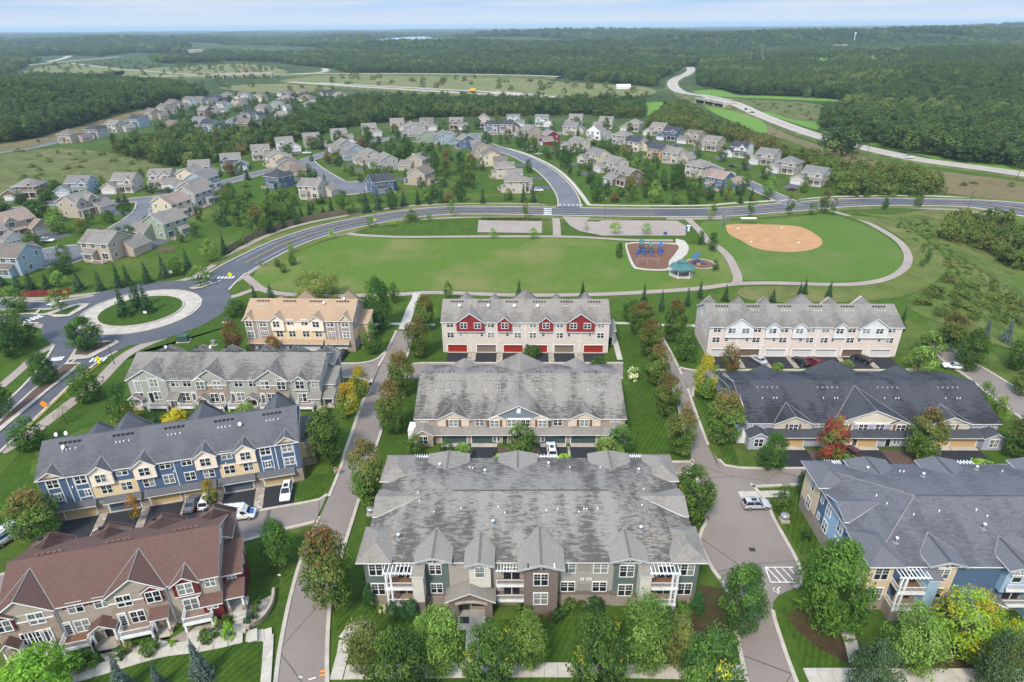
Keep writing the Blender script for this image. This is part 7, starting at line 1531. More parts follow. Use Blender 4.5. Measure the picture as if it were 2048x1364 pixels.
ROWS = [
 ('in row below green meadow', [((59, 392), 8, 'C', 0, 'brown', 'taupe'), ((162, 386), 2, 'A', 0, 'pale blue', 'grey'), ((252, 380), 0, 'A', 0, 'beige', 'taupe'), ((336, 370), 8, 'B', 1, 'beige', 'taupe')]),
 ('in row below creek woods', [((411, 351), 18, 'A', 1, 'tan', 'taupe'), ((472, 336), 20, 'A', 1, 'blue', 'taupe'), ((530, 316), 20, 'B', 1, 'beige', 'taupe'), ((577, 300), 24, 'A', 1, 'white', 'taupe'), ((630, 291), 24, 'A', 1, 'sage', 'taupe'), ((684, 281), 20, 'B', 1, 'beige', 'taupe')]),
 ('in back row under the woods', [((744, 270), 14, 'A', 1, 'beige', 'taupe'), ((800, 259), 8, 'A', 1, 'beige', 'taupe'), ((859, 258), 0, 'A', 1, 'grey', 'brown'), ((918, 256.5), 0, 'B', 1, 'brown', 'taupe'), ((972, 252.5), 0, 'D', 1, 'beige', 'taupe'), ((1031, 250), 0, 'B', 1, 'white', 'grey'), ((1088, 251), -4, 'A', 1, 'white', 'grey'), ((1147, 250), -8, 'A', 0, 'beige', 'taupe'), ((1208, 255), -18, 'B', 0, 'beige', 'taupe'), ((1264, 261), -28, 'C', 0, 'tan', 'taupe')]),
 ('in row beside highway meadow', [((1313, 269), -35, 'A', 0, 'beige', 'taupe'), ((1340, 278), -40, 'A', 0, 'blue', 'dark'), ((1384, 285), -42, 'B', 0, 'tan', 'brown'), ((1421, 298), -45, 'B', 0, 'tan', 'taupe'), ((1476, 311), -45, 'A', 0, 'white', 'dark'), ((1529, 326), -45, 'A', 0, 'beige', 'grey'), ((1570, 343), -45, 'C', 0, 'beige', 'grey'), ((1621, 366), -45, 'A', 0, 'beige', 'grey')]),
 ("on curved street's right side", [((1102, 287), -70, 'A', 1, 'red', 'taupe'), ((1155, 300), -62, 'B', 0, 'beige', 'taupe'), ((1192, 326), -62, 'A', 0, 'cream', 'grey'), ((1226, 343), -60, 'A', 0, 'beige', 'taupe'), ((1251, 367), -60, 'B', 0, 'brown', 'taupe'), ((1059, 273), -60, 'B', 0, 'tan', 'taupe')]),
 ('in inner row behind curved street', [((1147, 268), 160, 'A', 0, 'beige', 'grey'), ((1197, 278), 150, 'D', 0, 'white', 'taupe'), ((1239, 286), 140, 'C', 1, 'grey', 'taupe'), ((1276, 301), 135, 'A', 0, 'cream', 'dark'), ((1312, 315), 130, 'A', 1, 'orange', 'dark'), ((1353, 325), 130, 'A', 0, 'beige', 'taupe'), ((1390, 350), 130, 'C', 1, 'beige', 'taupe'), ((1443, 377), 130, 'A', 0, 'blue', 'rosy')]),
 ("on curved street's left side", [((826, 268), 110, 'A', 0, 'grey', 'taupe'), ((850, 283), 112, 'A', 1, 'sage', 'taupe'), ((892, 287), 112, 'B', 0, 'pale blue', 'grey'), ((934, 296), 112, 'A', 0, 'blue', 'taupe'), ((962, 312), 105, 'A', 1, 'tan', 'brown'), ((982, 330), 100, 'A', 0, 'cream', 'brown'), ((1010, 355), 95, 'C', 0, 'beige', 'taupe'), ((1029, 380), 95, 'C', 1, 'beige', 'taupe'), ((988, 263), 175, 'C', 0, 'pale blue', 'dark'), ((1018, 263), 170, 'A', 0, 'tan', 'dark')]),
 ('around the cul-de-sac', [((689, 304), -60, 'A', 0, 'grey', 'taupe'), ((712, 316), -62, 'A', 1, 'pale blue', 'grey'), ((741, 326), -62, 'B', 0, 'beige', 'taupe'), ((773, 336), -62, 'A', 0, 'grey', 'taupe'), ((836, 338), -110, 'A', 1, 'tan', 'taupe'), ((846, 365), -110, 'A', 0, 'tan', 'brown'), ((769, 382), -150, 'A', 0, 'blue', 'dark'), ((636, 393), 165, 'A', 0, 'beige', 'taupe'), ((556, 372), 150, 'C', 1, 'blue', 'dark'), ((577, 348), 115, 'A', 0, 'tan', 'brown'), ((556, 330), 115, 'A', 1, 'cream', 'taupe')]),
 ('around the lower left court', [((394, 368), -100, 'A', 0, 'cream', 'taupe'), ((403, 381), -100, 'A', 1, 'pale blue', 'grey'), ((401, 396), -102, 'A', 0, 'tan', 'taupe'), ((386, 411), -105, 'A', 1, 'grey', 'taupe'), ((356, 428), -108, 'A', 0, 'cream', 'rosy'), ((330, 472), -112, 'A', 1, 'sage', 'taupe'), ((230, 512), 168, 'A', 0, 'tan', 'taupe'), ((28, 540), 175, 'A', 1, 'pale blue', 'brown'), ((44, 466), 62, 'A', 1, 'tan', 'rosy'), ((170, 426), 75, 'B', 1, 'tan', 'taupe'), ((-12, 492), 60, 'A', 1, 'white', 'taupe')]),
 ('in far cluster by wooded hill', [((148, 284), 165, 'C', 0, 'tan', 'brown'), ((193, 274), 165, 'C', 1, 'grey', 'dark'), ((238, 264), 160, 'A', 0, 'beige', 'taupe'), ((278, 252), 155, 'A', 1, 'pale blue', 'dark'), ((311, 238), 150, 'A', 0, 'tan', 'brown'), ((331, 227), 150, 'A', 1, 'beige', 'brown'), ((352, 218), 150, 'A', 0, 'beige', 'brown'), ((380, 211), 150, 'A', 1, 'white', 'brown'), ((406, 211), 160, 'A', 0, 'grey', 'brown'), ((437, 207), 170, 'C', 0, 'blue', 'dark'), ((460, 200), 10, 'C', 1, 'tan', 'brown'), ((487, 201), 0, 'A', 0, 'white', 'brown'), ((525, 202), -10, 'C', 1, 'cream', 'brown'), ((571, 191), 0, 'E', 0, 'grey', 'brown'), ((573, 203), 170, 'E', 1, 'grey', 'taupe'), ((609, 189), 0, 'E', 0, 'tan', 'brown'), ((613, 201), 170, 'E', 1, 'cream', 'brown'), ((652, 191), 0, 'E', 0, 'grey', 'dark'), ((679, 196), 10, 'E', 1, 'grey', 'taupe'), ((628, 212), 170, 'E', 0, 'pale blue', 'taupe'), ((448, 222), -30, 'B', 0, 'white', 'brown'), ((484, 216), -20, 'B', 1, 'cream', 'brown'), ((417, 233), 150, 'A', 0, 'brown', 'taupe'), ((347, 257), 160, 'E', 1, 'tan', 'brown'), ((401, 257), 165, 'A', 1, 'grey', 'grey'), ((428, 263), 165, 'A', 0, 'pale blue', 'dark'), ((505, 239), 150, 'C', 0, 'grey', 'dark'), ((527, 228), 150, 'A', 1, 'beige', 'brown'), ((560, 222), 155, 'A', 0, 'white', 'grey'), ((566, 245), 160, 'A', 1, 'grey', 'taupe'), ((498, 261), 165, 'A', 0, 'brown', 'brown')]),
]
HPOS = []
for phrase, L_ in ROWS:
    order = sorted(range(len(L_)), key=lambda i: L_[i][0][0])
    for r_, i in enumerate(order):
        p, yaw, st, mi, wc, rc = L_[i]
        far = 'far cluster' in phrase
        pos = 'leftmost' if r_ == 0 else 'rightmost' if r_ == len(L_) - 1 else ORD[r_] + ' from left'
        house(p, yaw, st, mi, wc, rc, f'{wc} house with {rc} roof, {pos} {phrase}', 1.22 if 'court' in phrase else 1.18 if far else 1.12, not far)
        HPOS.append(at(*p)[:2])
HPOS = np.array(HPOS)
# ------------------------------------------------------------------ trees among the houses and along the fence
NB = [  # phrase, trees: kind, foot, top row, width
 ('along fence below lower left court', 'spruce', [('pine', (6, 572), 552, 30), ('pine', (37, 578), 553, 30), ('pine', (64, 580), 546, 30), ('spruce0', (96, 578), 548, 30), ('garden_light', (121, 574), 542, 32), ('pine', (160, 580), 545, 34), ('spruce1', (203, 582), 544, 26), ('spruce0', (240, 575), 532, 28), ('spruce1', (258, 572), 534, 28), ('spruce0', (296, 566), 526, 28), ('pine', (330, 556), 512, 30), ('garden0', (356, 550), 514, 34), ('spruce1', (378, 543), 502, 26), ('garden_light', (424, 523), 480, 36), ('spruce0', (450, 508), 470, 22), ('garden_light', (484, 490), 464, 20)]),
 ('in gardens above the brown fence', 'garden tree', [('garden1', (505, 455), 404, 46), ('garden_turning', (520, 470), 414, 40), ('garden0', (556, 440), 386, 56), ('pine', (540, 465), 430, 30), ('spruce0', (566, 455), 424, 26), ('spruce1', (592, 448), 416, 24), ('spruce0', (604, 440), 414, 20), ('spruce1', (621, 437), 408, 22), ('spruce0', (647, 430), 413, 18), ('spruce1', (664, 428), 398, 20), ('garden1', (690, 426), 382, 28), ('garden_light', (700, 430), 396, 26), ('pine', (733, 425), 386, 28), ('pine', (757, 420), 386, 26), ('garden0', (786, 418), 382, 30), ('pine', (808, 412), 384, 24), ('spruce0', (836, 409), 382, 18), ('spruce1', (860, 408), 386, 16), ('garden_light', (852, 402), 375, 22), ('spruce0', (883, 406), 380, 18), ('bronzed', (896, 406), 386, 20), ('garden1', (922, 404), 364, 28), ('spruce1', (966, 406), 378, 18), ('spruce0', (1047, 405), 368, 20), ('garden0', (1017, 400), 378, 22), ('spruce1', (1067, 404), 380, 20)]),
 ('in gardens left of curved street', 'garden tree', [('garden1', (810, 322), 276, 42), ('garden0', (780, 318), 294, 16), ('garden0', (851, 336), 302, 28), ('garden1', (868, 344), 304, 24), ('garden_turning', (893, 352), 302, 26), ('garden0', (893, 306), 288, 18), ('spruce0', (867, 306), 288, 14), ('garden1', (921, 326), 304, 26), ('garden_turning', (943, 340), 310, 24), ('garden_turning', (936, 352), 330, 20), ('garden0', (932, 374), 344, 22), ('garden_light', (830, 316), 300, 16), ('garden1', (974, 296), 264, 26), ('garden0', (925, 280), 263, 12)]),
 ('along the cul-de-sac street', 'street tree', [('garden_turning', (674, 332), 304, 26), ('bronzed', (657, 328), 302, 18), ('garden_light', (690, 344), 328, 16), ('garden1', (704, 352), 332, 16), ('garden0', (749, 358), 326, 32), ('garden0', (617, 344), 328, 18), ('garden0', (630, 354), 338, 16), ('spruce1', (650, 366), 348, 12), ('spruce0', (611, 378), 352, 22), ('garden0', (623, 322), 310, 12), ('garden1', (678, 290), 262, 26), ('garden1', (690, 296), 272, 26), ('bronzed', (724, 298), 274, 22), ('garden1', (735, 292), 254, 26), ('garden_turning', (792, 282), 250, 22), ('garden1', (748, 306), 284, 18)]),
 ('along winding street below the meadow', 'street tree', [('bronzed', (462, 352), 322, 26), ('garden1', (480, 345), 326, 18), ('garden1', (576, 312), 288, 28), ('garden_turning', (625, 298), 274, 26), ('garden1', (640, 298), 270, 24), ('spruce0', (496, 360), 338, 18), ('garden0', (208, 384), 360, 26), ('garden1', (110, 378), 358, 34), ('garden0', (90, 400), 376, 34), ('garden1', (75, 436), 400, 56), ('garden0', (8, 430), 396, 34), ('garden1', (338, 392), 374, 18), ('pine', (254, 412), 388, 20), ('garden1', (247, 432), 412, 14), ('garden0', (256, 424), 406, 16), ('garden_light', (326, 425), 408, 18), ('garden1', (218, 446), 420, 26), ('garden_light', (120, 468), 416, 46), ('garden_turning', (168, 472), 440, 34), ('garden_turning', (206, 490), 456, 36), ('garden0', (261, 480), 450, 30), ('garden0', (66, 492), 462, 34), ('garden1', (28, 516), 490, 28), ('garden0', (130, 526), 488, 38), ('garden1', (122, 548), 518, 56), ('reddened', (296, 446), 432, 14), ('garden1', (462, 398), 366, 26), ('garden_turning', (455, 408), 376, 22), ('garden0', (452, 430), 392, 26), ('garden_light', (492, 374), 360, 18), ('spruce0', (452, 452), 428, 22), ('garden1', (285, 355), 338, 16)]),
 ('before back row under the woods', 'street tree', [('garden0', (888, 270), 240, 26), ('garden1', (955, 258), 236, 18), ('garden_turning', (994, 258), 232, 16), ('garden0', (1060, 254), 236, 12), ('garden0', (1105, 262), 244, 14), ('garden1', (1153, 256), 234, 22), ('garden1', (1211, 262), 236, 18), ('garden1', (1258, 268), 246, 16), ('garden1', (1297, 276), 264, 12), ('garden_light', (1310, 300), 280, 18), ('garden0', (1300, 292), 274, 12), ('garden1', (1350, 312), 290, 16), ('garden_turning', (1016, 288), 260, 18), ('garden0', (1040, 294), 264, 22), ('garden0', (1000, 288), 268, 12), ('garden_light', (1166, 292), 268, 26)]),
 ("on curved street's right side", 'street tree', [('garden1', (1129, 337), 298, 26), ('garden0', (1092, 314), 290, 12), ('garden_turning', (1069, 300), 278, 14), ('garden1', (1058, 345), 320, 18), ('garden0', (1193, 404), 354, 32), ('garden_turning', (1259, 404), 354, 28), ('garden_light', (1310, 406), 362, 34), ('garden0', (1204, 312), 276, 20), ('garden0', (1220, 314), 280, 16), ('garden_turning', (1248, 332), 290, 24), ('garden1', (1176, 366), 354, 14), ('garden_light', (1269, 340), 316, 26), ('garden0', (1232, 326), 310, 14), ('garden0', (1303, 372), 330, 30), ('garden1', (1352, 380), 330, 34), ('garden1', (1325, 376), 340, 18), ('garden0', (1385, 408), 370, 30), ('garden_light', (1350, 408), 386, 26), ('garden1', (1373, 376), 360, 18), ('garden1', (1398, 396), 362, 12), ('bronzed', (1229, 404), 384, 22)]),
 ('along street by highway meadow', 'street tree', [('garden_turning', (1394, 312), 284, 20), ('garden1', (1397, 335), 308, 20), ('garden1', (1414, 348), 324, 20), ('garden_turning', (1445, 324), 292, 22), ('garden_turning', (1488, 342), 308, 24), ('garden0', (1489, 374), 345, 26), ('garden0', (1476, 358), 338, 16), ('garden0', (1530, 358), 330, 28), ('garden_light', (1536, 396), 354, 34), ('garden0', (1607, 385), 354, 22), ('garden_light', (1454, 402), 360, 22), ('spruce0', (1480, 406), 378, 16), ('spruce1', (1502, 402), 378, 16)]),
]
for phrase, noun, L_ in NB:
    L2 = sorted(L_, key=lambda q: q[1][0])
    for i, (kd, b, ty, w) in enumerate(L2):
        ad_ = {'pine': 'dark bushy pine', 'spruce0': 'pointed dark spruce', 'spruce1': 'pointed dark spruce', 'garden0': 'round green tree', 'garden1': 'dark green tree', 'garden_light': 'light green tree', 'garden_turning': 'tree with reddish top', 'bronzed': 'bronze-leaved tree', 'reddened': 'small red tree'}[kd]
        pos = 'leftmost' if i == 0 else 'rightmost' if i == len(L2) - 1 else ORD[i] + ' from left'
        ptree(kd, b, ty, w, f'{ad_}, {pos} {phrase}', 'trees ' + phrase)
# ------------------------------------------------------------------ woods
def inside(P, X, Y):
    P = np.array([p[:2] for p in P]); r = np.zeros(X.shape, bool); n = len(P)
    for i in range(n):
        (x0, y0), (x1, y1) = P[i], P[(i + 1) % n]
        c = (y0 > Y) != (y1 > Y)
        with np.errstate(divide='ignore', invalid='ignore'): r ^= c & (X < (x1 - x0) * (Y - y0) / (y1 - y0) + x0)
    return r
wood_col = bpy.data.collections.new('wood_crowns')
WC = [(.034, .058, .020), (.048, .076, .022), (.027, .047, .018)]; WL = [(.068, .098, .026), (.08, .105, .032)]
for i, (cs, sh, n) in enumerate([(WC, egg, 620), (WC[:1] + WC[2:], egg, 620), (WC[:2], (.45, .4, .5), 620), (WC[1:2] + WL[:1], egg, 620), (WC[2:], tall, 560), (WL + [(.085, .08, .03)], egg, 520)]):
    me = crown('wood_crown', 8.5, 9.0, n, 1.15, cs, shape=sh, clumps=26, spread=.2, jitter=.22); up(me, 2.0)
    o = bpy.data.objects.new('wood_crown_%d' % i, me); wood_col.objects.link(o)
brush_col = bpy.data.collections.new('brush_crowns')
for i, cs in enumerate([[(.050, .074, .018), (.062, .084, .022)], [(.068, .085, .024), (.06, .082, .02)], [(.042, .066, .018), (.05, .074, .02)], [(.08, .08, .028), (.066, .08, .024)], [(.045, .065, .02), (.06, .08, .02)], [(.09, .06, .03), (.08, .08, .03)]]):
    me = crown('brush_crown', 8.5, 9.0, 420, 1.3, cs, shape=(.4, .8, .5), clumps=24, spread=.2, jitter=.25); brush_col.objects.link(bpy.data.objects.new('brush_crown_%d' % i, me))
def woods(name, P, sc, hz, label=None, col=None):
    """many crowns as one mass: P points (n x 2), sc widths, hz height factors"""
    n = len(P); V = np.stack([P[:, 0], P[:, 1], T(P[:, 0], P[:, 1]) - .3], 1)
    me = bpy.data.meshes.new(name); me.vertices.add(n); me.vertices.foreach_set('co', V.ravel()); me.update()
    for nm, dat in (('wide', sc), ('tall', hz), ('turn', NR.uniform(0, 6.28, n))): me.attributes.new(nm, 'FLOAT', 'POINT').data.foreach_set('value', dat.astype(np.float32))
    q_ = np.sin(P[:, 0] / 47 + 1.7 * np.sin(P[:, 1] / 83)) + np.sin(P[:, 1] / 39 + P[:, 0] / 71) + NR.normal(0, .9, n); pk = np.clip(np.digitize(q_, [-1.3, -.2, .8, 1.5, 2.3]), 0, 5); pk = np.array([2, 1, 0, 4, 3, 5])[pk].astype(np.int32); me.attributes.new('pick', 'INT', 'POINT').data.foreach_set('value', pk)
    o = obj(name, me, kind='stuff')
    col = col or wood_col; gname = 'scatter_' + col.name
    g = bpy.data.node_groups.get(gname)
    if g is None:
        g = bpy.data.node_groups.new(gname, 'GeometryNodeTree')
        g.interface.new_socket('Geometry', in_out='INPUT', socket_type='NodeSocketGeometry'); g.interface.new_socket('Geometry', in_out='OUTPUT', socket_type='NodeSocketGeometry')
        N = g.nodes; gi, go = N.new('NodeGroupInput'), N.new('NodeGroupOutput'); ip = N.new('GeometryNodeInstanceOnPoints'); ci = N.new('GeometryNodeCollectionInfo')
        ci.inputs['Collection'].default_value = col; ci.inputs['Separate Children'].default_value = True; ci.inputs['Reset Children'].default_value = True
        def attr(nm, tp):
            a = N.new('GeometryNodeInputNamedAttribute'); a.data_type = tp; a.inputs['Name'].default_value = nm; return [s for s in a.outputs if s.enabled][0]
        cx = N.new('ShaderNodeCombineXYZ'); g.links.new(attr('wide', 'FLOAT'), cx.inputs[0]); g.links.new(cx.inputs[0].links[0].from_socket, cx.inputs[1]); g.links.new(attr('tall', 'FLOAT'), cx.inputs[2])
        cr = N.new('ShaderNodeCombineXYZ'); g.links.new(attr('turn', 'FLOAT'), cr.inputs[2]); er = N.new('FunctionNodeEulerToRotation'); g.links.new(cr.outputs[0], er.inputs[0])
        ip.inputs['Pick Instance'].default_value = True
        g.links.new(gi.outputs[0], ip.inputs['Points']); g.links.new(ci.outputs[0], ip.inputs['Instance']); g.links.new(attr('pick', 'INT'), ip.inputs['Instance Index'])
        g.links.new(er.outputs[0], ip.inputs['Rotation']); g.links.new(cx.outputs[0], ip.inputs['Scale']); g.links.new(ip.outputs[0], go.inputs[0])
    md = o.modifiers.new('scatter', 'NODES'); md.node_group = g
    if label: o['label'] = label
    return o
def fill(polys, sp, holes=(), keep=1.0):
    out = []
    for P in polys:
        W_ = np.array([p[:2] for p in px(P)]); x0, y0 = W_.min(0); x1, y1 = W_.max(0)
        X, Y = np.meshgrid(np.arange(x0, x1, sp), np.arange(y0, y1, sp)); X = (X + NR.uniform(-.42, .42, X.shape) * sp).ravel(); Y = (Y + NR.uniform(-.42, .42, Y.shape) * sp).ravel()
        k_ = inside(W_, X, Y) & (NR.random(X.shape) < keep)
        for h in holes: k_ &= ~inside(px(h), X, Y) | (NR.random(X.shape) < .07)
        out.append(np.stack([X[k_], Y[k_]], 1))
    P = np.vstack(out)
    ok = np.ones(len(P), bool)
    for C, hw in ROADS:
        if len(C) < 4: continue
        for i in range(0, len(C), 2): ok &= np.hypot(P[:, 0] - C[i, 0], P[:, 1] - C[i, 1]) > hw + 5
    for i in range(0, len(HW1)): ok &= np.hypot(P[:, 0] - HW1[i, 0], P[:, 1] - HW1[i, 1]) > 17
    for h in HPOS: ok &= np.hypot(P[:, 0] - h[0], P[:, 1] - h[1]) > 13
    return P[ok]
def rs(n, a, b): return NR.uniform(a, b, n)
P = fill([[(-80, 296), (-80, 172), (0, 166), (80, 164), (200, 168), (330, 178), (400, 190), (418, 200), (340, 209), (260, 222), (200, 240), (120, 262), (80, 276), (0, 287)]], 6.5)
woods('woods', P, rs(len(P), .85, 1.35), rs(len(P), .9, 1.5), 'dark green wood on the hill at the left edge')
P = fill([[(232, 315), (225, 300), (300, 287), (330, 268), (380, 270), (420, 276), (520, 268), (600, 243), (640, 216), (700, 207), (800, 203), (960, 206), (1100, 208), (1285, 206), (1290, 234), (1240, 238), (1160, 228), (1100, 232), (1000, 233), (860, 236), (760, 246), (690, 258), (640, 270), (560, 290), (500, 305), (430, 325), (380, 338), (320, 335), (290, 322)]], 6.0)
q = NR.random(len(P)) < .5; Pa, Pb = P[q], P[~q]; woods('woods', Pa, rs(len(Pa), .65, 1.15), rs(len(Pa), .6, 1.15), 'mixed green creek wood behind the neighbourhood'); woods('thicket', Pb, rs(len(Pb), .6, 1.05), rs(len(Pb), .55, 1.0), 'olive thicket along the creek', brush_col)
P = fill([[(1290, 260), (1330, 216), (1370, 214), (1400, 232), (1440, 258), (1500, 278), (1560, 300), (1600, 318), (1640, 330), (1700, 345), (1790, 352), (1880, 372), (1872, 402), (1760, 400), (1690, 398), (1655, 372), (1600, 335), (1540, 312), (1480, 290), (1400, 268), (1340, 258)]], 5.6)
woods('woods', P, rs(len(P), .6, 1.0), rs(len(P), .55, 1.0), 'belt of grey-green trees between the houses and highway', brush_col)
P = fill([[(1660, 318), (1640, 268), (1648, 240), (1700, 218), (1720, 212), (1640, 200), (1480, 190), (1395, 170), (1400, 120), (1480, 100), (2120, 90), (2120, 345), (1960, 338), (1820, 318), (1740, 296), (1700, 312)]], 7.2, holes=[[(1415, 106), (1475, 104), (1545, 110), (1535, 136), (1500, 140), (1485, 122)], [(1580, 110), (1655, 107), (1700, 122), (1640, 140), (1595, 134)], [(1695, 118), (1760, 108), (1810, 110), (1795, 130), (1740, 134)], [(1385, 183), (1440, 180), (1475, 191), (1540, 192), (1640, 197), (1715, 206), (1640, 203), (1480, 196), (1420, 192)]])
woods('woods', P, rs(len(P), .9, 1.5), rs(len(P), .9, 1.5), 'dark green wood rising beyond the highway')
P = fill([[(1870, 480), (1900, 445), (2000, 440), (2100, 470), (2100, 560), (2030, 545), (1960, 500)]], 4.6)
woods('woods', P, rs(len(P), .45, .85), rs(len(P), .5, .9), 'light green thicket in the ravine at the right edge', brush_col)
P = fill([[(1830, 600), (1880, 560), (1930, 540), (2000, 580), (2100, 620), (2100, 650), (1980, 640), (1900, 650)]], 4.6, keep=.6)
woods('thicket', P, rs(len(P), .25, .55), rs(len(P), .16, .38), 'low bushes on the rough ravine slope', brush_col)
P = fill([[(1780, 450), (1850, 440), (1900, 490), (1960, 540), (2060, 600), (2060, 640), (1900, 640), (1840, 610), (1890, 560), (1880, 510)]], 3.2, keep=.8)
woods('thicket', P, rs(len(P), .12, .32), rs(len(P), .06, .17), 'tall weeds and brush on the ravine slope', brush_col)
P = fill([[(0, 360), (0, 305), (130, 300), (215, 308), (300, 320), (330, 345), (250, 358), (120, 368)]], 9, keep=.25)
woods('thicket', P, rs(len(P), .3, .6), rs(len(P), .16, .35), 'scattered bushes in the meadow', brush_col)
P = fill([[(0, 300), (90, 285), (210, 238), (300, 215), (250, 232), (130, 268), (30, 298)], [(1370, 190), (1480, 199), (1640, 212), (1640, 243), (1590, 238), (1530, 220), (1440, 202)], [(1540, 262), (1700, 318), (1900, 368), (2050, 390), (2050, 375), (1900, 350), (1700, 312)]], 9, keep=.3)
woods('thicket', P, rs(len(P), .25, .55), rs(len(P), .12, .35), 'brush on the meadow edges', brush_col)
P = fill([[(560, 166), (700, 154), (1000, 157), (1290, 172), (1300, 200), (1090, 200), (880, 184), (640, 172)], [(0, 165), (100, 130), (330, 120), (560, 135), (560, 165), (300, 170)], [(440, 168), (660, 178), (700, 190), (560, 186), (430, 180)]], 22, keep=.22)
woods('thicket', P, rs(len(P), .7, 1.3), rs(len(P), .5, 1.0), 'scattered trees in the fields along the far highway', brush_col)
# small garden trees too many to place one by one
GP = [[(640, 300), (760, 262), (880, 262), (960, 262), (990, 292), (940, 400), (800, 408), (640, 425), (520, 460), (420, 480), (470, 400), (560, 340)], [(1010, 300), (1080, 262), (1230, 268), (1400, 318), (1540, 390), (1440, 405), (1180, 406), (1130, 370), (1080, 325)], [(340, 260), (330, 230), (420, 200), (560, 190), (690, 195), (690, 215), (580, 255), (430, 268)], [(0, 400), (220, 390), (400, 380), (440, 420), (380, 500), (150, 530), (0, 560)]]
P = fill(GP, 9.0, keep=.66)
woods('garden_trees', P, rs(len(P), .28, .66), rs(len(P), .28, .7), 'small trees and bushes in the gardens')
# far forest, coarser with distance
FAR = [(-100, 160), (-100, 62), (1024, 56), (2150, 48), (2150, 110), (1480, 104), (1400, 122), (1394, 140), (1385, 155), (1340, 162), (1330, 176), (1290, 172), (1130, 160), (1040, 151), (700, 147), (660, 140), (640, 135), (560, 128), (480, 124), (330, 128), (240, 110), (150, 118), (60, 130), (0, 158)]
HOLES = [[(735, 98), (735, 83), (800, 80), (905, 80), (905, 94), (820, 98)], [(430, 122), (560, 125), (600, 135), (500, 135)], [(180, 128), (120, 124), (260, 106), (430, 108), (400, 116)]]
rows = []; y = 820.0
while y < 13000:
    sp = max(8.5, y * .0085); xs = np.arange(-.98 * y - 50, .98 * y + 50, sp); rows.append(np.stack([xs + NR.uniform(-.4, .4, len(xs)) * sp, y + NR.uniform(-.4, .4, len(xs)) * sp, np.full(len(xs), sp)], 1)); y += sp
Q = np.vstack(rows); W_ = np.array([p[:2] for p in px(FAR)]); k_ = inside(W_, Q[:, 0], Q[:, 1])
for h in HOLES: k_ &= ~inside(px(h), Q[:, 0], Q[:, 1])
gap = np.sin(Q[:, 0] / 310 + 1) * np.sin(Q[:, 1] / 270 + 2) + .6 * np.sin(Q[:, 0] / 120 + Q[:, 1] / 160) + .5 * np.sin(Q[:, 0] / 730 - Q[:, 1] / 900); k_ &= gap < .72
for P_, w, h in HW2:
    C = cat(px(P_), False, 15)
    for i in range(0, len(C), 2): k_ &= np.hypot(Q[:, 0] - C[i, 0], Q[:, 1] - C[i, 1]) > w + 14
for i in range(len(HW1)): k_ &= np.hypot(Q[:, 0] - HW1[i, 0], Q[:, 1] - HW1[i, 1]) > 22
Q = Q[k_]; woods('far_woods', Q[:, :2], Q[:, 2] / 7.2 * rs(len(Q), .8, 1.2), np.clip(Q[:, 2] / 14, 1.0, 2.2) * rs(len(Q), .8, 1.4), 'far forest fading into haze')
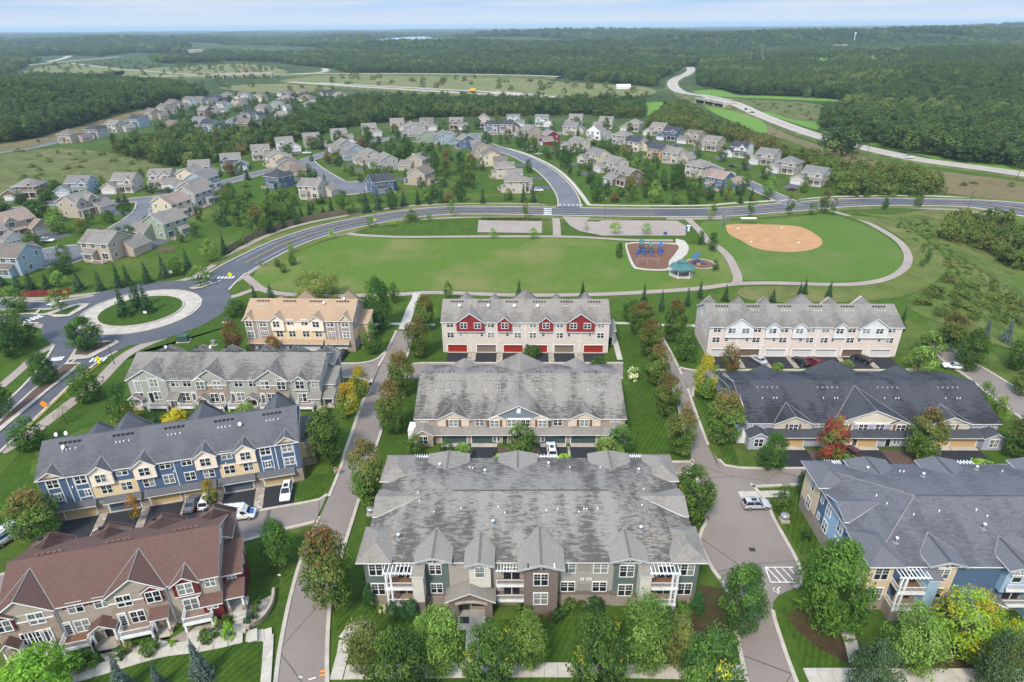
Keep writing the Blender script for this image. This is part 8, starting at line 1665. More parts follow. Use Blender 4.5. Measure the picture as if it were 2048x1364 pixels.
# ------------------------------------------------------------------ vehicles
def car_parts(kd):
    """front towards +x; returns (name, mesh, painted?, location)"""
    L_, Wd, H_ = {'suv': (4.7, 1.88, 1.70), 'sedan': (4.8, 1.84, 1.45), 'van': (5.9, 2.06, 2.45), 'pickup': (5.6, 1.98, 1.85), 'truck': (7.5, 2.4, 3.3)}[kd]
    a = L_ / 2; w = Wd / 2
    st = {'suv': [(-a, .45, .85), (-a + .08, .32, 1.02), (-a + .6, .28, 1.08), (a - 1.25, .28, 1.05), (a - .35, .3, .92), (a - .05, .36, .78), (a, .45, .68)],
          'sedan': [(-a, .42, .80), (-a + .1, .32, .98), (-a + .9, .25, 1.02), (a - 1.4, .25, .98), (a - .35, .28, .82), (a - .05, .34, .70), (a, .42, .62)],
          'van': [(-a, .45, 1.2), (-a + .05, .34, 1.3), (-a + .5, .30, 1.32), (a - 1.3, .30, 1.28), (a - .3, .32, 1.02), (a - .04, .36, .82), (a, .45, .7)],
          'pickup': [(-a, .5, 1.0), (-a + .05, .42, 1.08), (-a + .5, .40, 1.1), (a - 1.4, .40, 1.12), (a - .3, .42, 1.04), (a - .04, .46, .92), (a, .5, .8)],
          'truck': [(-a, .6, 1.0), (-a + .05, .5, 1.1), (-a + .5, .5, 1.1), (a - 1.4, .5, 1.2), (a - .3, .5, 1.2), (a - .04, .5, 1.0), (a, .55, .9)]}[kd]
    m = MB(); rings = []
    for i, (x, z0, z1) in enumerate(st):
        f = .86 if i in (0, len(st) - 1) else .95 if i in (1, len(st) - 2) else 1.0; q = w * f
        ring = [(q * .9, z0), (q, z0 + (z1 - z0) * .3), (q, z0 + (z1 - z0) * .68), (q * .93, z1 - .03), (q * .8, z1)]
        rings.append([(x, y, z) for y, z in ring] + [(x, -y, z) for y, z in ring[::-1]])
    n = len(rings[0]); b = len(m.v); m.v += [p for r in rings for p in r]; i_ = m.mi('car_paint')
    for i in range(len(rings) - 1):
        for j in range(n):
            k2 = (j + 1) % n; m.f.append((b + i * n + j, b + i * n + k2, b + (i + 1) * n + k2, b + (i + 1) * n + j)); m.m.append(i_)
    m.f.append(tuple(range(b, b + n))); m.m.append(i_); m.f.append(tuple(range(b + len(m.v) - n, b + len(m.v) - 2 * n, -1)) if False else tuple(b + (len(rings) - 1) * n + j for j in range(n - 1, -1, -1))); m.m.append(i_)
    for s in (-1, 1):
        m.box(-a + .05, a - .1, s * w - .02 if s > 0 else -w - .01, w + .01 if s > 0 else -w + .02, .22, .36, 'rubber')
    out = [('body', m.mesh('body', False), True, None)]
    if kd in ('suv', 'sedan', 'van', 'pickup'):
        cb = {'suv': (-a + .10, a - 1.35, -a + .42, a - 2.15), 'sedan': (-a + .75, a - 1.5, -a + 1.45, a - 2.35), 'van': (-a + .03, a - .85, -a + .08, a - 1.75), 'pickup': (-.75, a - 1.5, -.55, a - 2.2)}[kd]
        zb = {'suv': 1.04, 'sedan': .97, 'van': 1.26, 'pickup': 1.08}[kd]; x0, x1, t0, t1 = cb; wb, wt = w * .86, w * (.70 if kd != 'van' else .80)
        B4_ = [(x0, -wb, zb), (x1, -wb, zb), (x1, wb, zb), (x0, wb, zb)]; T4 = [(t0, -wt, H_ - .05), (t1, -wt, H_ - .05), (t1, wt, H_ - .05), (t0, wt, H_ - .05)]
        g = MB(); g.poly(B4_ + T4, [(0, 1, 5, 4), (1, 2, 6, 5), (2, 3, 7, 6), (3, 0, 4, 7)], 'car_paint' if kd == 'van' else 'dark_glass'); gl = g
        if kd == 'van':
            out.append(('cab', g.mesh('cab'), True, None)); gl = MB()
            gl.poly([(x1 + .01, -wb * .9, zb + .06), (x1 + .01, wb * .9, zb + .06), (t1 + .05, wt * .9, H_ - .22), (t1 + .05, -wt * .9, H_ - .22)], [(0, 1, 2, 3)], 'dark_glass')
            for s in (-1, 1):
                q = [(x1 - .25, s * (wb + .012), zb + .05), (x1 - 1.35, s * (wb + .012), zb + .05), (x1 - 1.35, s * (wt + .085), H_ - .5), (t1 + .1, s * (wt + .085), H_ - .5)]; gl.poly(q, [(0, 1, 2, 3) if s < 0 else (3, 2, 1, 0)], 'dark_glass')
                q = [(-a + .5, s * (wb + .015), zb + .02), (-.3, s * (wb + .015), zb + .02), (-.3, s * (wt + .09), H_ - .55), (-a + .5, s * (wt + .09), H_ - .55)]; gl.poly(q, [(0, 1, 2, 3) if s < 0 else (3, 2, 1, 0)], 'van_blue')
            gl.poly([(a - .9, -w * .7, 1.27), (a - .25, -w * .6, 1.05), (a - .25, w * .6, 1.05), (a - .9, w * .7, 1.27)], [(0, 1, 2, 3)], 'van_blue')
            gl.poly([(x0 - .012, -wb * .75, zb + .25), (x0 - .012, wb * .75, zb + .25), (t0 - .03, wt * .75, H_ - .5), (t0 - .03, -wt * .75, H_ - .5)], [(3, 2, 1, 0)], 'dark_glass')
        out.append(('window', gl.mesh('window'), False, None))
        r = MB(); r.box(t0 - .06, t1 + .06, -wt - .02, wt + .02, H_ - .055, H_, 'car_paint')
        for s in (-1, 1):
            for xa, xb in ((x1, t1), (x0, t0), ((x0 + x1) / 2 + .1, (t0 + t1) / 2 + .1)):
                if kd != 'van': r.tube((xa, s * wb * .99, zb), (xb, s * wt, H_ - .05), .05, 'car_paint', 4)
        out.append(('roof', r.mesh('roof'), True, None))
        if kd == 'suv':
            r = MB()
            for s in (-1, 1): r.tube((t0 + .1, s * wt * .95, H_ + .05), (t1 - .1, s * wt * .95, H_ + .05), .025, 'black_metal', 5)
            r.box(t0 + .9, t1 - .25, -wt * .6, wt * .6, H_ - .005, H_ + .008, 'dark_glass'); out.append(('roof_rail', r.mesh('roof_rail'), False, None))
        if kd == 'van':
            r = MB()
            for s in (-1, 1): r.tube((t0 + .2, s * wt * .8, H_ + .22), (t1 - .1, s * wt * .8, H_ + .22), .035, 'grey_metal', 5)
            for i in range(4): r.tube((t0 + .4 + i * 1.05, -wt * .85, H_ + .2), (t0 + .4 + i * 1.05, wt * .85, H_ + .2), .03, 'grey_metal', 5); r.tube((t0 + .4 + i * 1.05, -wt * .8, H_ - .02), (t0 + .4 + i * 1.05, -wt * .8, H_ + .22), .025, 'grey_metal', 5); r.tube((t0 + .4 + i * 1.05, wt * .8, H_ - .02), (t0 + .4 + i * 1.05, wt * .8, H_ + .22), .025, 'grey_metal', 5)
            out.append(('ladder_rack', r.mesh('ladder_rack'), False, None))
        if kd == 'pickup':
            r = MB(); r.box(-a + .15, -.85, -w * .75, w * .75, 1.085, 1.10, 'rubber'); out.append(('cargo_bed', r.mesh('cargo_bed'), False, None))
    else:
        r = MB(); r.box(-a, a - 2.0, -w, w, 1.1, H_, 'truck_yellow'); out.append(('cargo_box', r.mesh('cargo_box'), False, None)); r = MB(); r.box(a - 1.9, a - .4, -w * .9, w * .9, 1.15, 2.3, 'truck_yellow'); r.box(a - .42, a - .38, -w * .8, w * .8, 1.5, 2.2, 'dark_glass'); out.append(('cab', r.mesh('cab'), False, None))
    rad = {'suv': .36, 'sedan': .33, 'van': .36, 'pickup': .40, 'truck': .5}[kd]
    ty = MB(); ty.tube((0, -.12, 0), (0, .12, 0), rad, 'rubber', 18); ri = MB(); ri.tube((0, -.125, 0), (0, .125, 0), rad * .62, 'chrome', 10)
    tm, rm = ty.mesh('tyre'), ri.mesh('rim')
    for x in (-a + .95, a - .92):
        for s in (-1, 1): out.append(('wheel', (tm, rm), False, (x, s * (w - .08), rad)))
    h = MB(); h.box(-.06, .03, -.17, .17, -.07, .08, 'lamp_clear'); hm_ = h.mesh('headlight'); t = MB(); t.box(-.03, .05, -.14, .14, -.14, .14, 'lamp_red'); tm_ = t.mesh('tail_light')
    for s in (-1, 1): out.append(('headlight', hm_, False, (a - .06, s * w * .66, st[-2][2] - .05))); out.append(('tail_light', tm_, False, (-a + .03, s * w * .76, st[0][2])))
    if kd != 'truck':
        mr = MB(); mr.box(-.08, .08, -.1, .1, -.08, .08, 'black_metal'); me = mr.mesh('mirror')
        for s in (-1, 1): out.append(('mirror', me, False, (a - 1.75, s * (w + .05), 1.1 if kd in ('suv', 'sedan') else 1.4)))
    return out
CARS = {k_: car_parts(k_) for k_ in ('suv', 'sedan', 'van', 'pickup', 'truck')}
PAINT = {'white': (.72, .72, .72, 1), 'silver': (.42, .43, .45, 1), 'grey': (.12, .13, .15, 1), 'black': (.008, .008, .010, 1), 'red': (.20, .008, .012, 1), 'maroon': (.08, .006, .016, 1), 'blue': (.03, .06, .15, 1), 'yellow': (.6, .35, .02, 1)}
def car(kd, col, b, hd, label, z=.14, sc=1.0, group='parked and driving cars'):
    P = at(*b); o = thing({'suv': 'car', 'sedan': 'car', 'van': 'work_van', 'pickup': 'pickup_truck', 'truck': 'box_truck'}[kd], label, {'van': 'van', 'pickup': 'pickup truck', 'truck': 'truck'}.get(kd, 'car'), P + Vector((0, 0, z)), R(hd), group); o.scale = (sc,) * 3
    for nm, me, pt, loc in CARS[kd]:
        if nm == 'wheel':
            q = obj('tyre' if False else 'wheel', me[0], o, None, loc); obj('rim', me[1], q)
        else: obj(nm, me, o, PAINT[col] if pt else None, loc)
    return o
for a in [('suv', 'silver', (1511, 1015), 2, 'silver SUV parked beside the grass verge of the parking lane'), ('suv', 'white', (1103, 905), 92, 'white SUV with black roof rails before the slate garage doors'), ('suv', 'white', (574, 990), -80, 'white SUV with a dark roof panel before the last garage of the blue row'),
          ('sedan', 'grey', (386, 1012), 98, 'dark grey sedan on the blue row driveway beside a white SUV'), ('suv', 'white', (415, 1007), 98, 'white SUV nose-in beside the dark grey sedan'), ('sedan', 'black', (684, 714), -98, 'black sedan at the right end garage of the tan-roofed row'), ('suv', 'white', (664, 704), -98, 'white SUV with dark roof beside the black sedan'),
          ('sedan', 'silver', (1516, 724), 112, 'silver sedan on the beige row driveway, alone'), ('sedan', 'black', (1601, 727), 112, 'black sedan beside a red car at the beige row'), ('suv', 'red', (1624, 728), 108, 'red SUV beside the black sedan at the beige row'), ('sedan', 'black', (1722, 722), 125, 'black car half hidden behind the charcoal roof'),
          ('suv', 'maroon', (1694, 908), 120, 'maroon car on the lavender row driveway'), ('sedan', 'white', (1906, 737), 165, 'white sedan under the tree by the far right lane'), ('suv', 'white', (97, 484), 0, 'white SUV on the driveway of the tan house at the lower left court'), ('sedan', 'maroon', (1583, 381), 0, 'dark red car on the driveway of the last beige house by the road'),
          ('sedan', 'black', (1465, 334), -35, 'black car on the white house driveway'), ('suv', 'black', (1454, 346), -38, 'black SUV parked at the kerb of the sloping street'), ('suv', 'white', (1077, 383), 0, 'white SUV on the driveway beside the curved street mouth'), ('sedan', 'silver', (1078, 310), 10, 'silver car on the second driveway of the curved street'), ('suv', 'white', (1061, 302), 10, 'white SUV before the red house'),
          ('suv', 'black', (36, 405), -60, 'black SUV before the leftmost house under the meadow'), ('sedan', 'blue', (237, 404), -70, 'dark blue car on the driveway of the third house under the meadow'), ('sedan', 'blue', (434, 361), -20, 'dark blue car before the tan house with right garage'), ('sedan', 'white', (709, 286), -20, 'white car in front of the beige houses at the winding street'),
          ('sedan', 'black', (1503, 229), 150, 'dark car driving on the highway near the overpass', 1.3), ('suv', 'white', (1817, 320), -12, 'white car driving on the highway before the wood', 1.2)]: car(*a)
car('van', 'white', (477, 1036), 8, 'white work van with blue panels driving in the court'); car('van', 'white', (24, 1076), 66, 'white work van with ladder rack at the left edge')
car('pickup', 'white', (614, 308), 8, 'white pickup truck before the white house under the woods'); car('truck', 'yellow', (945, 188), 170, 'yellow box truck on the far highway', 2.7, 1.15)

# ------------------------------------------------------------------ people
def person(b, hd, shirt, label):
    P = at(*b); root = thing('person', label, 'person', P + Vector((0, 0, .14)), R(hd), 'people walking on the lane')
    J = [(0, 0, .95), (0, 0, 1.15), (0, 0, 1.38), (0, .01, 1.5), (0, .03, 1.62), (0, .03, 1.74), (.1, 0, .9), (.11, .16, .5), (.11, .10, .08), (.11, .24, .04), (-.1, 0, .9), (-.11, -.02, .5), (-.11, -.26, .12), (-.11, -.16, .04), (.19, 0, 1.42), (.24, -.1, 1.15), (.23, .04, .9), (.23, .09, .8), (-.19, 0, 1.42), (-.24, .1, 1.15), (-.23, .22, .95), (-.23, .26, .86)]
    Ed = [(0, 1), (1, 2), (2, 3), (3, 4), (4, 5), (0, 6), (6, 7), (7, 8), (8, 9), (0, 10), (10, 11), (11, 12), (12, 13), (2, 14), (14, 15), (15, 16), (16, 17), (2, 18), (18, 19), (19, 20), (20, 21)]
    rd = [.15, .14, .16, .06, .095, .07, .10, .07, .045, .04, .10, .07, .045, .04, .065, .05, .04, .035, .065, .05, .04, .035]
    def skin(nm, idx, grow, mat):
        mp = {j: i for i, j in enumerate(idx)}; me = bpy.data.meshes.new(nm); me.from_pydata([J[j] for j in idx], [(mp[a], mp[b_]) for a, b_ in Ed if a in mp and b_ in mp], []); o = obj(nm, me, root)
        s = o.modifiers.new('skin', 'SKIN'); o.modifiers.new('sub', 'SUBSURF').levels = 1; o.modifiers['sub'].render_levels = 1
        for i, j in enumerate(idx): me.skin_vertices[0].data[i].radius = (rd[j] * grow,) * 2
        me.skin_vertices[0].data[0].use_root = True; me.materials.append(MAT[mat]); return o
    skin('body', list(range(22)), 1.0, 'skin'); skin('shirt', [1, 2, 0, 14, 15, 18, 19], 1.18, shirt); skin('trousers', [0, 6, 7, 8, 10, 11, 12], 1.2, 'cloth_pale')
    m = MB(); m.lathe([(.0, 1.80), (.07, 1.78), (.105, 1.70), (.10, 1.62)], 'hair', 10, 0, .015); obj('hair', m.mesh('hair'), root)
person((679, 950), 190, 'cloth_orange', 'person in an orange top walking on the lane by the kerb'); person((672, 949), 190, 'cloth_dark', 'person in dark clothes walking beside the one in orange')

# ------------------------------------------------------------------ park furniture
def hexa(r, z, n=6, off=0): return [(r * math.cos(2 * math.pi * i / n + off), r * math.sin(2 * math.pi * i / n + off), z) for i in range(n)]
P = at(1362, 550); o = thing('gazebo', 'teal-roofed two-tier gazebo beside the playground', 'gazebo', P)
m = MB(); m.prism(hexa(4.2, -.1), (0, 0, .3), 'walk_concrete'); obj('floor', m.mesh('floor'), o)
m = MB(); A, Bq, Cq, Dq = hexa(4.6, 3.0), hexa(1.5, 4.5), hexa(1.9, 4.75), [(0, 0, 5.7)]
for i in range(6): j = (i + 1) % 6; m.poly([A[i], A[j], Bq[j], Bq[i]], [(0, 1, 2, 3)], 'teal_roof')
obj('lower_roof', m.mesh('lower_roof'), o); m = MB()
for i in range(6): j = (i + 1) % 6; m.poly([Cq[i], Cq[j], Dq[0]], [(0, 1, 2)], 'teal_roof'); m.poly([Bq[i], Bq[j], (Cq[j][0] * .75, Cq[j][1] * .75, 4.76), (Cq[i][0] * .75, Cq[i][1] * .75, 4.76)], [(0, 1, 2, 3)], 'white_trim')
obj('upper_roof', m.mesh('upper_roof'), o)
for p in hexa(3.8, 0): m = MB(); m.tube((p[0], p[1], .1), (p[0], p[1], 3.25), .1, 'white_trim', 6); obj('post', m.mesh('post'), o)
for i, (x, y) in enumerate(((-1.5, .2), (1.4, -.4))):
    m = MB(); m.box(-.9, .9, -.38, .38, .72, .78, 'deck_wood'); m.box(-.9, .9, -.8, -.5, .42, .47, 'deck_wood'); m.box(-.9, .9, .5, .8, .42, .47, 'deck_wood'); m.box(-.6, -.5, -.7, .7, .0, .72, 'grey_metal'); m.box(.5, .6, -.7, .7, 0, .72, 'grey_metal')
    t = obj('picnic_table', m.mesh('picnic_table'), loc=P + Vector((x, y, .2))); tag(t, 'wooden picnic table under the gazebo, ' + ('left one' if i == 0 else 'right one'), 'picnic table')
def play_tower(root, x, y, h, roof, sq=1.3):
    m = MB()
    for sx in (-1, 1):
        for sy in (-1, 1): m.tube((x + sx * sq / 2, y + sy * sq / 2, 0), (x + sx * sq / 2, y + sy * sq / 2, h + 1.6), .07, 'slide_blue' if roof == 'slide_blue' else 'green_metal', 6)
    m.box(x - sq / 2, x + sq / 2, y - sq / 2, y + sq / 2, h - .08, h, 'black_metal'); obj('tower', m.mesh('tower'), root)
    m = MB(); q = sq * .75; B_ = [(x - q, y - q, h + 1.6), (x + q, y - q, h + 1.6), (x + q, y + q, h + 1.6), (x - q, y + q, h + 1.6)]
    for i in range(4): m.poly([B_[i], B_[(i + 1) % 4], (x, y, h + 2.6)], [(0, 1, 2)], roof)
    obj('tower_roof', m.mesh('tower_roof'), root)
def slide(root, p, q, w=.5):
    m = MB(); p, q = Vector(p), Vector(q); n = Vector((-(q - p).y, (q - p).x, 0)).normalized() * w / 2
    for i in range(6):
        a, b = p.lerp(q, i / 6), p.lerp(q, (i + 1) / 6); a = a.copy(); b = b.copy(); a.z = p.z + (q.z - p.z) * math.sin(i / 6 * math.pi / 2); b.z = p.z + (q.z - p.z) * math.sin((i + 1) / 6 * math.pi / 2)
        m.face([a - n, a + n, b + n, b - n], 'slide_blue')
        for s in (-1, 1): m.face([a + n * s, b + n * s, b + n * s + Vector((0, 0, .25)), a + n * s + Vector((0, 0, .25))], 'slide_blue')
    obj('slide', m.mesh('slide'), root)
P = at(1296, 508); o = thing('play_structure', 'blue and teal climbing structure with slides in the playground', 'play structure', P + Vector((0, 0, .15)))
play_tower(o, -2.4, 1.0, 1.9, 'teal_roof'); play_tower(o, .7, 0.2, 1.7, 'teal_roof'); play_tower(o, -1.9, 3.2, 2.3, 'teal_roof'); play_tower(o, 4.6, .8, 1.5, 'slide_blue')
slide(o, (-3.0, 1.0, 1.9), (-4.6, -1.8, .3)); slide(o, (.7, -.5, 1.7), (.9, -3.6, .3)); slide(o, (4.4, .2, 1.5), (4.2, -2.4, .3)); slide(o, (-2.2, .2, 1.9), (-1.4, -2.2, .3))
m = MB(); m.box(-1.8, .1, .4, 1.4, 1.62, 1.7, 'black_metal'); m.box(1.3, 4.0, .2, .9, 1.45, 1.53, 'black_metal')
for i in range(5): m.tube((1.4 + i * .6, .3, 2.2), (1.4 + i * .6, 1.0, 2.2), .03, 'slide_blue', 5)
obj('bridge', m.mesh('bridge'), o)
m = MB()
for i in range(8): m.tube((-3 + .2 * i, -1 - .1 * i, .1), (-2.6 + .2 * i, .4, 1.7), .03, 'slide_blue', 5)
obj('climbing_net', m.mesh('climbing_net'), o)
P = at(1294, 531); o = thing('swing_set', 'grey swing set with two seats in front of the climbing structure', 'swing set', P + Vector((0, 0, .15)))
m = MB(); m.tube((-3.6, 0, 2.4), (3.6, 0, 2.4), .05, 'grey_metal', 6)
for x in (-3.6, 0, 3.6):
    for s in (-1, 1): m.tube((x, 0, 2.4), (x, s * 1.0, 0), .045, 'grey_metal', 6)
obj('frame', m.mesh('frame'), o)
for x in (-2.4, -1.2, 1.2, 2.4):
    m = MB(); m.box(x - .25, x + .25, -.1, .1, .5, .55, 'rubber'); m.tube((x - .23, 0, .55), (x - .23, 0, 2.4), .012, 'grey_metal', 4); m.tube((x + .23, 0, .55), (x + .23, 0, 2.4), .012, 'grey_metal', 4); obj('swing', m.mesh('swing'), o)
P = at(1393, 531); o = thing('play_structure', 'small climbing tower with two blue roofs in the round play bed', 'play structure', P + Vector((0, 0, .15)))
play_tower(o, -1.0, .4, 1.2, 'slide_blue', 1.0); play_tower(o, .6, 1.6, 1.5, 'slide_blue', 1.0); slide(o, (1.0, .9, 1.4), (3.4, .2, .3)); m = MB(); m.box(-.2, 1.0, -.9, -.1, .1, .8, 'dirt_infield'); obj('panel', m.mesh('panel'), o)
# ball field
def stick(nm, base, top, label, cat_, mat='black_metal', r=.07, head=None, group=None, name=None):
    P = at(*base); h = topz(P, top); o = thing(nm, label, cat_, P, 0, group); m = MB(); m.tube((0, 0, 0), (0, 0, h), r, mat, 8, r * .7); m.tube((0, 0, 0), (0, 0, .6), r * 2, mat, 8, r * 1.4); obj('pole', m.mesh('pole'), o)
    if head:
        m = MB(); head(m, h); obj('lamp_head', m.mesh('lamp_head'), o)
    return o
def acorn(m, h): m.lathe([(.05, h - .05), (.2, h + .1), (.24, h + .4), (.12, h + .62), (0, h + .7)], 'lamp_clear', 10); m.lathe([(.26, h + .38), (.14, h + .66), (0, h + .8)], 'black_metal', 10)
def cobra(m, h): m.tube((0, 0, h), (1.2, 0, h + .2), .05, 'black_metal', 6); m.box(.9, 1.7, -.15, .15, h + .12, h + .28, 'black_metal')
for b, t, lb in [((1209.5, 440), 398, 'black street lamp on the road verge above the second parking lot'), ((752, 449), 412, 'black street lamp at the curve of the collector road'), ((1537, 406), 376, 'black street lamp at the right street mouth'), ((1080, 411), 384, 'black street lamp left of the curved street mouth'), ((229, 728), 683, 'black street lamp beside the crosswalk below the roundabout'), ((1936, 415), 384, 'black street lamp at the road bend far right'), ((20, 1080), 1020, 'street lamp half hidden by the maple at the left edge')]:
    stick('street_lamp', b, t, lb, 'street lamp', head=acorn if b[0] != 229 and b[0] != 1936 else cobra, group='street lamps')
P0, P1, P2 = at(1441, 459), at(1446, 446), at(1462, 443)
o = thing('backstop', 'tall grey chain-link backstop behind the dirt infield', 'backstop', P1); m = MB(); f = MB()
for (a, b) in ((P0, P1), (P1, P2)):
    for i in range(4):
        p = a.lerp(b, i / 3) - P1; m.tube(p, p + Vector((0, 0, 6.0)), .06, 'grey_metal', 6)
    for i in range(30):
        p = a.lerp(b, i / 29) - P1; f.tube(p, p + Vector((0, 0, 5.8)), .018, 'grey_metal', 3)
    for z in range(1, 12): f.tube(a - P1 + Vector((0, 0, z * .5)), b - P1 + Vector((0, 0, z * .5)), .018, 'grey_metal', 3)
obj('frame', m.mesh('frame'), o); obj('wire_mesh', f.mesh('wire_mesh'), o)
P = at(1496, 446); o = thing('dugout', 'low white-roofed players bench shelter above the infield', 'dugout', P); m = MB(); m.box(-3.2, 3.2, -1, 1, 2.0, 2.12, 'white_trim'); obj('roof', m.mesh('roof'), o); m = MB(); m.box(-3.0, 3.0, .2, .5, .42, .5, 'grey_metal'); obj('bench', m.mesh('bench'), o)
for x in (-3, 0, 3): m = MB(); m.tube((x, .9, 0), (x, .9, 2), .05, 'grey_metal', 5); obj('post', m.mesh('post'), o)
for b, lb in (((1476, 457), 'home'), ((1502, 484), 'third'), ((1563, 456), 'first'), ((1597, 485), 'second')):
    m = MB(); m.box(-.35, .35, -.35, .35, 0, .1, 'white_trim'); q = obj('base', m.mesh('base'), loc=at(*b) + Vector((0, 0, .07))); tag(q, {'home': 'white base plate at the upper left of the dirt infield', 'third': 'white base plate at the lower left of the dirt infield', 'first': 'white base plate at the top of the dirt infield', 'second': 'white base plate at the lower right of the dirt infield'}[lb], 'base')
P = at(1376, 462); o = thing('portable_toilet', 'pale blue portable toilet beside the second parking lot', 'portable toilet', P); m = MB(); m.box(-.6, .6, -.6, .6, 0, 2.1, 'slide_blue'); obj('cabin', m.mesh('cabin'), o); m = MB(); m.box(-.65, .65, -.65, .65, 2.1, 2.3, 'white_trim'); obj('roof', m.mesh('roof'), o); m = MB(); m.box(-.4, .4, -.63, -.6, .1, 1.9, 'white_trim'); obj('door', m.mesh('door'), o)
P = at(1330, 470); m = MB(); m.box(-.6, .6, -.4, .4, 0, 1.1, 'slide_blue'); m.box(-.65, .65, -.45, .45, 1.1, 1.2, 'black_metal'); tag(obj('bin', m.mesh('bin'), loc=P), 'dark blue bin at the lower edge of the second parking lot', 'bin')
P = at(1190, 470); m = MB(); m.box(-.9, .9, -.38, .38, .72, .78, 'grey_metal'); m.box(-.9, .9, -.8, -.5, .42, .47, 'grey_metal'); m.box(-.9, .9, .5, .8, .42, .47, 'grey_metal'); m.box(-.1, .1, -.7, .7, 0, .72, 'grey_metal'); tag(obj('picnic_table', m.mesh('picnic_table'), loc=P, rz=.5), 'grey picnic table on the grass at the parking entrance', 'picnic table')
A, B_ = at(963, 439.5), at(1083, 441); n = 900; t = NR.uniform(0, 1, n); C = np.stack([A.x + (B_.x - A.x) * t, A.y + (B_.y - A.y) * t + NR.uniform(-.5, .5, n), NR.uniform(0, 1.2, n)], 1)
q = obj('hedge', leaf_mesh('hedge', C - np.array([A.x, A.y, 0]), .45, np.tile(np.array([.035, .022, .024]), (n, 1))), loc=(A.x, A.y, 0)); tag(q, 'dark purple hedge along the top of the first parking lot', 'hedge')
# fences
def fence(P_, h, mat, label, name='board_fence', plen=2.4, slats=12):
    C = cat(px(P_), False, .4); L = np.concatenate([[0], np.cumsum(np.linalg.norm(np.diff(C, axis=0), axis=1))]); k_ = int(L[-1] / plen); o = thing(name, label, 'fence', (C[0][0], C[0][1], Tz(*C[0])))
    key = ('fence', mat, plen, h)
    def f():
        m = MB(); m.box(-plen / 2, plen / 2, .03, .07, .3, .4, mat); m.box(-plen / 2, plen / 2, .03, .07, h - .4, h - .3, mat); m.box(-plen / 2 - .06, -plen / 2 + .06, -.03, .09, 0, h + .12, mat)
        for i in range(slats):
            x = -plen / 2 + plen * (i + .5) / slats; m.box(x - plen / slats * .45, x + plen / slats * .45, -.02, .03, .05, h - rnd.uniform(0, .04), mat)
        return m.mesh('fence_panel')
    me = cached(key, f)
    for i in range(k_):
        s = (i + .5) * L[-1] / k_; x, y = np.interp(s, L, C[:, 0]), np.interp(s, L, C[:, 1]); x2, y2 = np.interp(s + .3, L, C[:, 0]), np.interp(s + .3, L, C[:, 1])
        obj('fence_panel', me, o, None, (x - C[0][0], y - C[0][1], Tz(x, y) - o.location.z), math.atan2(y2 - y, x2 - x))
fence([(446, 510), (478, 492), (510, 476), (545, 463), (580, 452), (620, 441), (665, 432), (710, 426)], 2.2, 'fence_wood', 'long weathered brown board fence following the collector road')
fence([(40, 594), (90, 592), (142, 588)], 2.0, 'red_wood', 'dark red board fence behind the pines at the west road'); fence([(316, 504), (350, 502)], 1.8, 'fence_wood', 'short brown fence beside the sage house')
# utility boxes, vents, signs, wall, steps
def box_thing(nm, b, w, d, h, mat, label, cat_, rz=0, pad=True):
    P = at(*b); o = thing(nm, label, cat_, P, R(rz)); m = MB(); m.box(-w / 2, w / 2, -d / 2, d / 2, .1, h, mat); m.box(-w / 2 - .03, w / 2 + .03, -d / 2 - .03, d / 2 + .03, h, h + .06, mat); obj('cabinet', m.mesh('cabinet'), o)
    if pad: m = MB(); m.box(-w / 2 - .4, w / 2 + .4, -d / 2 - .4, d / 2 + .4, -.1, .1, 'concrete'); obj('pad', m.mesh('pad'), o)
box_thing('transformer_box', (368, 682), 2.6, 1.8, 1.7, 'green_metal', 'large green transformer box on the lawn above the grey-green row', 'utility box', 8); box_thing('transformer_box', (453, 643), 1.3, 1.1, .9, 'green_metal', 'small green transformer box by the tan-roofed row', 'utility box', 5); box_thing('meter_cabinet', (428, 690), 1.0, .6, 1.3, 'grey_metal', 'grey meter cabinet above the grey-green row', 'utility box')
for b, lb in (((743, 1028), 'left of the grey apartments'), ((1568, 1042), 'beside the blue apartment wall')):
    P = at(*b); o = thing('vent_stack', 'round silver vent on a square base ' + lb, 'vent', P); m = MB(); m.box(-.7, .7, -.7, .7, 0, .5, 'concrete'); obj('base', m.mesh('base'), o); m = MB(); m.lathe([(.55, .5), (.55, 1.0), (.75, 1.02), (.75, 1.35), (.55, 1.5), (0, 1.6)], 'grey_metal', 16); obj('hood', m.mesh('hood'), o)
def sign(b, top, label, mat='signal_yellow', kindn='diamond', sc=.9, yaw=0):
    P = at(*b); h = topz(P, top); o = thing('road_sign', label, 'road sign', P, R(yaw)); m = MB(); m.tube((0, 0, 0), (0, 0, h), .04, 'grey_metal', 6); obj('pole', m.mesh('pole'), o); m = MB(); q = sc * .62
    D = [(0, -.06, h - 2 * q), (q, -.06, h - q), (0, -.06, h), (-q, -.06, h - q)] if kindn == 'diamond' else [(-q, -.06, h - 1.3 * q), (q, -.06, h - 1.3 * q), (q, -.06, h), (-q, -.06, h)]
    m.prism(D, (0, .03, 0), mat)
    if kindn == 'diamond' and mat == 'signal_yellow':
        m.prism([(-.45 * q, -.06, h - 2.5 * q), (.45 * q, -.06, h - 2.5 * q), (.45 * q, -.06, h - 2.05 * q), (-.45 * q, -.06, h - 2.05 * q)], (0, .03, 0), mat)
        c = h - q; m.box(-.06, .06, -.075, -.062, c - .05, c + .22, 'black_metal'); m.box(-.05, .05, -.075, -.062, c + .25, c + .36, 'black_metal'); m.box(-.17, -.05, -.075, -.062, c - .3, c - .03, 'black_metal'); m.box(.05, .16, -.075, -.062, c - .3, c - .03, 'black_metal')
    obj('panel', m.mesh('panel'), o)
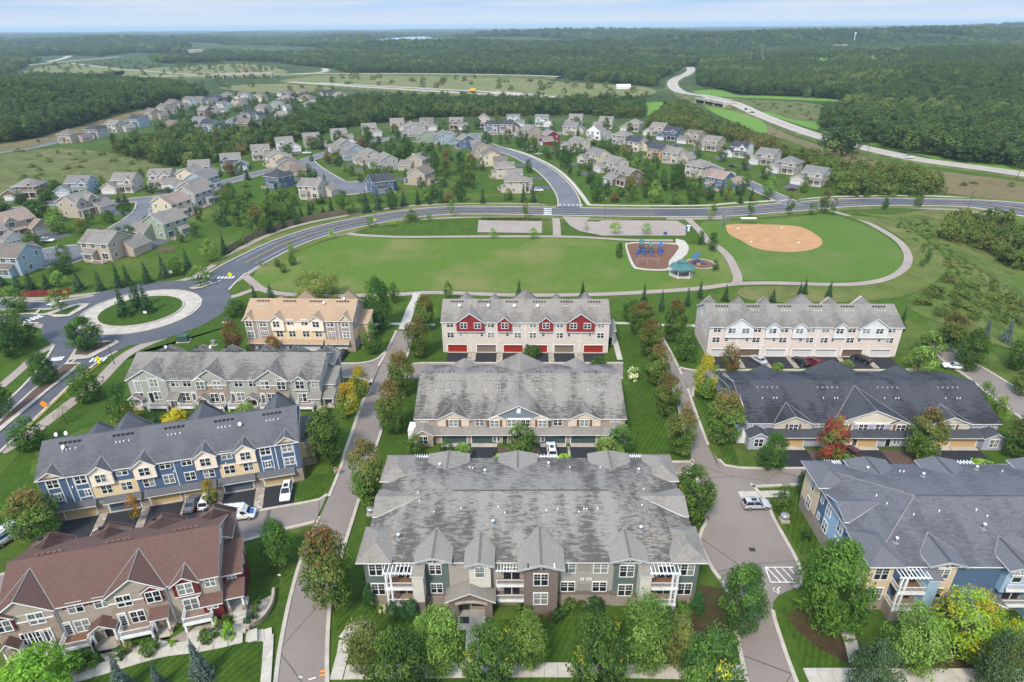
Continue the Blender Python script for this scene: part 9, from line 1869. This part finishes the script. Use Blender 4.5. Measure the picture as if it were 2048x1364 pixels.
sign((462, 560), 544, 'yellow pedestrian sign at the crosswalk above the roundabout', sc=1.3); sign((200, 730), 712, 'yellow pedestrian sign beside the crosswalk below the roundabout', sc=1.3); sign((132, 592), 580, 'yellow pedestrian sign at the red fence', sc=1.2, yaw=60); sign((90, 815), 801, 'orange diamond warning sign beside the boulevard', 'signal_orange', sc=1.5); sign((751, 448), 436, 'small yellow sign on the lamp post curve', sc=1.0)
sign((343, 554), 541, 'white sign board on the verge below the fence trees', 'white_trim', 'rect', 1.1); sign((292, 632), 622, 'small white arrow sign on the roundabout lawn', 'white_trim', 'rect', .9); sign((564, 1172), 1148, 'small white sign post on the lawn corner below the round tree', 'white_trim', 'rect', .35); sign((1490, 230), 216, 'green highway sign beside the highway', 'green_metal', 'rect', 2.2)
def wall_stones(P_, h, label):
    C = cat(px(P_), False, .2); L = np.concatenate([[0], np.cumsum(np.linalg.norm(np.diff(C, axis=0), axis=1))]); o = thing('retaining_wall', label, 'garden wall', (C[0][0], C[0][1], Tz(*C[0]))); ms = []
    for i in range(4): m = MB(); a = .24 + .04 * i; m.prism([(-a, -.18, 0), (a, -.2 - .02 * i, 0), (a * .96, .2, 0), (-a * .9, .18, 0)], (0, 0, .19), 'block_tan'); ms.append(m.mesh('stone'))
    for r_ in range(int(h / .2)):
        n = int(L[-1] / .56)
        for i in range(n):
            s = (i + .5 + .5 * (r_ % 2)) * L[-1] / n; x, y = np.interp(s, L, C[:, 0]), np.interp(s, L, C[:, 1]); x2, y2 = np.interp(s + .2, L, C[:, 0]), np.interp(s + .2, L, C[:, 1])
            obj('stone', rnd.choice(ms), o, None, (x - C[0][0] + rnd.uniform(-.02, .02), y - C[0][1], Tz(x, y) - o.location.z + r_ * .195), math.atan2(y2 - y, x2 - x) + rnd.uniform(-.04, .04))
wall_stones([(549, 1180), (546, 1205), (535, 1228), (520, 1244), (495, 1258)], .9, 'curved tan stone garden wall at the corner of the brown-roofed row'); wall_stones([(688, 1265), (700, 1253), (722, 1247)], .6, 'low tan stone wall at the bend of the walk near the grey apartments')
def steps(a, b, w, n, label, dz):
    A, B_ = at(*a), at(*b); d = (B_ - A); d.z = 0; o = thing('steps', label, 'steps', A, math.atan2(d.y, d.x)); l = d.length / n
    for i in range(n): m = MB(); m.box(i * l, (i + 1) * l + .03, -w / 2, w / 2, -.3, dz * (i + 1) / n + .04, 'walk_concrete'); obj('step', m.mesh('step'), o)
steps((478, 1268), (482, 1232), 1.7, 5, 'pale concrete steps up to the corner porch of the brown-roofed row', .8); steps((528, 1270), (502, 1272), 1.9, 4, 'grey concrete steps on the front walk near the lane', .5)
for P_, w in (([(383, 1288), (392, 1262)], 1.5), ([(312, 1300), (328, 1282)], 1.5)): strip('sidewalk', np.array([at(*q)[:2] for q in P_]), w / 2, -w / 2, 'walk_concrete', .10)
for P_ in ([(470, 1262), (400, 1290), (340, 1280), (380, 1255), (450, 1240)], [(300, 1305), (220, 1330), (200, 1310), (280, 1290)], [(500, 1256), (540, 1215), (545, 1190), (500, 1210), (490, 1240)]): area('rock_bed', px(P_), 'river_rock', .085, True)
# far things
P = at(1246, 178); o = thing('greenhouse', 'white greenhouse building in the field before the far wood', 'greenhouse', P, R(4)); m = MB(); m.box(-9, 9, -4, 4, 0, 3.4, 'white_trim'); obj('wall', m.mesh('wall'), o); m = MB(); m.slab([(-9.4, -4.5, 3.4), (9.4, -4.5, 3.4), (9.4, 0, 6), (-9.4, 0, 6)], .2, 'white_trim', 'white_trim'); m.slab([(9.4, 4.5, 3.4), (-9.4, 4.5, 3.4), (-9.4, 0, 6), (9.4, 0, 6)], .2, 'white_trim', 'white_trim'); obj('roof', m.mesh('roof'), o)
P = at(15, 106); o = thing('warehouse', 'white flat-roofed building at the far left edge', 'warehouse', P); m = MB(); m.box(-45, 45, -20, 20, 0, 15, 'white_trim'); obj('wall', m.mesh('wall'), o); m = MB(); m.box(-46, 46, -21, 21, 15, 16, 'concrete'); obj('roof', m.mesh('roof'), o)
for (x, y, w, lb) in ((220, 108, 30, 'pale long building, first from left in the far town'), (300, 104, 40, 'pale long building, second from left in the far town'), (365, 106, 26, 'pale building, third from left in the far town'), (395, 108, 22, 'white building at the right end of the far town'), (1680, 96, 16, 'white building by the far mast'), (1800, 108, 20, 'pale building beside the golf fairways')):
    P = at(x, y); o = thing('far_building', lb, 'building', P); m = MB(); m.box(-w, w, -14, 14, 0, 12, 'concrete'); obj('wall', m.mesh('wall'), o); m = MB(); m.box(-w - 1, w + 1, -15, 15, 12, 14, 'concrete'); obj('roof', m.mesh('roof'), o)
P = at(1705, 96); o = thing('radio_mast', 'thin white mast above the far right wood', 'mast', P); m = MB(); h = topz(P, 68); m.tube((0, 0, 0), (0, 0, h), 1.6, 'white_trim', 8, 1.0); obj('pole', m.mesh('pole'), o); m = MB(); m.lathe([(1.0, h), (3.2, h + 1), (3.2, h + 4), (1, h + 5)], 'white_trim', 12); obj('antenna', m.mesh('antenna'), o)
for b, t, lb in (((1733, 318), 288, 'wooden utility pole beside the highway middle'), ((2034, 358), 324, 'utility pole at the right edge beside the highway'), ((1418, 222), 178, 'utility pole by the highway bridge'), ((1551, 272), 256, 'short utility pole in the brown meadow')):
    o = stick('utility_pole', b, t, lb, 'utility pole', 'bark', .16, group='utility poles'); m = MB(); h = topz(Vector(o.location), t); m.box(-1.4, 1.4, -.08, .08, h - .9, h - .7, 'bark'); obj('crossarm', m.mesh('crossarm'), o)
# highway bridges: parapet, abutments
def bridge(a, b, w, h, label, n=3):
    A, B_ = at(*a), at(*b); d = B_ - A; d.z = 0; L = d.length; o = thing('road_bridge', label, 'bridge', A, math.atan2(d.y, d.x))
    m = MB(); m.box(0, L, -w / 2, w / 2, h - 1.6, h - .1, 'concrete'); obj('deck', m.mesh('deck'), o)
    for s in (-1, 1): m = MB(); m.box(0, L, s * w / 2 - .2, s * w / 2 + .2, h - 1.5, h + 1.0, 'concrete'); obj('parapet', m.mesh('parapet'), o)
    for i in range(n + 1):
        x = L * i / n; m = MB(); m.box(x - .7, x + .7, -w / 2 + .4, w / 2 - .4, -1, h - 1.6, 'concrete'); obj('pier', m.mesh('pier'), o)
bridge((1402, 206), (1458, 217), 15.2, 5.6, 'concrete highway bridge beside the bright green field'); bridge((978, 196), (1082, 205), 26, 6, 'far highway bridge in front of the pale field', 5); bridge((430, 157), (545, 155), 15, 7, 'long overpass bridge beyond the far cluster of houses', 6)
